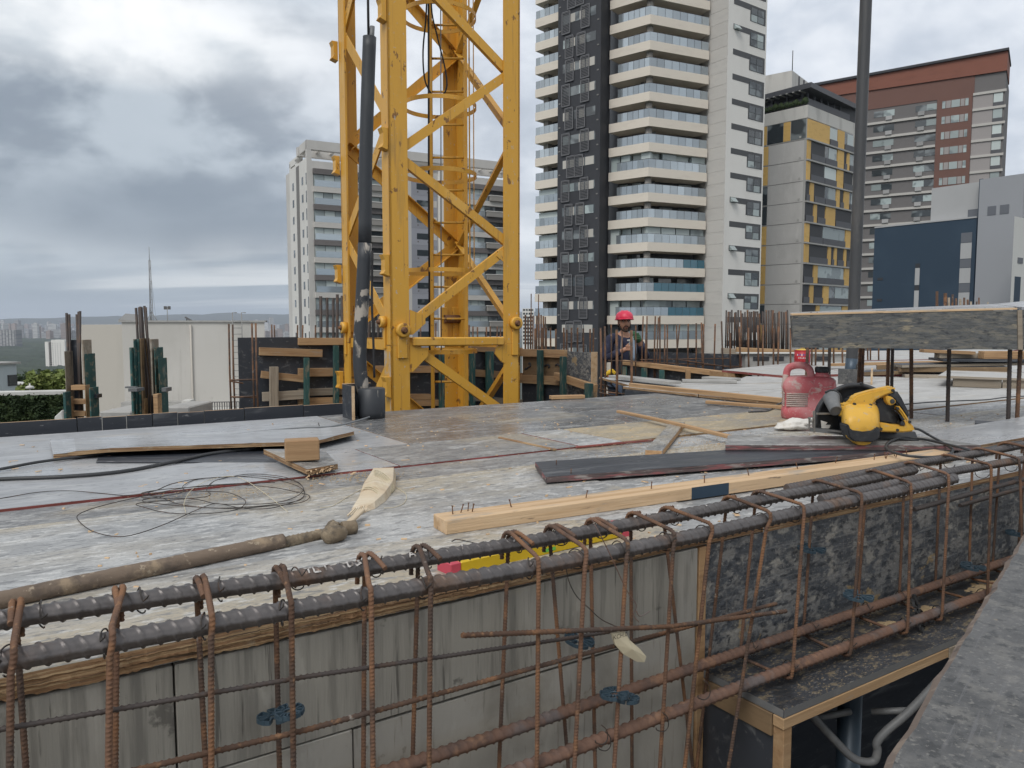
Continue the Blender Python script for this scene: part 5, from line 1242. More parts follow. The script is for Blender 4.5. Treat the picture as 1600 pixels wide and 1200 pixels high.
# ------------------------------------------------------------------ poles standing on the deck
def build_poles():
    b = onz(566, 655, 0); Y = b.y + .06
    t = thing('black_pole', 'leaning black plastic pipe splashed with mortar standing in a black box base', 'pole', (b.x, b.y, 0))
    pts = [ony(x, y, Y) for x, y in ((567, 615), (562, 560), (566, 470), (570, 380), (571.5, 250), (575, 130), (577.5, 58))]
    sp = smooth_path(pts, 4); k = Y / FPX
    mb = MB(); mb.tube(sp[:13], lambda i, th, s: 10.7 * k, 16); mb.build('lower_pipe', 'pvc_splash', t)
    mb = MB(); mb.tube(sp[12:], lambda i, th, s: 10.3 * k, 16); mb.build('pipe', 'pvc_black', t)
    e = sp[-1]
    mb = MB(); mb.tube([e - UP * .03 + V((.008, 0, 0)), e + UP * .05 + V((.014, 0, 0))], .012, 8); mb.build('pipe_stub', 'tool_grey', t)
    mb = MB(); mb.tube([e + V((-.005, 0, -.05)), ony(575, 0, Y), ony(574, -60, Y)], .0065, 6); mb.build('hanging_rope', 'rope_black', t)
    mb = MB(); mb.tube(smooth_path([ony(x, y, Y - .02) for x, y in ((582, 392), (581, 470), (583, 520), (585, 590))], 5), .006, 6); mb.build('hanging_rope', 'rope_black', t)
    # base
    M = Matrix.Translation(V((b.x - .005, b.y + .07, 0))) @ Matrix.Rotation(R(30), 4, 'Z')
    mb = MB(); mb.lathe([(.066, .0), (.068, .03), (.068, .145), (.062, .15)], 24, Matrix.Translation(V((.033, -.02, 0))) if False else M @ Matrix.Translation(V((.03, -.03, 0)))); mb.build('base_drum', 'pvc_black', t)
    mb = MB(); mb.box(-.085, -.073, -.075, .075, 0, .165, 0, M); mb.build('base_side', 'film_dark', t)
    mb = MB(); mb.box(-.0725, .06, .062, .075, 0, .165, 0, M); mb.build('base_side', 'film_dark', t)
    mb = MB(); mb.box(-.0865, -.0725, -.079, -.0752, 0, .166, 0, M); mb.box(-.085, .06, .0615, .0755, .1652, .168, 0, M); mb.build('base_edge', 'wood_fresh', t)
    # right pole on its plywood foot
    Y = 6.05
    b = ony(1333, 598, Y); t = thing('steel_pole', 'tall dark steel pole standing in a small plywood box right of the red can', 'pole', (b.x, b.y, 0))
    mb = MB(); k = Y / FPX; mb.tube([V((b.x, b.y + .06, .0)), ony(1330.5, 575, Y + .06), ony(1353.5, -10, Y + .06), ony(1357, -160, Y + .06)], 8.7 * k, 16); mb.build('tube', 'pole_grey', t)
    mb = MB(); mb.tube([V((b.x, b.y + .06, .01)), ony(1331, 560, Y + .06)], 9.0 * k, 16); mb.build('sleeve', 'pole_blue', t)
    mb = MB(); p0, p1 = ony(1309, 598, Y - .08), ony(1340, 598, Y - .14); 
    M = axes(V((p0.x, p0.y, 0)), V((p1.x - p0.x, p1.y - p0.y, 0)))
    w = (p1 - p0).length
    mb.box(0, w, 0, .015, 0, .115, [0] * 6, M); mb.build('foot_board', 'board_worn', t)
    mb = MB(); mb.box(w + .001, w + .014, -.01, .2, 0, .116, 0, M); mb.build('foot_board', 'wood_grey', t)
    mb = MB(); mb.box(w + .09, w + .104, .02, .22, 0, .116, 0, M); mb.build('foot_board', 'wood_fresh', t)
build_poles()

# ------------------------------------------------------------------ black box form on column bars
def build_hood():
    Y = 3.42; P0 = ony(1237, 519, Y + .02); P1 = ony(1589, 515, Y); d = (P1 - P0); L = d.length
    up = V((0, -math.sin(R(4.6)), math.cos(R(4.6))))
    c0, c1 = ony(1237, 493.5, Y + .02), ony(1589, 484.5, Y); b0, b1 = ony(1240, 543, Y + .02), ony(1590, 546.5, Y)
    t = thing('column_box_form', 'long black stained plywood box form resting on upright column bars', 'formwork', tuple((b0 + b1) / 2))
    back = V((.27, .62, .014)); n = V((0, -1, 0))
    F = axes(b0, b1 - b0, UP)
    mb = MB(); mb.prism([b0, b1, c1, c0], V((0, .018, 0))); mb.build('front_board', 'film_lid', t, F)
    mb = MB(); q = V((0, -.0015, .002))
    mb.prism([c0 + q, c1 + q, c1 + V((0, .018, .004)), c0 + V((0, .018, .004))], V((0, .0, .007))); mb.build('edge_strip', 'wood_fresh', t, F)
    e = V((0, .02, .003)); mb = MB(); mb.prism([c0 + e, c1 + e, c1 + back + V((0, 0, .016)), c0 + back], V((0, .0015, .012))); mb.build('top_board', 'deck_film_new', t, F)
    # corner strip and the side running off to the right
    s = V((.021, 0, 0)); mb = MB(); mb.prism([b1 + V((.001, -.004, 0)), b1 + s + V((0, -.004, 0)), c1 + s + V((0, -.004, 0)), c1 + V((.001, -.004, 0))], V((0, .03, 0))); mb.build('corner_strip', 'wood_grey', t, F)
    side = V((.62, .30, 0)); o = s + V((.001, .002, 0))
    mb = MB(); mb.prism([b1 + o, b1 + o + side, c1 + o + side + V((0, 0, .03)), c1 + o], V((-.008, .016, 0))); mb.build('side_board', 'film_lid', t, F)
    mb = MB(); mb.prism([c1 + o + V((0, 0, .001)), c1 + o + side + V((0, 0, .031)), c1 + side + V((-.1, .4, .05)), c1 + back + V((.001, 0, .016))], V((0, 0, .012))); mb.build('top_board', 'deck_film_new', t, F)
    mb = MB(); mb.prism([b0 + back * .9, b1 + back * .9, c1 + back * .9, c0 + back * .9], V((0, .018, 0))); mb.build('back_board', 'film_dark', t, F)
    mb = MB(); mb.prism([b0 + V((0, .02, 0)), b0 + back * .9, c0 + back * .9, c0 + V((0, .02, 0))], V((.018, 0, 0))); mb.build('end_board', 'film_dark', t, F)
    # bars
    g = thing('column_bars', 'upright column starter bars holding up the black box form', 'rebar', tuple(onz(1482, 660)))
    for px, py, ptx, Yb, w, mt in ((1427, 652, 1424, None, 6, 'rust_bar'), (1482, 658, 1484, None, 6.2, 'steel_bar_dark'), (1577, 669, 1579, None, 6.6, 'steel_bar_dark'), (1589, 667, 1596, None, 6.6, 'rust_bar'),
                                (1259, 0, 1263, 4.5, 5, 'rust_bar'), (1296, 0, 1297, 4.4, 5, 'steel_bar_dark'), (1340, 0, 1346, 4.2, 5.5, 'rust_bar'), (1346, 0, 1350, 4.22, 5.2, 'rust_bar'), (1388.5, 0, 1389, 4.15, 5.6, 'rust_bar'), (1395, 0, 1395.5, 4.2, 5.2, 'steel_bar_dark')):
        a = onz(px, py, -.3) if Yb is None else None
        p = onz(px, py, 0) if Yb is None else None
        if Yb is None: Yb = max(p.y, 3.52)
        a = V(((px - 800) / FPX * Yb * .998, Yb, 0)); a = ony(px, 600 if py == 0 else py, Yb); a.z = -.25
        b = ony(ptx, 512, Yb)
        rib_bar([a, b], w * Yb / FPX / 2, 'bar', mt, g, sides=10, pitch=.016, rh=.0012)

# ------------------------------------------------------------------ deformed bars
def rib_bar(path, r, name, mt, parent, sides=14, pitch=.016, rh=.0016, sub=6, frame=None, twist=.6, pw=4):
    """ribbed reinforcing bar along a path"""
    P = [V(p) for p in path]; pts = [P[0]]; step = pitch / sub
    for a, b in zip(P, P[1:]):
        n = max(1, int(round((b - a).length / step)))
        for i in range(1, n + 1): pts.append(a + (b - a) * (i / n))
    def rad(i, th, s):
        half = (th % math.pi) / math.pi
        ph = s / pitch - half * twist + (.5 if th >= math.pi else 0)
        v = max(0.0, math.cos(2 * math.pi * ph)) ** pw * math.sin(math.pi * half) ** .5
        lon = .7 if min(th % math.pi, math.pi - th % math.pi) < .16 else 0
        return r - rh * .5 + rh * max(v, lon)
    mb = MB(); mb.tube(pts, rad, sides)
    return mb.build(name, mt, parent, frame)
build_hood()

def bars_group(label, items, group='starter bar clusters', mats=('rust_bar',), ties=(), name='starter_bars'):
    """items: (px foot, px head, y foot, y head, Y, thickness px)"""
    a = ony(items[0][0], items[0][2], items[0][4]); t = thing(name, label, 'rebar', tuple(a), group=group)
    rnd = random.Random(len(items))
    for i, (x0, x1, y0, y1, Y, w) in enumerate(items):
        p, q = ony(x0, y0, Y), ony(x1, y1, Y); mb = MB(); mb.tube([p, p.lerp(q, .5) + V((rnd.uniform(-.006, .006), 0, 0)), q], w * Y / FPX / 2, 7)
        mb.build('bar', mats[i % len(mats)], t)
    for (x0, y0, x1, y1, Y) in ties:
        mb = MB(); mb.tube([ony(x0, y0, Y), ony(x1, y1, Y)], .006, 5); mb.build('stirrup', 'rust_bar', t)
    return t
def build_starters():
    D = 'steel_bar_dark'
    bars_group('thick dark starter bars left of the mast in front of the grey block', [(x, x + s, 640, y, 9.6, w) for x, y, w, s in ((502, 463, 5, -1), (512, 465, 4.5, -1), (521, 466, 4.5, -.5), (527, 460, 5, 0), (535, 462, 5, -.5), (548, 466, 4, 0), (576, 470, 5, 1), (584, 468, 5, 0), (591, 472, 4.5, 0), (598, 476, 4, 0))], mats=(D,))
    bars_group('four short rusty bar ends above the left black plywood wall', [(x, x + 1, 620, 508, 9.9, 2.6) for x in (464, 472, 492, 510)])
    bars_group('short rusty bar ends seen through the mast', [(x, x + s, 600, y, 12.0, 2.6) for x, y, s in ((657, 508, 0), (680, 505, 1), (734, 508, -1), (739, 510, 0), (746, 511, 0), (760, 511, 0), (766, 510, 0), (776, 510, 1), (782, 512, 0), (706, 512, 0))])
    bars_group('tall close rusty bars right of the mast leg', [(x, x + s, 590, y, 12.2, w) for x, y, w, s in ((821, 492, 3, 0), (825, 495, 2.6, 0), (829, 459, 1.6, 1), (829.5, 492, 3, 0), (833, 493, 2.4, 0), (838, 493, 3, 1), (841.5, 460, 1.6, 0), (842, 489, 2.6, 0), (845.5, 492, 2.6, 0), (849, 494, 2.6, 0), (852, 495, 2.2, 0), (836, 513, 3, 0))])
    bars_group('row of rusty bar ends above the brown plywood wall', [(x, x + s, 600, y, 11.2, 2.8) for x, y, s in ((847, 512, 0), (853, 512, .5), (860, 512, 0), (868.5, 514, 0), (881, 512, 0), (885, 515, .6), (893, 512, 0), (902, 512, .5), (912, 513, -.6), (922, 514, 0), (927, 513, .5))])
    bars_group('two long rusty bars rising from the trench beside the brown plywood wall', [(939, 938.5, 640, 512, 6.6, 3.2), (945, 945, 640, 510, 6.6, 3.2)], ties=[(936, 607, 965, 613, 6.6), (936, 613, 968, 621, 6.5), (936, 600, 952, 604, 6.7)])
    bars_group('two thick rusty bars in front of the worker', [(963, 963.5, 650, 515, 6.0, 4.2), (985.5, 986.5, 650, 516, 6.0, 4.2)], ties=[(950, 613, 1000, 618, 6.0)])
    bars_group('thin rusty bars beside the worker in the red helmet', [(x0, x1, 600, y, 8.9, w) for x0, x1, y, w in ((955, 955, 507, 2.4), (971, 972, 518, 2), (993, 993.5, 508, 2.4), (1008, 1010, 507, 2.6), (1003, 1005, 494, 2.2), (1010, 1011, 494, 2.2))])
    bars_group('rusty bars rising from the black beam form right of the worker', [(x0, x1, 600, y, 8.7, w) for x0, x1, y, w in ((1022, 1024, 494, 2.4), (1024, 1029, 496, 2.2), (1031, 1031, 494, 2.4), (1037, 1039, 507, 2.4), (1043, 1043, 507, 2.4), (1054, 1062, 507, 2.2), (1061, 1057, 508, 2.2), (1075, 1075.5, 506, 2.6), (1087, 1088, 505, 2.6), (1099, 1096, 504, 2.6), (1098.5, 1099.5, 506, 2.6), (1116, 1117.5, 506, 2.6), (1131, 1127.5, 502, 2.6))],
               ties=[(950, 563, 1160, 573, 8.7), (1000, 562, 1140, 560, 8.72), (1060, 562, 1170, 578, 8.68)])
    rnd = random.Random(8)
    bars_group('dense forest of tall brown bars left of the black box form', [(1134 + 3.35 * i + rnd.uniform(-1, 1), 1134 + 3.35 * i + rnd.uniform(-1, 1), 552, 486 + rnd.uniform(-2, 4), 10.4 + rnd.uniform(-.3, .3), rnd.choice([2.4, 2.6, 3])) for i in range(30)], mats=(D, 'rust_bar', D))
    bars_group('rusty bars standing before the dense bar forest', [(x0, x1, 590, y, 8.4, 2.8) for x0, x1, y in ((1142, 1141, 520), (1156, 1155, 510), (1170.5, 1169.5, 512), (1185, 1184, 508), (1192.5, 1192.5, 508), (1208.5, 1209.5, 513), (1214.5, 1216, 510), (1236, 1235, 512))])
    bars_group('rusty bars behind the red tin under the black box form', [(x, x, 585, 520, 8.2, 2.8) for x in (1268, 1274, 1286.5, 1303, 1317, 1324)])
    bars_group('bars far behind the steel pole under the black box form', [(x, x, 575, 500, 9.4, 2.4) for x in (1356, 1360, 1373)])
    bars_group('rusty and grey bar stubs showing above the black box form', [(x, x, 540, y, 7.5, w) for x, y, w in ((1464, 455, 4), (1477, 458, 5), (1482.5, 465, 3.5), (1488.5, 460, 3.2), (1494, 466, 3.2), (1500.5, 467, 3), (1506.5, 465, 3), (1512, 468, 3), (1517, 471, 3), (1526, 471, 2.2), (1529.5, 465, 2.4), (1543.5, 472, 2.2))], mats=('rust_bar', 'rust_bar', 'wood_grey'))
    bars_group('four slim bars tied by two stirrups before the white neighbouring wall', [(362, 357.5, 660, 506, 5.3, 2.9), (368, 363.5, 660, 507, 5.3, 2.9), (398, 393.5, 660, 505, 5.1, 2.9), (404, 399.5, 660, 505, 5.1, 2.9)], ties=[(360, 594, 402, 593, 5.2), (360, 595.5, 380, 599, 5.2), (361, 620, 403, 621, 5.2), (364, 621, 401, 619, 5.15)])
    bars_group('two short bar ends at the right end of the white neighbouring wall', [(425, 424.5, 620, 507, 9.2, 2.2), (429.5, 428.5, 620, 508, 9.2, 2.2)])
build_starters()

def build_column_forms():
    Y = 5.0
    def bd(t, x0, y0, x1, y1, mt, d0, d1, nm='board'):
        a, b = ony(x0, y0, Y + d0), ony(x1, y1, Y + d0); F = Matrix.Translation(V((a.x, Y + d0, b.z)))
        mb = MB(); mb.box(0, b.x - a.x, 0, d1 - d0, 0, a.z - b.z); return mb.build(nm, mt, t, F, .001, local=True)
    def bar(t, pts, w, d=0, mt='steel_bar_dark'):
        mb = MB(); mb.tube([ony(x, y, Y + d) for x, y in pts], w * Y / FPX / 2, 8); return mb.build('bar', mt, t)
    c = ony(120, 690, Y); t = thing('column_form', 'left column form with two bar bundles, black board and three wooden cleats', 'formwork', tuple(c), group='column forms beyond the deck edge')
    bd(t, 104, 531, 131, 700, 'film_dark', .06, .08, 'panel'); bd(t, 127, 531, 133, 603, 'wood_grey', .0, .1); bd(t, 101, 549, 107, 700, 'wood_grey', -.03, .1); bd(t, 133, 553, 138.5, 700, 'wood_green', -.0, .12)
    bd(t, 98, 613, 106, 700, 'wood_green', -.12, -.06, 'stake'); bd(t, 138.7, 606, 145, 700, 'wood_green', -.1, 0, 'stake'); bd(t, 108, 620, 114, 700, 'wood', -.06, -.03, 'upright'); bd(t, 132, 602, 137.5, 700, 'wood', -.06, -.01, 'upright')
    for y in (602, 624, 643): bd(t, 110.5, y, 133, y + 7.5, 'wood', -.028, .03, 'cleat')
    bd(t, 143, 616, 152, 622, 'film_dark', -.06, .0, 'clamp')
    for x0, x1, y in ((112, 104, 489), (113, 108, 491), (128, 120, 491), (127, 123, 487), (124, 125, 486)): bar(t, [(x0, 700), ((x0 + x1) / 2, 600), (x1, y)], 4, .03 + .005 * (x0 % 3))
    c = ony(228, 690, Y); t = thing('column_form', 'column form with splayed dark bars between tall green boards and a grey clamp', 'formwork', tuple(c), group='column forms beyond the deck edge')
    bd(t, 208, 530, 216, 700, 'wood_green', -.06, .1); bd(t, 216.3, 530, 220, 700, 'wood_green', -.03, .1); bd(t, 220.2, 529, 224, 700, 'ply_brown', -.02, .1); bd(t, 205, 543, 208, 700, 'wood_green', -.08, .05)
    bd(t, 224, 560, 240, 700, 'film_dark', .1, .12, 'panel'); bd(t, 234, 530, 240, 618, 'wood_grey', .0, .1); bd(t, 240.5, 543, 247.5, 700, 'wood_green', -.02, .1); bd(t, 247.8, 560, 252, 700, 'wood_green', -.04, .08)
    bd(t, 239, 616, 249, 700, 'wood', -.10, -.04, 'cleat'); bd(t, 224.5, 623, 228, 700, 'wood', -.05, .0, 'upright')
    bd(t, 200, 607, 214, 612, 'tool_grey', -.2, -.1, 'clamp'); bd(t, 195, 604, 212, 606.5, 'tool_grey', -.12, -.09, 'clamp'); bd(t, 252.2, 606, 260, 612, 'tool_grey', -.1, -.02, 'clamp')
    for x0, x1, y in ((222, 212.5, 481), (226, 217.5, 480), (228, 219.5, 479), (233, 221, 480), (242, 225.5, 478), (238, 227.5, 480)): bar(t, [(x0, 700), (x0 - .4, 600), ((x0 * .35 + x1 * .65), 540), (x1, y)], 4, .02 + .01 * (x0 % 4))
    # rubble and masonry behind the kerb
    for i, (x0, y0, x1, y1, Yb, mt, lb) in enumerate(((155, 643, 205, 652, 6.0, 'conc_pale', 'grey block lying beyond the deck edge between the two column forms'), (256, 636, 296, 650, 6.4, 'conc_pale', 'low grey slab lying beyond the deck edge right of the splayed column form'))):
        a, b = ony(x0, y0, Yb), ony(x1, y1, Yb); mb = MB(); mb.box(a.x, b.x, Yb, Yb + .5, b.z - .4, a.z); solo(mb, 'concrete_block', mt, lb, 'concrete block', bevel=.01)
    a = ony(90, 640, 8); mb = MB(); mb.prism([ony(x, y, 8) for x, y in ((84, 652), (97, 640), (99, 664), (86, 664))], V((0, .25, 0))); solo(mb, 'concrete_chunk', 'neigh_white', 'broken white chunk beside the left column form', 'rubble', bevel=.01)
build_column_forms()

# ------------------------------------------------------------------ second beam trench at the back right
def build_back_trench():
    t = thing('beam_form', 'beam form with a timber rail on green stakes behind the pale deck', 'formwork', tuple(ony(1070, 600, 8.4)))
    a, b = ony(974, 566, 9.3), ony(1172, 589, 7.2)
    rail = lumber(a, b, .05, .055, 'rail', 'wood', t)
    for x, y, w, mt in ((975, 573, 9, 'wood_green'), (1006.5, 575, 9, 'wood_green'), (1034, 578, 8, 'wood_green'), (1075, 578, 7, 'wood'), (1115, 582, 9, 'wood_green')):
        f = (x - 974) / 198; Yk = 9.3 * 7.2 / (7.2 + (9.3 - 7.2) * (1 - f) * 1.0) if False else 1 / ((1 - f) / 9.3 + f / 7.2)
        p, q = ony(x, y + 30, Yk - .06), ony(x, y, Yk - .06); lumber(p, q, w * Yk / FPX, .045, 'stake', mt, t, up=V((0, 1, 0)))
    Fp = Facade(P2(997, 10.0), P2(1158, 9.2))
    part(t, 'far_panel', 'film_dark', lambda mb: Fp.box(mb, 0, Fp.L, -1.2, Fp.z_(1075, 551.5), 0, .02))
    Fn = Facade(P2(970, 9.32), P2(1180, 7.2))
    part(t, 'near_panel', 'film_dark', lambda mb: Fn.box(mb, 0, Fn.L, -1.2, -.03, .03, .045))
    part(t, 'end_block', 'ply_edge_red', lambda mb: Fp.box(mb, Fp.L + .01, Fp.L + .05, -.6, Fp.z_(1158, 556), -.05, .05))
    part(t, 'end_block', 'wood', lambda mb: Fn.box(mb, Fn.s_(1128), Fn.s_(1168), -.12, .0, -.14, .0))
    for k, (x0, y0, x1, y1) in enumerate(((1066, 595, 1150, 596), (1104, 590, 1150, 593))):
        p, q = onz(x0, y0, .012), onz(x1, y1, .012)
        lumber(p, q, .14, .02, 'plank', 'conc_pale', label=['pale grey plank on the deck in front of the green stakes', 'second pale plank just behind the first near the green stakes'][k], cat='plank')
    p, q = onz(960, 588, .03), onz(1055, 598, .03)
    lumber(p, q, .12, .022, 'plank', 'conc_pale', label='long pale plank at the far left tip of the right deck', cat='plank')
    # concrete beam with dark slots
    F = Facade(P2(1166, 9.0), P2(1345, 9.0)); t = thing('slotted_beam', 'pale concrete beam with dark slots behind the pale deck', 'concrete beam', (F.a.x, F.a.y, -.2))
    part(t, 'beam', 'conc_pale', lambda mb: F.box(mb, 0, F.L, -.5, F.z_(1200, 553), 0, .2))
    for x0, x1 in ((1178, 1203), (1212, 1226), (1275, 1296)): part(t, 'slot', 'b_dark', lambda mb: F.pbox(mb, x0, 557, x1, 563, -.01, .01))
    part(t, 'capping', 'neigh_white', lambda mb: F.box(mb, -.05, F.L + .05, F.z_(1200, 553) + .001, F.z_(1200, 553) + .012, -.03, .22))
    lumber(ony(1128, 549, 9.9), ony(1160, 551, 9.9), .12, .09, 'timber_block', 'wood_grey', label='grey timber block at the foot of the dense bar forest', cat='timber')
    lumber(ony(1150, 546, 9.5), ony(1240, 550, 9.4), .1, .055, 'timber', 'wood', label='tan timber lying along the foot of the dense bar forest', cat='timber')
    lumber(ony(1245, 549, 9.3), ony(1345, 551, 9.3), .1, .05, 'timber', 'wood', label='tan timber seen through the bars behind the red tin', cat='timber')
build_back_trench()

# ------------------------------------------------------------------ timber and board stack at right
def build_stack():
    G = 'boards piled on the pale deck at right'
    def bd(x0, y0, x1, y1, Y0, Y1, w, h, mt, label, nm='board', cat='board'):
        a, b = ony(x0, y0, Y0), ony(x1, y1, Y1); return lumber(a, b, w, h * (Y0 + Y1) / 2 / FPX, nm, mt, label=label, cat=cat, group=G)
    EB = ['deck_film_pale', 'ply_edge_red']
    # shallow pallet form
    a, b = onz(1489, 604, 0), onz(1640, 610, 0); F = axes(V((a.x, a.y, 0)), V((b.x - a.x, b.y - a.y, 0))); L = (b - a).length
    t = thing('panel_form', 'shallow framed panel form with a dusty pale top lying on the right deck', 'formwork', M=F)
    mb = MB(); mb.box(-.10, L, -.02, .75, .062, .08, [1, 0, 1, 1, 1, 1]); mb.build('top_board', ['deck_film_pale', 'wood_grey'], t, F, .001, local=True)
    mb = MB(); mb.box(0, L * .52 - .003, 0, .03, 0, .0615); mb.build('frame_timber', 'wood_grey', t, F, .001, local=True)
    mb = MB(); mb.box(L * .52 + .003, L, 0, .03, 0, .0615); mb.build('frame_timber', 'wood_grey', t, F, .001, local=True)
    mb = MB(); mb.box(-.005, .03, .031, .7, 0, .0615); mb.build('frame_timber', 'wood_grey', t, F, .001, local=True)
    bd(1403, 585, 1640, 588, 6.9, 6.6, .5, 7, ['film_dark', 'wood_grey'], 'dark plywood sheet at the bottom of the pile on the right deck')
    bd(1400, 576, 1568, 575.5, 6.85, 6.6, .32, 8, ['film_dark', 'ply_brown'], 'brown-edged black plywood sheet in the pile on the right deck')
    bd(1400, 571, 1640, 566, 6.8, 6.6, .3, 4.5, ['film_dark', 'wood_grey'], 'thin grey-edged black sheet in the pile on the right deck')
    bd(1462, 561.5, 1640, 563, 6.75, 6.6, .35, 4, ['film_dark', 'film_dark'], 'thin all-black sheet in the pile on the right deck')
    bd(1464, 555.5, 1532, 555.5, 6.7, 6.7, .09, 8, 'wood_grey', 'short grey-brown timber under the box form at the top of the pile', 'timber', 'timber')
    bd(1533, 554.5, 1640, 555, 6.6, 6.6, .09, 12, 'wood', 'bright tan timber at the top of the pile under the box form', 'timber', 'timber')
    bd(1440, 548, 1520, 551.5, 6.72, 6.65, .12, 5, 'wood', 'slim tan plank topmost on the pile on the right deck', 'plank', 'plank')
    bd(1296, 570, 1462, 566, 7.6, 7.4, .10, 4, 'wood', 'thin brown plank reaching left from the pile', 'plank', 'plank')
    bd(1370, 574, 1480, 568, 7.2, 7.0, .12, 8, ['wood', 'ply_brown'], 'brown plank beside the pile on the right deck', 'plank', 'plank')
    bd(1345, 583, 1445, 579, 6.9, 6.8, .22, 6, ['film_dark', 'ply_brown'], 'brown-edged dark board left of the pile below the thin plank', 'board', 'board')
    # dark board lying by the column bars
    a, b = onz(1523, 662, .008), onz(1660, 670, .008)
    lumber(a, b, .13, .02, 'board', ['film_dark', 'film_dark'], label='short dark board lying between the column bars at the right edge', cat='board')
build_stack()
# ------------------------------------------------------------------ rebar cage of the beam
def lerp_tab(tab, u):
    if u <= tab[0][0]: a, b = tab[0], tab[1]
    elif u >= tab[-1][0]: a, b = tab[-2], tab[-1]
    else:
        for a, b in zip(tab, tab[1:]):
            if a[0] <= u <= b[0]: break
    return a[1] + (b[1] - a[1]) * (u - a[0]) / (b[0] - a[0])
WF, WB = 1.02, 1.12
TF = [(-.03, .089), (.32, .078), (.7, .069), (1.1, .065), (1.7, .068), (2.39, .077)]
TB = [(-.03, .103), (.355, .087), (.8, .078), (1.21, .073), (1.7, .075), (2.3, .085)]
def u_at(px, py, w): p = onw(px, py, w); return p.dot(U), p.z
def build_cage():
    t = thing('rebar_cage', 'rusty tied rebar cage of the beam with thick top bars in the foreground', 'rebar cage', M=SITE @ Matrix.Translation(V((1.0, 1.07, -.3))))
    us = lambda a, b, n: [a + (b - a) * i / n for i in range(n + 1)]
    ub2 = u_at(1240, 768, WB)[0]; ub1 = u_at(1428, 742, WB)[0]; uf2 = u_at(1293, 784, WF)[0]; ufe = u_at(1490, 755, WF)[0]
    wob = lambda u, s: .0012 * math.sin(u * 5 + s)
    rib_bar([uw(u, WF, lerp_tab(TF, u) + wob(u, 0)) for u in us(-.7, ufe, 36)], .0140, 'main_bar', 'steel_bar', t, 28, .0200, .0026, 16, twist=1.0, pw=9)
    rib_bar([uw(u, WB, lerp_tab(TB, u) + wob(u, 1)) for u in us(-.7, ub1, 30)], .0133, 'main_bar', 'steel_bar', t, 28, .0200, .0026, 16, twist=1.0, pw=9)
    rib_bar([uw(u, WB + .019 * max(0, 1 - max(0, u - ub1) / .4), lerp_tab(TB, u) + .010 - .006 * max(0, min(1, (u - ub1) / .5))) for u in us(ub2, 3.6, 22)], .0105, 'main_bar', 'steel_bar', t, 16, .0125, .0024, 8, twist=.8)
    rib_bar([uw(u, WF + .017 * max(0, 1 - max(0, u - ufe) / .4), lerp_tab(TF, u) + .0135 - .008 * max(0, min(1, (u - ufe) / .5))) for u in us(uf2, 3.6, 22)], .0105, 'main_bar', 'steel_bar', t, 16, .0125, .0024, 8, twist=.8)
    rib_bar([uw(u, 1.118, -.262 + .02 * max(0, .6 - u)) for u in us(-.7, 3.4, 24)], .0120, 'main_bar', 'rust_pink', t, 16, .018, .0026, 7, twist=.8)
    rib_bar([uw(u, 1.018, -.270 + .02 * max(0, .75 - u)) for u in us(-.7, 3.3, 24)], .0120, 'main_bar', 'rust_pink', t, 16, .018, .0026, 7, twist=.8)
    rib_bar([uw(u, 1.02, -.74) for u in us(-.7, 1.3, 4)], .0145, 'main_bar', 'rust_pink', t, 10, .0165, .0022, 4); rib_bar([uw(u, 1.12, -.74) for u in us(-.7, 1.3, 4)], .0145, 'main_bar', 'rust_pink', t, 10, .0165, .0022, 4)
    # skin bars
    def px_bar(pts, w, r, nm='side_bar', mt='rust_bar', ext=0.0, **k):
        q = [onw(x, y, w) for x, y in pts]
        if ext: q[0] = q[0] + (q[0] - q[1]).normalized() * ext
        return rib_bar(q, r, nm, mt, t, 9, .0085, .0013, 4, **k)
    px_bar([(0, 1140), (480, 1057), (890, 997), (1010, 978)], 1.011, .0037, ext=.5, mt='steel_bar_dark'); px_bar([(225, 1200), (480, 1140), (920, 1020), (1213, 943)], 1.011, .0043, ext=.5)
    px_bar([(722, 993), (1047, 979), (1228, 955)], .992, .0046, 'loose_bar'); px_bar([(1428, 796), (1600, 749), (1700, 724)], 1.014, .0062, 'side_bar', 'steel_bar_dark')
    px_bar([(1500, 790), (1600, 762), (1700, 738)], 1.128, .006, 'side_bar', 'steel_bar_dark')
    st = [((36, 943), (22, 1026), (20, 1200), (50, 1200)), ((195, 927), (177, 1008), (174, 1200), (188, 1200)), ((321, 910), (333, 984), (333, 1200), (328, 1200)), ((444, 895), (457, 960), (460, 1200), (442, 1200)), ((569, 874), (581, 924), (584, 1200), (563, 1190)), ((654, 862), (675, 912), (672, 1200), (640, 1200)), ((797, 841), (843, 882), (840, 1200), (776, 1200)), ((863, 832), (918, 863), (900, 1200), (885, 1200)), ((927, 817), (983, 847), (962, 1200), (927, 1197)), ((991, 810), (1056, 831), (1033, 1200), (985, 1200)), ((1043, 799), (1115, 820), (1073, 1200), (1080, 1200)), ((1141, 784), (1206, 812), (1143, 1197), None), ((1187, 774), (1258, 796), (1239, 1060), None), ((1278, 756), (1348, 781), (1331, 1018), None), ((1362, 742), (1425, 760), (1419, 983), None), ((1422, 729), (1484, 748), (1473, 962), None), ((1478, 718), (1550, 734), (1545, 885), None), ((1528, 709), (1594, 723), (1600, 850), None)]
    st_extra = [(-.12, -.13), (-.27, -.28), (2.50, 2.49), (2.66, 2.66), (2.83, 2.82), (3.0, 3.0)]
    rnd = random.Random(14); tie = None
    def loop(parent, F, name='tie_wire'):
        mb = MB(); r = .0172
        pts = [V((.0022 * math.sin(2 * a), r * math.cos(a), r * math.sin(a))) for a in [-2.6 + 5.4 * i / 22 for i in range(23)]]
        pts += [V((.003, -.0175, .010)), V((.004, -.021, .015))]
        mb.tube([F @ p for p in pts], .0011, 5); return mb.build(name, 'wire_dark', parent, F)
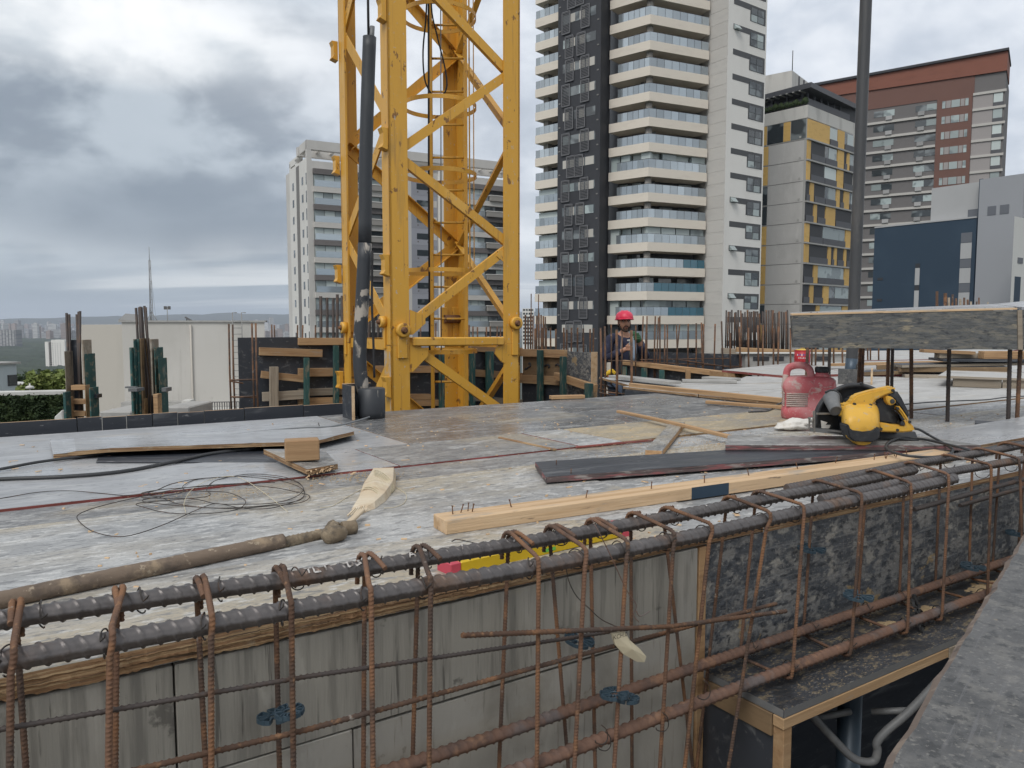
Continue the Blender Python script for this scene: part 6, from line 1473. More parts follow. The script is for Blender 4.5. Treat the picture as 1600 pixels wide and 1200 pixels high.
    def stirrup(ub, uf, ufb, ubb, zb, hook=True, bent=False):
        ztb, ztf = lerp_tab(TB, ub) + .0188, lerp_tab(TF, uf) + .0188
        wf, wbk = 1.0015, 1.1385
        P = []
        sg = -1 if bent else 1
        if hook: P += [(ub + sg * .0125, 1.066, ztb - .0065), (ub + sg * .0115, 1.10, ztb + .0015), (ub + sg * .011, 1.122, ztb + .003)]
        else: P += [(ub + .011, 1.115, ztb + .003)]
        P += [(ub + sg * .010, 1.134, ztb - .002), (ub + sg * .009, 1.141, ztb - .013), (ub + sg * .008, wbk, ztb - .03), (ubb, wbk, zb + .02), (ubb, 1.135, zb + .004), (ubb, 1.125, zb), (ufb, 1.015, zb), (ufb, 1.004, zb + .005), (ufb, wf, zb + .02)]
        f = lambda k: uf + (ufb - uf) * k
        P += [(uf + (ufb - uf) * .08, wf, ztf - .03), (uf, wf + .0008, ztf - .012), (uf + .0005, 1.004, ztf - .001), (uf + .001, 1.013, ztf + .0035)]
        P += [(ub - .002, 1.112, ztb + .0035), (ub - .002, 1.124, ztb + .003), (ub - .002, 1.135, ztb - .003), (ub - .002, 1.142, ztb - .015), (ub - .003, 1.1425, ztb - .03 - (.02 if hook else 0))]
        rib_bar([uw(*p) for p in P], .0041, 'stirrup', 'rust_bar', t, 9, .0058, .0015, 5)
        F = SITE @ Matrix.Translation(V((uf - .008, WF, lerp_tab(TF, uf)))) @ Matrix.Rotation(rnd.uniform(-.5, .5), 4, 'Z') @ Matrix.Rotation(rnd.uniform(-.4, .4), 4, 'X'); loop(t, F)
        F = SITE @ Matrix.Translation(V((ub + .018, WB, lerp_tab(TB, ub)))) @ Matrix.Rotation(rnd.uniform(-.4, .4), 4, 'Z') @ Matrix.Rotation(rnd.uniform(-.4, .4), 4, 'X'); loop(t, F)
    for k, (b, f, fb, bb) in enumerate(st):
        ub = u_at(*b, 1.12)[0]; uf, zf = u_at(*f, 1.0); u2, z2 = u_at(*fb, 1.0)
        deep = k < 12; zb = -.77 if deep else -.287
        ufb = uf + (u2 - uf) * (zf - zb) / (zf - z2); ufb = max(uf - .22, min(uf + .06, ufb))
        if bb: u3, z3 = u_at(*bb, 1.14); ubb = ub + (u3 - ub) * (.09 - zb) / (.09 - z3)
        else: ubb = ub + (ufb - uf) * .5 + rnd.uniform(-.02, .02)
        stirrup(ub, uf, ufb, ubb, zb, k < 9, k < 4)
        if not deep:
            for w, z in ((1.018, -.27), (1.118, -.262)):
                F = SITE @ Matrix.Translation(V((ufb + .012, w, z))) @ Matrix.Rotation(rnd.uniform(-.5, .5), 4, 'Z'); loop(t, F)
    for ub, uf in st_extra: stirrup(ub, uf, uf, ub, -.77 if ub < 1 else -.287)
    # white paint marks on the back bar
    def mark(s0, strokes, h=.022, wd=.0016):
        """strokes in letter units laid on the bar's upper near side"""
        mb = MB(); r = .0133 + .0013
        for (x0, y0, x1, y1) in strokes:
            vs = []; n = 5
            dx, dy = x1 - x0, y1 - y0; L = math.hypot(dx, dy) or 1; ox, oy = -dy / L * .11, dx / L * .11
            for i in range(n + 1):
                for sgn in (-1, 1):
                    x = x0 + dx * i / n + ox * sgn; y = y0 + dy * i / n + oy * sgn; u = s0 + x * .0115; th = R(112) + (y - .5) * R(52) * -1
                    u_, w_, z_ = u, WB + math.cos(th) * r, lerp_tab(TB, u) + wob(u, 1) + math.sin(th) * r
                    vs.append(uw(u_, w_, z_))
            mb.add(vs, [(2 * i, 2 * i + 1, 2 * i + 3, 2 * i + 2) for i in range(n)])
        return mb.build('paint_mark', 'paint_faded', t)
    Tt = [(0, 1, 1, 1), (.5, 1, .5, 0)]; Ll = [(0, 1, 0, 0), (0, 0, .9, 0)]; Dd = [(0, 0, 0, 1), (0, 1, .7, .8), (.7, .8, .7, .2), (.7, .2, 0, 0)]; Th = [(0, 1, .8, .9), (.8, .9, .3, .55), (.3, .55, .8, .3), (.8, .3, 0, 0)]
    for px, g in ((474, Tt), (488, Ll), (501, Tt), (541, Dd), (553, Th), (636, [(0, 0, .5, 1), (.5, 1, 1, 0), (.2, .4, .8, .4)]), (718, [(0, 0, .4, 1)]), (797, [(0, 0, .9, .5), (.2, .8, .6, .2)]), (868, [(0, .3, .3, .5)]), (1100, [(0, .4, .4, .6)]), (1190, [(0, .3, .5, .6)])):
        mark(u_at(px, 900 - (px - 450) * .18, WB)[0], g)
    # plastic wheel spacers clipped to the legs
    def spacer(px, py, w, tilt, mt='spacer_blue', rr=.03, rz=0):
        p = onw(px, py, w); F = Matrix.Translation(p) @ Matrix.Rotation(AB + rz, 4, 'Z') @ Matrix.Rotation(tilt, 4, 'X')
        mb = MB(); n = 8
        mb.tube([F @ V((.009 * math.cos(a), .009 * math.sin(a), 0)) for a in [2 * math.pi * i / 14 for i in range(14)]], .0018, 5, closed=True)
        for k in range(n):
            a = 2 * math.pi * k / n + .2 * math.sin(k * 2.3)
            if k == 0: continue
            c = V((math.cos(a), math.sin(a), 0)); s = V((-math.sin(a), math.cos(a), 0))
            pts = [c * .009 + s * .002, c * rr * .55 + s * .0055, c * rr * .92 + s * .0095, c * rr + s * .003, c * rr - s * .003, c * rr * .92 - s * .0095, c * rr * .55 - s * .0055, c * .009 - s * .002]
            zx = F.to_3x3() @ V((0, 0, 1))
            for q0, q1 in zip(pts, pts[1:]): mb.beam(F @ q0, F @ q1, .0020, .0065, up=zx)
        o = mb.build('spacer_wheel', mt, t, F)
    spacer(430, 1119, 1.125, -.12, rr=.026); spacer(452, 1112, 1.03, -.05, rr=.019, rz=1); spacer(960, 1084, 1.0, -.1, rr=.025); spacer(979, 1091, 1.0, .12, rr=.022, rz=2); spacer(905, 1000, 1.1, .2, rr=.028, rz=.6)
    spacer(1268, 857, 1.13, .05, rr=.032); spacer(1341, 931, 1.0, .05, rr=.032); spacer(1520, 885, 1.0, .05, rr=.03); spacer(1588, 833, 1.13, .05, rr=.03)
    spacer(1434, 950, 1.05, 1.2, 'black_plastic', .034, .4); spacer(1440, 975, 1.02, 1.3, 'black_plastic', .03, .4)
    # loose binding wires hanging in the cage
    W1 = [((925, 812), 1.03), ((935, 830), .99), ((955, 870), .985), ((978, 920), .985), ((994, 945), .985), ((990, 960), .99), ((998, 972), .985)]
    mb = MB(); mb.tube(smooth_path([onw(*p, w) for p, w in W1], 6), .0009, 5); mb.build('binding_wire', 'rust_pink', t)
    mb = MB(); mb.tube(smooth_path([onw(x, y, 1.05) for x, y in ((884, 880), (888, 905), (900, 930), (920, 950), (940, 968), (965, 980))], 6), .0009, 5); mb.build('binding_wire', 'wire_dark', t)
    mb = MB(); mb.tube(smooth_path([onw(x, y, .985) for x, y in ((994, 955), (1000, 963), (1012, 957), (1015, 955))], 5), .0009, 5); mb.build('binding_wire', 'rust_pink', t)
    for x, y in ((945, 1165), (1035, 1135), (940, 1155), (1100, 1085)):
        p = [onw(x + dx, y + dy, .995) for dx, dy in ((0, -22), (8, -14), (9, 0), (2, 8), (-8, 6), (-10, 2))]
        mb = MB(); mb.tube(smooth_path(p, 4), .001, 5); mb.build('binding_wire', 'wire_dark', t)
    # pale tag
    q = [onw(x, y, .994) for x, y in ((956, 990), (976, 986), (984, 1000), (1000, 1014), (1010, 1026), (1007, 1035), (995, 1034), (974, 1022), (962, 1008))]
    tg = thing('paper_tag', 'crumpled pale paper tag with black lettering hanging on the rebar cage', 'tag', tuple(q[0]))
    c = sum(q, V((0, 0, 0))) / len(q) - W * .006
    mb = MB(); n = len(q); vs = q + [c] + [p + W * .004 for p in q]; fs = [(i, (i + 1) % n, n) for i in range(n)] + [(i, n + 1 + i, n + 1 + (i + 1) % n, (i + 1) % n) for i in range(n)]
    mb.add(vs, fs); mb.build('paper', 'string_pale', tg)
    fc = bpy.data.curves.new('tag_text', 'FONT'); fc.body = 'KCH.0'; fc.size = .0115; fo = bpy.data.objects.new('tag_text', fc); COL.objects.link(fo)
    bpy.context.view_layer.update(); me = bpy.data.meshes.new_from_object(fo.evaluated_get(bpy.context.evaluated_depsgraph_get())); bpy.data.objects.remove(fo)
    o = bpy.data.objects.new('lettering', me); COL.objects.link(o); me.materials.append(MATS['rope_black']); o.parent = tg
    p = onw(958, 1000, .986); M = axes(p, U, -W); M = Matrix((U, UP, -W)).transposed().to_4x4(); M.translation = p; o.matrix_basis = WM[tg].inverted() @ M
build_cage()

# ------------------------------------------------------------------ loose things on the deck
def polyslab(pts, z0, t, name, mats, label, cat, group=None, kind=None, lift=None):
    """flat piece from an outline of points on the deck"""
    q = [V((p.x, p.y, z0 + (lift[i] if lift else 0))) for i, p in enumerate(pts)]
    mb = MB(); mb.prism(q, UP * t, 0, 1 if isinstance(mats, (list, tuple)) else 0); return solo(mb, name, mats, label, cat, group, kind=kind)
def build_loose():
    # warped sheet lifting off the deck on the far left
    A_, B_, C_ = onz(83, 704, .034), onz(490, 690, .034), onz(553, 675, .034)
    nb = 16; F = Matrix.Translation(A_.lerp(B_, .5) - UP * .034); mb = MB(); top = []; L = 24
    front = [A_.lerp(B_, i / L) for i in range(L + 1)] + [B_.lerp(C_, i / 4) for i in range(1, 5)]
    back0, back1 = onz(78, 692, .002), onz(545, 671, .002)
    n = len(front); vs = []; fs = []; mi = []
    for k in (0, 1):
        for i in range(n):
            for j in range(nb + 1):
                v = j / nb; f = front[i]; b = back0.lerp(back1, i / (n - 1)); p = f.lerp(b, v)
                lift = (.006 + .015 * min(1, i / 5) ** .8) * (1 - v) ** 1.8 + .001
                vs.append(V((p.x + (mnoise.noise(V((i * .9, 0, 1))) * .003 if j == 0 else 0), p.y, lift + ((.014 + .003 * mnoise.noise(V((i * .7, 0, 9)))) if k == 0 else 0) + (mnoise.noise(V((i * 1.3, j, 2))) * .0012 if j == 0 else 0))))
    m1 = n * (nb + 1)
    for i in range(n - 1):
        for j in range(nb):
            a = i * (nb + 1) + j; fs += [(a, a + nb + 1, a + nb + 2, a + 1), (m1 + a + 1, m1 + a + nb + 2, m1 + a + nb + 1, m1 + a)]; mi += [0, 1]
        a = i * (nb + 1); fs.append((m1 + a, m1 + a + nb + 1, a + nb + 1, a)); mi.append(2)
        b = a + nb; fs.append((b, b + nb + 1, m1 + b + nb + 1, m1 + b)); mi.append(2)
    for j in range(nb):
        a = j; fs.append((a, a + 1, m1 + a + 1, m1 + a)); mi.append(0); a = (n - 1) * (nb + 1) + j; fs.append((m1 + a, m1 + a + 1, a + 1, a)); mi.append(2)
    mb.add(vs, fs, mi); solo(mb, 'plywood_sheet', ['deck_film_new', 'film_dark', 'ply_edge'], 'warped pale blue-grey plywood sheet with a lifted splintered front edge on the far left deck', 'plywood sheet')
    # dark sheet under it: shadow and black film ply in one colour
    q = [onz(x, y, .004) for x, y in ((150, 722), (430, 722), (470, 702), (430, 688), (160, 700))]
    polyslab(q, .0015, .002, 'plywood_sheet', ['film_dark', 'film_dark'], 'thin blue-black sheet standing for shadow and dark plywood under the warped sheet', 'plywood sheet')
    # offcut with the wooden block on it
    q = [onz(412, 706, .03), onz(480, 748, .0), onz(528, 738, .0), onz(505, 705, .03)]
    mb = MB(); Fq = [V((p.x, p.y, z)) for p, z in zip(q, (.022, .012, .010, .022))]
    mb.prism(Fq, UP * .017, 0, 1); solo(mb, 'plywood_offcut', ['deck_film', 'ply_edge'], 'small plywood offcut with a splintered end lying under the wooden block', 'plywood offcut')
    rnd = random.Random(77); mb = MB()
    e0, e1 = Fq[1], Fq[2]
    for i in range(26):
        p = e0.lerp(e1, rnd.uniform(.05, 1)) + UP * rnd.uniform(.0, .014); d = V((rnd.uniform(-.3, .3), -1, rnd.uniform(-.25, .1))).normalized() * rnd.uniform(.01, .035)
        mb.beam(p, p + d, rnd.uniform(.002, .006), .0015)
    solo(mb, 'splinters', 'wood_fresh', 'torn wood splinters hanging from the plywood offcut', 'splinters', kind='stuff')
    a, b = onz(446, 722, .036), onz(500, 720, .036); F = axes(V((a.x, a.y, .036)), V((b.x - a.x, b.y - a.y + .012, 0)))
    mb = MB(); mb.box(0, (b - a).length, 0, .062, 0, .066); tag(mb.build('wooden_block', 'wood', None, F, .003, local=True), 'chunky brown wooden block lying on a plywood offcut', 'wooden block')
    # cables on the left
    def cable(pts, r, mt, label, cat='cable', z=.006, n=8, nm='cable', zz=None):
        q = smooth_path([onz(x, y, z if zz is None else zz[i]) for i, (x, y) in enumerate(pts)], n); mb = MB(); mb.tube(q, r, 8); return solo(mb, nm, mt, label, cat)
    cable(((-80, 745), (0, 733), (60, 722), (130, 713), (200, 704), (240, 700)), .005, 'cable_black', 'thin black cable running under the left end of the warped sheet', z=.008)
    cable(((-80, 757), (0, 749), (100, 745), (190, 737), (270, 722), (330, 709), (400, 700)),   .0065, 'cable_black', 'thick black cable crossing the shaded gap before the warped sheet', z=.008)
    cable(((360, 680), (430, 672), (480, 668), (520, 666), (560, 657), (585, 648), (592, 640)), .0045, 'cable_grey', 'thin grey cable running to the foot of the black pole', z=.012)
    # wire coil
    rnd = random.Random(31); mb = MB(); pts = []
    def P(px, py): return onz(px, py, .003 + rnd.uniform(0, .006))
    base = [(-40, 785), (0, 779), (60, 769), (110, 767), (160, 771), (200, 774)]
    pts = [P(*q) for q in base]
    for cx, cy, rx, ry, ph in ((360, 770, 118, 24, 3.3), (350, 776, 132, 18, 3.4), (380, 766, 98, 22, 3.0), (300, 784, 84, 18, 3.5), (400, 768, 78, 26, 2.8)):
        for i in range(13):
            a = ph + 2 * math.pi * i / 13; pts.append(P(cx + rx * math.cos(a) + rnd.uniform(-5, 5), cy + ry * math.sin(a) + rnd.uniform(-1.5, 1.5)))
    pts += [P(x, y) for x, y in ((330, 788), (300, 800), (250, 822), (195, 838), (150, 832), (124, 815), (124, 803), (160, 790), (220, 776), (290, 762), (360, 756), (430, 754))]
    mb.tube(smooth_path(pts, 5), .0011, 5); solo(mb, 'wire_coil', 'wire_dark', 'loose tangle of thin dark binding wire on the left of the deck', 'wire')
    cable(((290, 800), (288, 785), (300, 765), (330, 749), (370, 745), (410, 768), (450, 800)), .0008, 'string_pale', 'thin pale string lying across the dark wire coil', 'string', .007, nm='string')
    cable(((500, 793), (520, 790), (545, 775), (566, 764)), .0008, 'string_pale', 'pale string trailing left of the wrapped wood piece', 'string', .003, nm='string')
    cable(((617, 760), (634, 772), (632, 785), (618, 792), (600, 794)), .0008, 'string_pale', 'pale string looping right of the wrapped wood piece', 'string', .003, nm='string')
    # long steel prop
    r = .0150; a, b = onz(0, 938, r), onz(442, 845, r); d = (b - a).normalized(); a0 = a - d * 1.0; c = onz(505, 832, .0125)
    t = thing('steel_prop', 'long mortar-crusted steel prop tube lying across the left of the deck', 'prop', tuple(a0.lerp(b, .5) - UP * r))
    mb = MB(); n = 240; mb.tube([a0 + (b - a0) * i / n for i in range(n + 1)], lambda i, th, s: r + .0013 * mnoise.noise(V((s * 30, th * 2, 1))) + .0012 * mnoise.noise(V((s * 90, th * 5, 4))), 22); mb.build('outer_tube', 'pipe_steel', t)
    mb = MB(); cc = c + (c - b) * .3; mb.tube([b - d * .01 - UP * .004] + [b + (cc - b) * i / 30 - UP * .004 for i in range(31)], lambda i, th, s: .0118 + .0012 * math.sin(s * 900 + th), 14); mb.build('threaded_tube', 'cast_lump', t)
    def lump(px, py, rx, ry, rz, seed, nm):
        p = onz(px, py, rz * .9); M = Matrix.Translation(p) @ Matrix.Rotation(.7, 4, 'Z'); mb = MB(); vs = []; nn, mm = 16, 10
        prof = []
        for i in range(mm + 1):
            ph = math.pi * i / mm
            for k in range(nn):
                th = 2 * math.pi * k / nn; q = V((math.sin(ph) * math.cos(th), math.sin(ph) * math.sin(th), math.cos(ph)))
                f = 1 + .22 * mnoise.noise(q * 1.9 + V((seed, 0, 0))) + .1 * mnoise.noise(q * 5 + V((0, seed, 0))); vs.append(M @ V((q.x * rx * f, q.y * ry * f, q.z * rz * f)))
        fs = [(i * nn + k, (i + 1) * nn + k, (i + 1) * nn + (k + 1) % nn, i * nn + (k + 1) % nn) for i in range(mm) for k in range(nn)]
        mb.add(vs, fs, 0, True); return mb.build(nm, 'cast_lump', t)
    lump(522, 834, .030, .021, .021, 1, 'clamp_nut'); lump(520, 826, .018, .013, .018, 4, 'clamp_nut')
    p0, p1 = onz(534, 826, .016), onz(556, 823, .016)
    mb = MB(); mb.tube([p0 + (p1 - p0) * i / 6 for i in range(7)], lambda i, th, s: .0155 + .002 * mnoise.noise(V((s * 40, th, 3))), 14); mb.build('end_sleeve', 'cast_lump', t)
    # broken timber wrapped with string
    out = [(549, 797), (557, 789), (566, 770), (584, 743), (619, 742), (618, 764), (603, 784), (586, 796), (573, 801)]
    q = [onz(x, y, 0) for x, y in out]; t = thing('broken_timber', 'pale broken piece of timber bound with string beside the prop end', 'timber', tuple(q[3]))
    mb = MB(); low = [V((p.x, p.y, .002)) for p in q]; ht = [.010, .016, .026, .030, .030, .026, .022, .016, .012]; c = sum(low, V((0, 0, 0))) / len(low)
    up = [V((p.x, p.y, h)).lerp(V((c.x, c.y, h)), .12) for p, h in zip(low, ht)]; n = len(q)
    order = list(range(n))
    mb.add(low + up + [c + UP * .034], [(i, (i + 1) % n, n + (i + 1) % n, n + i) for i in order] + [(n + i, n + (i + 1) % n, 2 * n) for i in order])
    mb.build('timber', 'splinter_wood', t)
    rnd = random.Random(6)
    for k in range(13):
        f = .12 + .055 * k + rnd.uniform(-.02, .02); a = q[3].lerp(q[1], f); b = q[5].lerp(q[7], f * .9); hh = .030 - .010 * f
        mb = MB(); mb.tube(smooth_path([V((a.x, a.y, .006)) + (a - b) * .05, V((a.x, a.y, hh)).lerp(V((b.x, b.y, hh)), .12) + UP * .002, V((a.x, a.y, .038 - .008 * f)).lerp(V((b.x, b.y, .038 - .008 * f)), .5), V((b.x, b.y, hh - .003)).lerp(V((a.x, a.y, hh)), .1) + UP * .002, V((b.x, b.y, .004)) + (b - a) * .05], 4), .0013, 5); mb.build('string', 'string_pale', t)
    for k in range(5):
        a, b = onz(551 + 4 * k, 798 - 1.0 * k, .014), onz(543 + 5 * k, 806 - k, .006); mb = MB(); mb.beam(a + (a - b) * .5, b, .004, .003); mb.build('splinter', 'splinter_wood', t)
    a, b = onz(546, 816, .018), onz(566, 797, .02); lumber(a, b, .016, .008, 'stick', 'splinter_wood', t)
    # spirit level
    a, b = onz(704, 906, 0), onz(925, 853, 0); F = axes(a, b - a); L = .475
    t = thing('spirit_level', 'yellow spirit level with red end caps lying behind the top bars', 'spirit level', M=F)
    mb = MB(); mb.box(.024, L - .03, 0, .046, .001, .028); mb.build('body', 'level_yellow', t, F, .0012, local=True)
    for x0, x1 in ((0, .0235), (L - .0295, L)): mb = MB(); mb.box(x0, x1, -.0008, .047, 0, .0288); mb.build('end_cap', 'level_red', t, F, .0015, local=True)
    mb = MB(); mb.box(L * .5 - .016, L * .5 + .016, -.0007, .01, .010, .017); mb.build('vial', 'level_green', t, F, local=True)
    for k in range(9):
        mb = MB(); x = .05 + k * .018; mb.box(x, x + .008, .006, .04, .0282, .0302); mb.build('rib', 'level_red' if k % 3 else 'level_yellow', t, F, local=True)
    mb = MB(); mb.box(.03, L - .035, -.0006, -.0001, .0045, .0055); mb.build('groove', 'black_plastic', t, F, local=True)
    # pale timber with nails
    a, b = onz(697, 837, 0), onz(1490, 722, 0); F = axes(a, b - a); L = (b - a).length
    t = thing('nailed_timber', 'long pale timber with upright rusty nails lying beside the rebar cage', 'timber', M=F)
    mb = MB(); mb.box(0, L, 0, .072, 0.001, .034, 0); mb.build('timber', 'wood_fresh', t, F, .002, local=True)
    s = lambda px: (onpl(px, 700, a, F.to_3x3() @ V((0, 1, 0))) - a).dot((b - a).normalized())
    mb = MB(); mb.box(s(1082), s(1140), -.0006, .0001, .0016, .0335); mb.build('paint_band', 'n_navy', t, F, local=True)
    rnd = random.Random(17)
    for px, yy in ((720, .045), (734, .05), (747, .055), (751, .045), (812, .04), (929, .036), (1034, .04), (1114, .03), (1190, .045), (1269, .05), (1332, .06), (1382, .035), (1398, .03), (1402, .04), (1414, .03), (1419, .045), (1440, .05)):
        x = s(px); M = F @ Matrix.Translation(V((x, yy, .033))); mb = MB(); tx, ty = rnd.uniform(-.006, .006), rnd.uniform(-.005, .005)
        mb.tube([M @ V((0, 0, 0)), M @ V((tx, ty, .019))], .0014, 6); mb.tube([M @ V((tx, ty, .019)), M @ V((tx * 1.06, ty * 1.06, .0202))], .0026, 6); mb.build('nail', 'bolt_rust', t)
    # boards
    a, b = onz(853, 757, .002), onz(1420, 713, .002); F = axes(a, b - a); L = (b - a).length
    mb = MB(); w = .235
    mb.prism([F @ V(p) for p in ((0, 0, .004), (L, 0, .004), (L, w * .9, .004), (.06, w, .004))], UP * .019, 0, 1)
    o = solo(mb, 'board', ['film_dark', 'edge_faded'], 'long black board with faded red edges lying across the middle of the deck', 'board', frame=F, bevel=.0012)
    for px, py in ((869, 727), (892, 741)):
        p = onz(px, py, .023); mb = MB(); mb.tube([p, p + V((.001, 0, .017))], .0014, 6); solo(mb, 'nail', 'bolt_rust', ['nail standing in the red-edged black board nearer its far corner', 'nail standing in the red-edged black board nearer its front edge'][px > 880], 'nail')
    a, b = onz(1133, 704, .026), onz(1533, 704, .026); F = axes(a, b - a); L = (b - a).length
    mb = MB(); mb.prism([F @ V(p) for p in ((0, 0, 0), (L, 0, 0), (L - .10, .20, 0), (.075, .235, 0))], UP * .02, 0, 1)
    solo(mb, 'board', ['deck_film', 'edge_faded'], 'grey-white board with a faded red edge carrying the circular saw', 'board', frame=F, bevel=.0012)
    a, b = onz(1527, 703, .024), onz(1720, 668, .024); F = axes(a, b - a); L = (b - a).length
    mb = MB(); mb.prism([F @ V(p) for p in ((0, 0, 0), (L, 0, 0), (L, .30, 0), (-.12, .26, 0))], UP * .017, 0, 1)
    solo(mb, 'board', ['deck_film_new', 'ply_edge'], 'smooth grey plywood board right of the saw board at the frame edge', 'board', frame=F, bevel=.001)
    # short board and stick
    a, b = onz(1021, 713, .0), onz(1059, 668, .0); lumber(a + UP * .012, b + UP * .014, .062, .022, 'board', ['deck_film', 'wood'], label='short grey board pointing away, crossed by a thin stick', cat='board')
    lumber(onz(966, 643, .02), onz(1146, 684, .03), .022, .014, 'stick', 'wood', label='thin split wooden stick lying across the short grey board', cat='stick', warp=.004)
    lumber(onz(1104, 628, .015), onz(1230, 637, .015), .035, .018, 'stick', 'wood', label='flat wooden lath at the trench edge left of the red can', cat='stick')
    lumber(onz(900, 699, .002), onz(1020, 688, .002), .012, .008, 'sliver', 'ply_edge_red', label='red-brown plywood sliver in the seam left of the short grey board', cat='sliver')
    lumber(onz(780, 684, .002), onz(868, 703, .002), .014, .008, 'sliver', 'ply_edge', label='tan plywood sliver on the seam in the middle of the deck', cat='sliver')
    # scraps of wire and nails
    cable(((706, 846), (712, 843), (722, 844), (748, 850)), .0011, 'wire_dark', 'short bent scrap of wire above the spirit level', 'wire', .003, nm='wire_scrap')
    for i, (px, py) in enumerate(((500, 671), (341, 653))):
        p = onz(px, py, 0); mb = MB(); mb.tube([p, p + V((-.006, .0, .03))], .002, 6); solo(mb, 'nail', 'steel_bar_dark', ['dark nail standing in the deck near the black pole base', 'dark nail leaning on the far left deck'][i], 'nail')
    # chips, slivers and sawdust
    rnd = random.Random(55); mb = MB()
    for _ in range(520):
        u = rnd.uniform(-.4, 4.5); w = 1.2 + 2.4 * rnd.random() ** 1.6; p = uw(u, w, .0015)
        a = AB + rnd.gauss(0, .7); L = rnd.uniform(.003, .013) * (1 if rnd.random() < .88 else 2.2); d = V((math.cos(a), math.sin(a), 0)); e = V((-d.y, d.x, 0)) * rnd.uniform(.0012, .004)
        h = UP * rnd.uniform(.001, .004); mb.hexa([p - d * L / 2 - e, p + d * L / 2 - e, p + d * L / 2 + e, p - d * L / 2 + e, p - d * L / 2 - e * .4 + h, p + d * L / 2 - e * .6 + h, p + d * L / 2 + e * .3 + h, p - d * L / 2 + e + h])
    o = solo(mb, 'wood_chips', 'wood_fresh', 'small wood chips and slivers scattered over the plywood deck', 'wood chips', kind='stuff')
    mb = MB()
    for (px, py, n, sx, sy) in ((560, 745, 420, 40, 6), (1110, 715, 500, 120, 14), (1090, 690, 500, 70, 10), (1190, 692, 320, 60, 8), (950, 700, 260, 60, 8), (330, 770, 260, 80, 8), (1500, 668, 260, 60, 8)):
        for _ in range(n):
            p = onz(px + rnd.gauss(0, sx), py + rnd.gauss(0, sy), .0008); a = rnd.random() * 6.3; r_ = rnd.uniform(.0012, .0035)
            mb.add([p + V((r_ * math.cos(a + k * 2.1), r_ * math.sin(a + k * 2.1), 0)) for k in range(3)] + [p + UP * r_ * .7], [(0, 1, 3), (1, 2, 3), (2, 0, 3)])
    solo(mb, 'sawdust', 'dust', 'patches of sawdust on the deck around the boards and the saw', 'sawdust', kind='stuff')
build_loose()

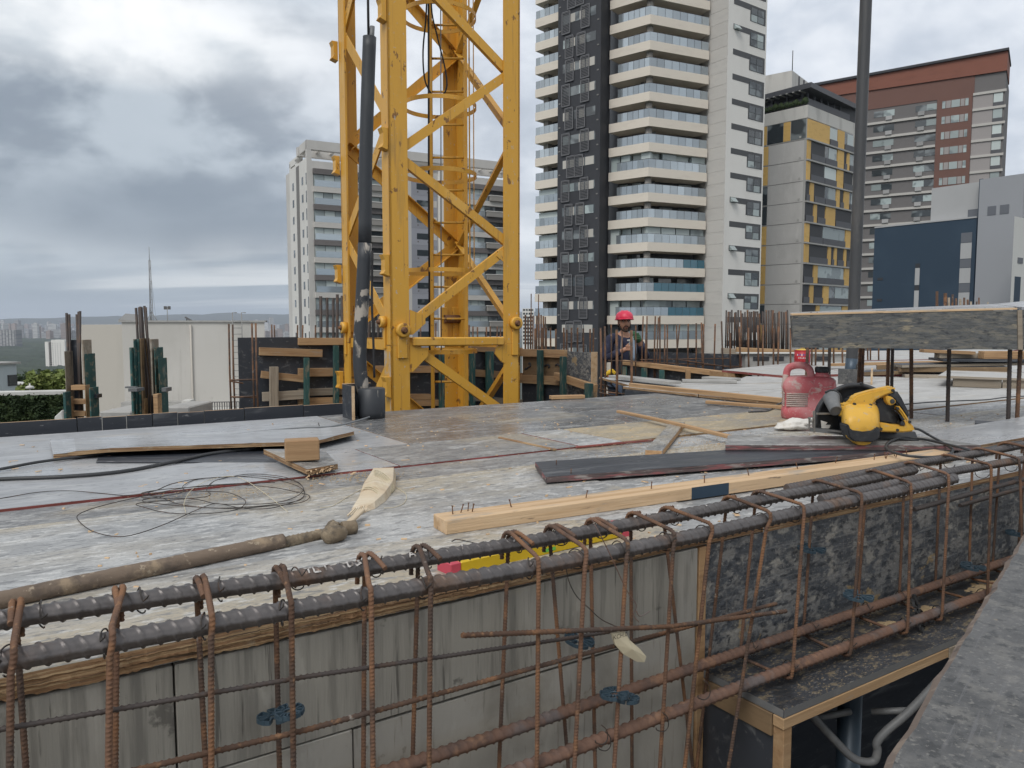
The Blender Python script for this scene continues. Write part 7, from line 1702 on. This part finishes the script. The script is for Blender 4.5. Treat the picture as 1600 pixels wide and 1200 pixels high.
# ------------------------------------------------------------------ circular saw
def build_saw():
    Y = 2.80; c = onz(1345, 690, .046)
    t = thing('circular_saw', 'yellow and black circular saw resting on the pale red-edged board', 'circular saw', (c.x, Y, .046))
    def S(x, y, d=0): return ony(x, y, Y + d)
    def pp(name, pts, d0, d1, mt, bev=.003, parent=None, segs=2):
        mb = MB(); q = [S(x, y, d0) for x, y in pts]; mb.prism(q, V((0, d1 - d0, 0))); return mb.build(name, mt, parent or t, bevel=bev, segs=segs)
    k = Y / FPX
    # shoe
    mb = MB(); q = [S(1266, 673, -.03), S(1436, 690, -.055), S(1430, 676, .09), S(1275, 664, .10)]
    mb.prism(q, UP * .004); mb.build('shoe', 'tool_black', t, bevel=.001)
    pp('shoe_lip', [(1266, 668), (1266, 674), (1322, 681), (1322, 674)], -.034, -.030, 'tool_grey', .0005)
    # guard: ring-like half shell
    cx, cy, Rg = 1337, 664, 66
    out = [(cx + Rg * math.cos(a), cy - Rg * math.sin(a)) for a in [R(-8) + R(180) * i / 26 for i in range(27)]]
    inn = [(cx + Rg * .62 * math.cos(a), cy - Rg * .62 * math.sin(a)) for a in [R(172) - R(180) * i / 26 for i in range(27)]]
    mb = MB(); n = len(out)
    prof = [(1.0, .075), (1.0, .03), (.97, .024), (.90, .024), (.885, .034), (.60, .036), (.55, .036)]
    vs = []; 
    for f, d in prof:
        for a in [R(-14) + R(200) * i / 36 for i in range(37)]: vs.append(S(cx + Rg * f * math.cos(a), cy - Rg * f * math.sin(a), d))
    fs = [(i * 37 + j, i * 37 + j + 1, (i + 1) * 37 + j + 1, (i + 1) * 37 + j) for i in range(len(prof) - 1) for j in range(36)]
    mb.add(vs, [tuple(reversed(f)) for f in fs], 0, True); mb.build('blade_guard', 'tool_black', t)
    pp('guard_face', [(cx + Rg * .95 * math.cos(a), cy - Rg * .95 * math.sin(a)) for a in [R(-10) + R(195) * i / 24 for i in range(25)]], .038, .07, 'tool_black', 0)
    pp('gear_case', [(1318, 648), (1330, 622), (1352, 616), (1372, 626), (1376, 652), (1364, 676), (1322, 676)], -.02, .037, 'tool_black', .006)
    pp('blade_teeth', [(1283, 657), (1293, 660), (1290, 664), (1298, 664), (1296, 669), (1284, 671)], .02, .024, 'sack_white', 0)
    # dust nozzle
    a, b, e = S(1299, 622, .02), S(1302, 632, -.02), S(1305.5, 641, -.05)
    mb = MB(); mb.tube([a, b, e], [13 * k, 10.5 * k, 9.2 * k], 18, cap=False); mb.tube([e, e.lerp(b, .6)], [7.4 * k, 7.2 * k], 18, cap=True); dz = mb.build('dust_nozzle', 'tool_grey', t)
    d = (e - b).normalized(); Fz = axes(e, d); mb = MB(); mb.lathe([(7.4 * k, 0), (9.2 * k, 0), (9.2 * k, .004), (7.4 * k, .004)], 18, Fz @ Matrix.Rotation(R(90), 4, 'Y'), cap=False); mb.build('nozzle_rim', 'tool_grey', dz)
    mb = MB(); cc = S(1301, 626, .0); mb.tube([cc + V((16 * k * math.cos(a), .012, 16 * k * math.sin(a))) for a in [R(-70) + R(200) * i / 20 for i in range(21)]], .0035, 8); mb.build('nozzle_collar', 'tool_black', t)
    # motor: lofted rounded body pointing at the viewer and down
    secs = [(1345, 648, 28, 25, .0), (1344, 652, 29.5, 26, -.04), (1345, 658, 29.5, 26, -.08), (1346, 664, 28.5, 24, -.115), (1347, 669, 26, 20, -.14), (1348, 673, 20, 14, -.152)]
    vs = []; nn = 28
    for x, y, rx, rz, d in secs:
        for i in range(nn):
            a = 2 * math.pi * i / nn; ca, sa = math.cos(a), math.sin(a); e = 2 / 3.6
            vs.append(S(x + rx * math.copysign(abs(ca) ** e, ca), y - rz * math.copysign(abs(sa) ** e, sa), d))
    m = len(secs); fs = [(i * nn + j, i * nn + (j + 1) % nn, (i + 1) * nn + (j + 1) % nn, (i + 1) * nn + j) for i in range(m - 1) for j in range(nn)] + [tuple((m - 1) * nn + j for j in range(nn))]
    mb = MB(); mb.add(vs, fs, 0, True); mot = mb.build('motor_housing', 'tool_yellow', t)
    pp('bumper', [(1323, 664), (1326, 662), (1330, 672), (1350, 675), (1366, 673), (1370, 668), (1376, 668), (1375, 684), (1366, 691), (1335, 690), (1327, 683)], -.165, -.10, 'tool_black', .004)
    for j in range(3): pp('vent', [(1333 + j * 2, 667.5 - j * 1.4), (1362 - j * 2, 667.5 - j * 1.4), (1362 - j * 2, 668.2 - j * 1.4), (1333 + j * 2, 668.2 - j * 1.4)], -.148 + .01 * j, -.12, 'tool_black', 0, mot)
    pp('vent_cap', [(1333, 688), (1364, 688), (1360, 694), (1350, 696), (1340, 695)], -.15, -.11, 'tool_yellow', .002)
    pp('brush_plate', [(1335, 637), (1362, 636), (1364, 649), (1337, 648)], -.099, -.09, 'label_silver', .0008)
    fc = bpy.data.curves.new('saw_text', 'FONT'); fc.body = 'DEWALT'; fc.size = .0165; fc.extrude = .0006; fc.align_x = 'CENTER'; fo = bpy.data.objects.new('saw_text', fc); COL.objects.link(fo)
    bpy.context.view_layer.update(); me = bpy.data.meshes.new_from_object(fo.evaluated_get(bpy.context.evaluated_depsgraph_get())); bpy.data.objects.remove(fo)
    o = bpy.data.objects.new('lettering', me); COL.objects.link(o); me.materials.append(MATS['tool_letter']); o.parent = mot; p = S(1346, 664, -.1435)
    tx = V((1, 0, .02)).normalized(); ty = V((0, .55, .83)).normalized(); Mt = Matrix((tx, ty, tx.cross(ty))).transposed().to_4x4(); Mt.translation = p; o.matrix_basis = WM[mot].inverted() @ Mt
    # top handle bar
    pp('front_handle', [(1329, 634), (1332, 624), (1339, 617), (1360, 611), (1392, 604), (1398, 604), (1402, 609), (1396, 614), (1384, 618), (1368, 626), (1364, 634), (1352, 635)], -.075, -.035, 'tool_yellow', .006)
    pp('motor_top', [(1316, 652), (1318, 634), (1324, 630), (1366, 632), (1372, 636), (1373, 652)], -.07, -.02, 'tool_yellow', .006)
    pp('rear_grip', [(1384, 617), (1396, 612), (1402, 610), (1410, 622), (1419, 640), (1423, 652), (1418, 654), (1410, 642), (1404, 634), (1396, 624)], -.074, -.036, 'tool_black', .006)
    pp('grip_inner', [(1384, 618), (1396, 622), (1402, 636), (1410, 650), (1416, 660), (1412, 664), (1398, 662), (1376, 658), (1366, 656), (1366, 634)], -.054, -.046, 'tool_black', .002)
    pp('handle_hub', [(1385, 618), (1394, 620), (1401, 627), (1398, 632), (1391, 634), (1386, 628)], -.080, -.034, 'tool_yellow', .003)
    pp('lower_handle', [(1372, 662), (1376, 660), (1398, 664), (1413, 664), (1416, 658), (1408, 645), (1401, 637), (1405, 633), (1412, 642), (1420, 654), (1424, 662), (1430, 668), (1429, 674), (1412, 676), (1376, 675)], -.078, -.034, 'tool_yellow', .005)
    pp('trigger', [(1396, 640), (1402, 642), (1410, 656), (1416, 662), (1413, 666), (1406, 664), (1406, 658), (1412, 655)], -.083, -.06, 'tool_black', .003)
    for x, y in ((1323, 640), (1335, 631.5), (1360, 633), (1368, 642), (1395, 610), (1394, 627), (1402, 638), (1421, 659), (1402, 672), (1376, 670)):
        c = S(x, y, -.078); mb = MB(); mb.tube([c, c + V((0, .006, 0))] if False else [c + V((0, .004, 0)), c - V((0, .0045, 0))], 2.3 * k, 8); mb.build('screw', 'tool_black', t)
    c = S(1394, 627, -.08); mb = MB(); mb.tube([c, c - V((0, .004, 0))], 3.6 * k, 10); mb.build('bolt', 'tool_black', t)
    c = S(1345, 599, .03); mb = MB(); mb.tube([c, c - V((0, .012, 0))], 2.4 * k, 8); mb.build('bolt', 'tool_black', t)
    # front fence bracket
    for x0, y0, x1, y1, d in ((1271, 642, 1274, 676, -.036), (1263, 652, 1272, 655, -.04), (1264, 655, 1266, 674, -.04), (1276, 645, 1298, 648, -.03)): pp('guide_bracket', [(x0, y0), (x1, y0), (x1, y1), (x0, y1)], d, d + .006, 'tool_steel', .0008)
    mb = MB(); c = S(1268, 660, -.044); mb.lathe([(.006, 0), (.007, .004), (.006, .016), (.003, .018)], 10, Matrix.Translation(c)); mb.build('wing_screw', 'tool_steel', t)
    # power cord
    pts = [S(1428, 669, -.05), S(1438, 672, -.05)] + [onz(x, y, z) for x, y, z in ((1452, 680, .06), (1470, 690, .05), (1488, 702, .052), (1482, 710, .052), (1460, 714, .045), (1425, 713, .052), (1396, 707, .052), (1384, 699, .053), (1390, 690, .053), (1410, 684, .055), (1440, 686, .053), (1470, 692, .062), (1500, 699, .066), (1526, 706, .058), (1540, 707, .05), (1570, 700, .05), (1620, 692, .05))]
    mb = MB(); mb.tube(smooth_path(pts, 7), .0045, 8); mb.build('power_cord', 'cable_black', t)
build_saw()

def build_right_small():
    # red jerrycan
    b = onz(1268, 656, 0); Y = b.y; k = Y / FPX; M = Matrix.Translation(V((b.x, b.y + .05, 0))) @ Matrix.Rotation(R(-14), 4, 'Z')
    t = thing('jerrycan', 'faded red plastic jerrycan with a black cap behind the circular saw', 'jerrycan', M=M)
    lv = [(.0, .112, .058), (.006, .122, .066), (.045, .124, .068), (.058, .119, .064), (.066, .117, .062), (.135, .117, .062), (.143, .122, .066), (.155, .125, .069), (.178, .122, .067), (.194, .116, .062), (.204, .106, .054), (.209, .09, .044)]
    vs = []; nn = 40
    for z, rx, ry in lv:
        for i in range(nn):
            a = 2 * math.pi * i / nn; ca, sa = math.cos(a), math.sin(a); e = .42; vs.append(M @ V((rx * math.copysign(abs(ca) ** e, ca) + (.0 if z < .19 else .004), ry * math.copysign(abs(sa) ** e, sa), z)))
    m = len(lv); fs = [(i * nn + j, i * nn + (j + 1) % nn, (i + 1) * nn + (j + 1) % nn, (i + 1) * nn + j) for i in range(m - 1) for j in range(nn)] + [tuple((m - 1) * nn + j for j in range(nn)), tuple(reversed(range(nn)))]
    mb = MB(); mb.add(vs, fs, 0, True); body = mb.build('body', 'can_red', t, M)
    for i in range(7):
        z = .068 + .0098 * i; mb = MB(); mb.tube([M @ V((-.108, -.0615, z)), M @ V((-.06, -.0628, z)), M @ V((-.01, -.0618, z))], .0042, 6); mb.build('rib', 'can_dusty', body, M)
        mb = MB(); mb.tube([M @ V((-.1175, -.045, z)), M @ V((-.1178, .03, z))], .004, 6); mb.build('rib', 'can_dusty', body, M)
    hp = [(-.100, 0, .185), (-.105, 0, .215), (-.096, 0, .248), (-.065, 0, .262), (-.03, 0, .262), (-.002, 0, .248), (.008, 0, .224), (.012, 0, .195)]
    mb = MB(); mb.tube(smooth_path([M @ V(p) for p in hp], 5), lambda i, th, s: .0155 + .002 * math.sin(th) ** 2, 14); mb.build('handle', 'can_red', t, M)
    mb = MB(); mb.tube(smooth_path([M @ V((-.112, -.012, .13)), M @ V((-.112, -.014, .17)), M @ V((-.108, -.006, .215))], 6), .014, 10); mb.build('dust_crust', 'can_dusty', t, M)
    C = M @ Matrix.Translation(V((.060, 0, .207)))
    mb = MB(); mb.lathe([(.036, 0), (.036, .012), (.03, .016), (.03, .022)], 24, C); mb.build('neck', 'can_red', t, M)
    mb = MB(); vs = []
    mb.lathe([(.031, .022), (.0325, .026), (.0325, .046), (.030, .050), (.012, .051)], 24, C); cp = mb.build('cap', 'tool_black', t, M)
    for i in range(24):
        a = 2 * math.pi * i / 24; p = C @ V((.0325 * math.cos(a), .0325 * math.sin(a), .026)); mb = MB(); mb.tube([p, p + UP * .02], .0017, 4)
        if i % 2 == 0: mb.build('grip_rib', 'tool_black', cp, M)
    mb = MB()
    for pts in (((.0, -.068, .19), (.03, -.069, .165), (.09, -.069, .165), (.11, -.066, .19)), ((.05, -.067, .13), (.06, -.0675, .155), (.115, -.066, .155)), ((.0, -.0665, .125), (.0, -.0685, .150), (.02, -.069, .158))): mb.tube(smooth_path([M @ V(p) for p in pts], 5), .003, 6)
    mb.build('moulding', 'can_red', t, M)
    # paint tin
    b = onz(1253, 573, 0.02); k = b.y / FPX; M = Matrix.Translation(V((b.x, b.y, .02))); r, h = 11.8 * k, 25.5 * k
    t = thing('paint_tin', 'small red paint tin with white and blue print and yellow drips on its lid', 'paint tin', M=M)
    mb = MB(); mb.lathe([(r, 0), (r, h)], 28, M); mb.build('body', 'tin_red', t, M)
    for z in (0.002, h - .004): mb = MB(); mb.lathe([(r * 1.001, z), (r * 1.035, z + .002), (r * 1.035, z + .007), (r * 1.001, z + .009)], 28, M, cap=False); mb.build('rim', 'tin_red', t, M)
    mb = MB(); mb.lathe([(r * .95, h), (r * .92, h + .006), (r * .5, h + .014), (.005, h + .018)], 16, M); mb.build('lid', 'tin_yellow', t, M)
    def decal(a0, a1, z0, z1, mt):
        mb = MB(); n = 6; vs = []
        for i in range(n + 1):
            a = a0 + (a1 - a0) * i / n
            for z in (z0, z1): vs.append(M @ V((r * 1.006 * math.cos(a), r * 1.006 * math.sin(a), z)))
        mb.add(vs, [(2 * i, 2 * i + 2, 2 * i + 3, 2 * i + 1) for i in range(n)]); mb.build('print', mt, t, M)
    for i in range(9): decal(R(-150 + 11 * i), R(-143 + 11 * i), h * (.68 + .02 * (i % 3)), h * (.80 - .03 * (i % 2)), 'tin_blue' if i % 3 else 'tin_white')
    for i in range(7): decal(R(-140 + 12 * i), R(-133 + 12 * i), h * .52, h * (.57 + .02 * (i % 2)), 'tin_white')
    decal(R(-125), R(-50), h * .10, h * .22, 'tin_white'); decal(R(-160), R(-20), h * .24, h * .30, 'tin_blue'); decal(R(-160), R(-20), h * .03, h * .08, 'tin_blue')
    mb = MB(); mb.tube(arc(M @ V((0, -r * .0, h * .8)), r * 1.03, R(185), R(355), 14, V((1, 0, 0)), V((0, -.5, .7))), .002, 5); mb.build('wire_handle', 'tool_steel', t, M)
    # crumpled white bag
    q = onz(1243, 672, 0); vs = []; nn, mm = 26, 12
    for i in range(mm + 1):
        ph = math.pi * i / mm
        for kx in range(nn):
            th = 2 * math.pi * kx / nn; p = V((math.sin(ph) * math.cos(th), math.sin(ph) * math.sin(th), math.cos(ph)))
            f = 1 + .35 * mnoise.noise(p * 2.3 + V((3, 1, 0))) + .16 * mnoise.noise(p * 6); vs.append(V((q.x + .075 * p.x * f + .02 * p.z, q.y + .05 * p.y * f + .03, max(.001, .022 + .027 * p.z * f - .12 * max(0, -p.x - .4) * .2))))
    fs = [(i * nn + kx, (i + 1) * nn + kx, (i + 1) * nn + (kx + 1) % nn, i * nn + (kx + 1) % nn) for i in range(mm) for kx in range(nn)]
    mb = MB(); mb.add(vs, fs, 0, True); solo(mb, 'plastic_bag', 'sack_white', 'crumpled white plastic bag at the front tip of the circular saw', 'bag')
    # cables on the right deck
    def cable(pts, r, label, z=.005, mt='cable_black'):
        mb = MB(); mb.tube(smooth_path([onz(x, y, z) for x, y in pts], 7), r, 7); solo(mb, 'cable', mt, label, 'cable')
    cable(((1415, 632), (1450, 629), (1500, 626.5), (1540, 625), (1572, 621), (1620, 619), (1680, 621)), .0055, 'thin dark cable running behind the saw between the column bars')
    cable(((1170, 644), (1200, 642), (1212, 634), (1222, 629), (1240, 624), (1262, 600), (1275, 588)), .005, 'thin black cable coming round the left of the red jerrycan')
    cable(((1500, 706), (1545, 700), (1580, 692), (1640, 686)), .0055, 'black cable lying by the rebar cage at the right edge', z=.03)
build_right_small()
# ------------------------------------------------------------------ worker in a red helmet
def skin_mesh(name, J, E, mt, parent, M, levels=2, smooth=True, extra=None):
    """J: list of (point, (rx, ry)); E: edges; one continuous skinned surface"""
    me = bpy.data.meshes.new(name); me.from_pydata([tuple(M @ V(p)) for p, r in J], E, [])
    o = bpy.data.objects.new(name, me); COL.objects.link(o)
    sk = o.modifiers.new('skin', 'SKIN'); sk.use_smooth_shade = True; sk.branch_smoothing = .4
    lay = me.skin_vertices[0].data if me.skin_vertices else None
    if lay is None:
        bm = bmesh.new(); bm.from_mesh(me); bm.verts.layers.skin.verify(); bm.to_mesh(me); bm.free(); lay = me.skin_vertices[0].data
    for i, (p, r) in enumerate(J):
        lay[i].radius = r if isinstance(r, tuple) else (r, r); lay[i].use_root = (i == 0)
    ss = o.modifiers.new('sub', 'SUBSURF'); ss.levels = levels; ss.render_levels = levels
    bpy.context.view_layer.update()
    ev = o.evaluated_get(bpy.context.evaluated_depsgraph_get()); nm = bpy.data.meshes.new_from_object(ev)
    bpy.data.objects.remove(o); bpy.data.meshes.remove(me)
    mb = MB(); mb.v = [v.co.copy() for v in nm.vertices]; mb.f = [list(p.vertices) for p in nm.polygons]; mb.mi = [0] * len(mb.f); mb.sm = [True] * len(mb.f)
    bpy.data.meshes.remove(nm)
    if extra: extra(mb)
    return mb.build(name, mt, parent)
def build_worker():
    X, Y = ony(975, 510, 9.8).x, 9.8; zh = zy(491.5, 9.8)
    M = Matrix.Translation(V((X, Y, zh - 1.80))) @ Matrix.Rotation(R(6), 4, 'Z') @ Matrix.Scale(1.02, 4)
    t = thing('person', 'worker in a red hard hat and navy jacket with a green glove at the chin', 'person', (X, Y, zh - 1.80))
    ls, rs = V((-.175, .02, 1.475)), V((.175, .03, 1.46))
    le, lw, lh = V((-.245, -.06, 1.21)), V((-.06, -.27, 1.335)), V((-.02, -.29, 1.36))
    re, rw, rh = V((.27, -.08, 1.22)), V((.135, -.22, 1.43)), V((.105, -.225, 1.495))
    J = [((0, 0, .95), (.13, .10)), ((0, 0, 1.15), (.12, .09)), ((0, 0, 1.36), (.15, .10)), ((0, .01, 1.49), (.07, .07)), ((0, 0, 1.56), (.046, .05)), ((0, -.01, 1.60), (.044, .046)),
         (ls, .055), (le, .042), (lw, .030), (lh, (.036, .022)), (rs, .055), (re, .042), (rw, .030), (rh, (.036, .022)),
         ((-.10, 0, .86), .085), ((-.11, -.02, .48), .058), ((-.11, .02, .08), .042), ((-.11, -.12, .04), (.042, .03)), ((.10, 0, .86), .085), ((.12, -.06, .48), .058), ((.12, .02, .08), .042), ((.12, -.12, .04), (.042, .03))]
    E = [(0, 1), (1, 2), (2, 3), (3, 4), (4, 5), (3, 6), (6, 7), (7, 8), (8, 9), (3, 10), (10, 11), (11, 12), (12, 13), (0, 14), (14, 15), (15, 16), (16, 17), (0, 18), (18, 19), (19, 20), (20, 21)]
    HC = V((0, -.02, 1.665))
    def head(mb):
        nn, mm = 32, 22; vs = []
        for i in range(mm + 1):
            ph = math.pi * i / mm
            for k in range(nn):
                th = 2 * math.pi * k / nn; q = V((math.sin(ph) * math.cos(th), math.sin(ph) * math.sin(th), math.cos(ph)))
                x, y, z = q.x * .074, q.y * .093, q.z * .118
                if z < 0: x *= 1 - .30 * (-z / .118) ** 1.3; y *= 1 - .12 * (-z / .118)
                f = max(0, -q.y)
                y -= .026 * f * math.exp(-((x / .015) ** 2)) * math.exp(-(((z + .012) / .026) ** 2))         # nose
                y += .013 * f * math.exp(-(((abs(x) - .032) / .016) ** 2)) * math.exp(-(((z - .014) / .014) ** 2))  # sockets
                y -= .006 * f * math.exp(-((x / .03) ** 2)) * math.exp(-(((z + .058) / .012) ** 2))          # lips
                y -= .010 * f * math.exp(-((x / .03) ** 2)) * math.exp(-(((z + .098) / .018) ** 2))          # chin
                vs.append(M @ (HC + V((x, y, z))))
        mb.add(vs, [(i * nn + k, (i + 1) * nn + k, (i + 1) * nn + (k + 1) % nn, i * nn + (k + 1) % nn) for i in range(mm) for k in range(nn)], 0, True)
        for s in (-1, 1):     # ears
            mb.lathe([(.004, -.008), (.022, -.004), (.024, .004), (.012, .008)], 12, M @ Matrix.Translation(HC + V((s * .074, .012, -.005))) @ Matrix.Rotation(R(90), 4, 'Y') @ Matrix.Diagonal(V((1.35, .8, 1, 1))))
        # bare hand closed round the tool: four fingers and a thumb, rooted in the palm
        d = (lh - lw).normalized()
        for i in range(4):
            a = lh + V((-.012 + .0, -.012, .024 - .017 * i)); L = (.030, .034, .032, .025)[i]
            mb.tube(smooth_path([M @ p for p in (a + V((-.014, .012, 0)), a + V((.012, -.020, .002)), a + V((.012 + L * .7, -.020, .001)), a + V((.014 + L * .75, .004, 0)), a + V((.010 + L * .3, .010, -.002)))], 3), [.0095] * 12 + [.0075], 8)
        a = lh + V((0, 0, .02)); mb.tube(smooth_path([M @ p for p in (a + V((-.018, .004, -.002)), a + V((-.004, -.012, .022)), a + V((.020, -.012, .030)), a + V((.036, -.004, .024)))], 3), .0095, 8)
    skin_mesh('body', J, E, 'skin', t, M, 2, True, head)
    # clothes
    Jj = [((0, 0, .93), (.175, .125)), ((0, 0, 1.12), (.170, .125)), ((0, .005, 1.34), (.195, .135)), ((0, .02, 1.475), (.10, .09)), (ls, .078), (le, .066), (lw + (le - lw) * .10, .050), (rs, .078), (re, .066), (rw + (re - rw) * .12, .050), ((0, .025, 1.535), (.075, .07))]
    skin_mesh('jacket', Jj, [(0, 1), (1, 2), (2, 3), (3, 4), (4, 5), (5, 6), (3, 7), (7, 8), (8, 9), (3, 10)], 'jacket_navy', t, M)
    Jt = [((0, 0, .92), (.165, .125)), ((-.10, 0, .83), .105), ((-.11, -.02, .48), .08), ((-.11, .02, .12), .065), ((.10, 0, .83), .105), ((.12, -.06, .48), .08), ((.12, .02, .12), .065)]
    skin_mesh('trousers', Jt, [(0, 1), (1, 2), (2, 3), (0, 4), (4, 5), (5, 6)], 'trouser_blue', t, M)
    for s, y in ((-.11, .02), (.12, .02)): skin_mesh('boot', [((s, y, .09), .06), ((s, y - .01, .045), .055), ((s, y - .16, .035), (.05, .035))], [(0, 1), (1, 2)], 'tool_black', t, M)
    mb = MB(); mb.tube([M @ V(p) for p in ((-.055, -.13, 1.50), (-.075, -.15, 1.30), (-.085, -.15, 1.05))], .012, 6); mb.build('strap', 'tool_grey', t)
    mb = MB(); mb.tube(smooth_path([M @ V(p) for p in ((.085, -.125, 1.49), (.10, -.165, 1.35), (.07, -.17, 1.2))], 4), .028, 8); mb.build('bib', 'strap_pale', t)
    mb = MB(); mb.tube([M @ V((.19 * math.cos(a), .14 * math.sin(a), 1.0 + .01 * math.sin(3 * a))) for a in [2 * math.pi * i / 24 for i in range(24)]], .022, 8, closed=True); mb.build('belt', 'strap_orange', t)
    # green glove at the chin: palm with curled fingers and a thumb
    mb = MB()
    def gl(p): return M @ p
    vs = []; c = rh; nn = 14
    mb.tube([gl(rw), gl(rw.lerp(rh, .45)), gl(rh), gl(rh + V((-.010, -.002, .03)))], [.036, .042, .046, .030], 12)
    for i in range(4):
        a = rh + V((-.004 + .004 * i, -.018, .034 - .021 * i))
        mb.tube(smooth_path([gl(p) for p in (a + V((.020, .012, 0)), a + V((.006, -.020, .002)), a + V((-.030, -.026, .001)), a + V((-.046, -.008, -.002)), a + V((-.034, .010, -.003)))], 3), [.0125] * 12 + [.010], 8)
    a = rh + V((-.012, -.006, .04)); mb.tube(smooth_path([gl(p) for p in (a + V((.02, .006, -.02)), a, a + V((-.022, -.006, .012)), a + V((-.040, -.004, .010)))], 3), .0125, 8)
    mb.build('glove', 'glove_green', t)
    # helmet
    HM = M @ Matrix.Translation(HC + V((0, .006, .050))) @ Matrix.Rotation(R(-4), 4, 'X')
    mb = MB(); prof = [(.108, -.012), (.112, .0), (.110, .02), (.103, .048), (.086, .072), (.060, .088), (.030, .095), (.004, .096)]
    mb.lathe(prof, 32, HM @ Matrix.Diagonal(V((.98, 1.20, 1, 1)))); hl = mb.build('helmet', 'helmet_red', t)
    vs = []; n = 24
    for i in range(n + 1):
        a = R(200) + R(140) * i / n; e = math.sin(math.pi * i / n)
        vs += [HM @ V((.106 * math.cos(a), .127 * math.sin(a), -.004)), HM @ V((.112 * math.cos(a), (.130 + .05 * e) * math.sin(a), -.016)), HM @ V((.112 * math.cos(a), (.130 + .05 * e) * math.sin(a), -.021)), HM @ V((.106 * math.cos(a), .127 * math.sin(a), -.011))]
    mb = MB(); mb.add(vs, [(4 * i + k, 4 * i + (k + 1) % 4, 4 * i + 4 + (k + 1) % 4, 4 * i + 4 + k) for i in range(n) for k in range(4)], 0, True); mb.build('brim', 'helmet_red', hl)
    mb = MB(); mb.tube([HM @ V((.118 * math.cos(a) * .96, .134 * math.sin(a) , -.012)) for a in [2 * math.pi * i / 30 for i in range(30)]], .005, 6, closed=True); mb.build('rim', 'helmet_red', hl)
    for x in (-.03, 0, .03): mb = MB(); mb.tube(smooth_path([HM @ V((x, y, z)) for y, z in ((-.10, .062), (-.05, .088), (0, .098), (.05, .090), (.10, .062))], 4), .006, 6); mb.build('ridge', 'helmet_red', hl)
    # face details
    H = lambda x, y, z: M @ (HC + V((x, y, z)))
    for s in (-1, 1):
        mb = MB(); mb.lathe([(.002, -.004), (.0105, 0), (.002, .004)], 12, Matrix.Translation(H(s * .031, -.079, .012)) @ Matrix.Rotation(R(90), 4, 'X')); e = mb.build('eye', 'eye_white', t)
        mb = MB(); mb.lathe([(.001, -.002), (.0055, 0), (.001, .003)], 10, Matrix.Translation(H(s * .031, -.084, .012)) @ Matrix.Rotation(R(90), 4, 'X')); mb.build('iris', 'hair_dark', e)
        mb = MB(); mb.tube(smooth_path([H(s * .012, -.092, .026), H(s * .03, -.090, .032), H(s * .05, -.078, .026)], 4), .006, 6); mb.build('eyebrow', 'hair_dark', t)
        mb = MB(); mb.tube(smooth_path([H(s * .066, -.02, .03), H(s * .072, -.01, 0), H(s * .067, -.022, -.035), H(s * .058, -.045, -.07), H(s * .035, -.075, -.098), H(s * .0, -.088, -.108)], 4), [.006] * 6 + [.010] * 15, 7); mb.build('beard', 'hair_dark', t)
        mb = MB(); mb.tube(smooth_path([H(0, -.099, -.042), H(s * .018, -.094, -.046), H(s * .031, -.082, -.064), H(s * .026, -.083, -.088)], 4), .0055, 6); mb.build('moustache', 'hair_dark', t)
    mb = MB(); mb.tube(smooth_path([H(-.022, -.086, -.061), H(0, -.093, -.058), H(.022, -.086, -.061)], 4), .005, 6); mb.build('lip', 'lip', t)
    mb = MB(); nn = 24
    mb.lathe([(.076, -.06), (.082, -.03), (.083, .02), (.078, .05)], nn, M @ Matrix.Translation(HC + V((0, .024, 0))) @ Matrix.Diagonal(V((.95, .98, 1, 1))), cap=False)
    keep = [f for f in range(len(mb.f)) if sum((M.inverted() @ mb.v[i]).y for i in mb.f[f]) / 4 > .012]
    mb.f = [mb.f[i] for i in keep]; mb.mi = [0] * len(keep); mb.sm = [True] * len(keep); mb.build('hair', 'hair_dark', t)
    # held tool and a yellow glove lying on the rail
    a, b = M @ (lh + V((.012, -.02, .09))), M @ (lh + V((.016, -.02, -.13)))
    tl = thing('hand_tool', 'slim grey hand tool with a white tip held upright by the worker', 'tool', tuple(b))
    mb = MB(); mb.tube([b, a], .010, 8); mb.build('shaft', 'tool_grey', tl); mb = MB(); mb.beam(a - V((.03, 0, 0)), a + V((.03, 0, .008)), .022, .016); mb.build('head', 'neigh_white', tl)
    q = ony(953, 583, 9.0); vs = []
    mb = MB(); mb.tube(smooth_path([q + V((-.06, 0, -.03)), q + V((-.02, 0, 0)), q + V((.03, 0, .02)), q + V((.06, -.01, -.01))], 4), [.02] * 4 + [.03] * 5 + [.022] * 4, 10)
    for i in range(4): mb.tube([q + V((.03, -.02 + .015 * i, .02)), q + V((.075, -.025 + .017 * i, .005)), q + V((.085, -.025 + .017 * i, -.03))], .009, 6)
    mb.tube([q + V((.0, -.02, .01)), q + V((.03, -.05, .01)), q + V((.05, -.05, -.02))], .009, 6)
    solo(mb, 'work_glove', 'glove_yellow', 'yellow work glove draped below the worker at the trench edge', 'glove')
build_worker()

# ------------------------------------------------------------------ air
def build_haze():
    mb = MB(); mb.box(-17000, 17000, -17000, 17000, -78, 400); me = mb.build('haze', 'city_white')
    m = bpy.data.materials.new('haze'); m.use_nodes = True; nt = m.node_tree; nt.nodes.remove(nt.nodes['Principled BSDF'])
    v = nt.nodes.new('ShaderNodeVolumePrincipled'); v.inputs['Color'].default_value = (.80, .88, 1, 1); v.inputs['Density'].default_value = HAZE; v.inputs['Anisotropy'].default_value = 0.0
    nt.links.new(v.outputs[0], nt.nodes['Material Output'].inputs['Volume'])
    me.data.materials.clear(); me.data.materials.append(m); me['kind'] = 'stuff'; me['label'] = 'thin blue haze over the far city'
HAZE = 8.5e-5
build_haze()
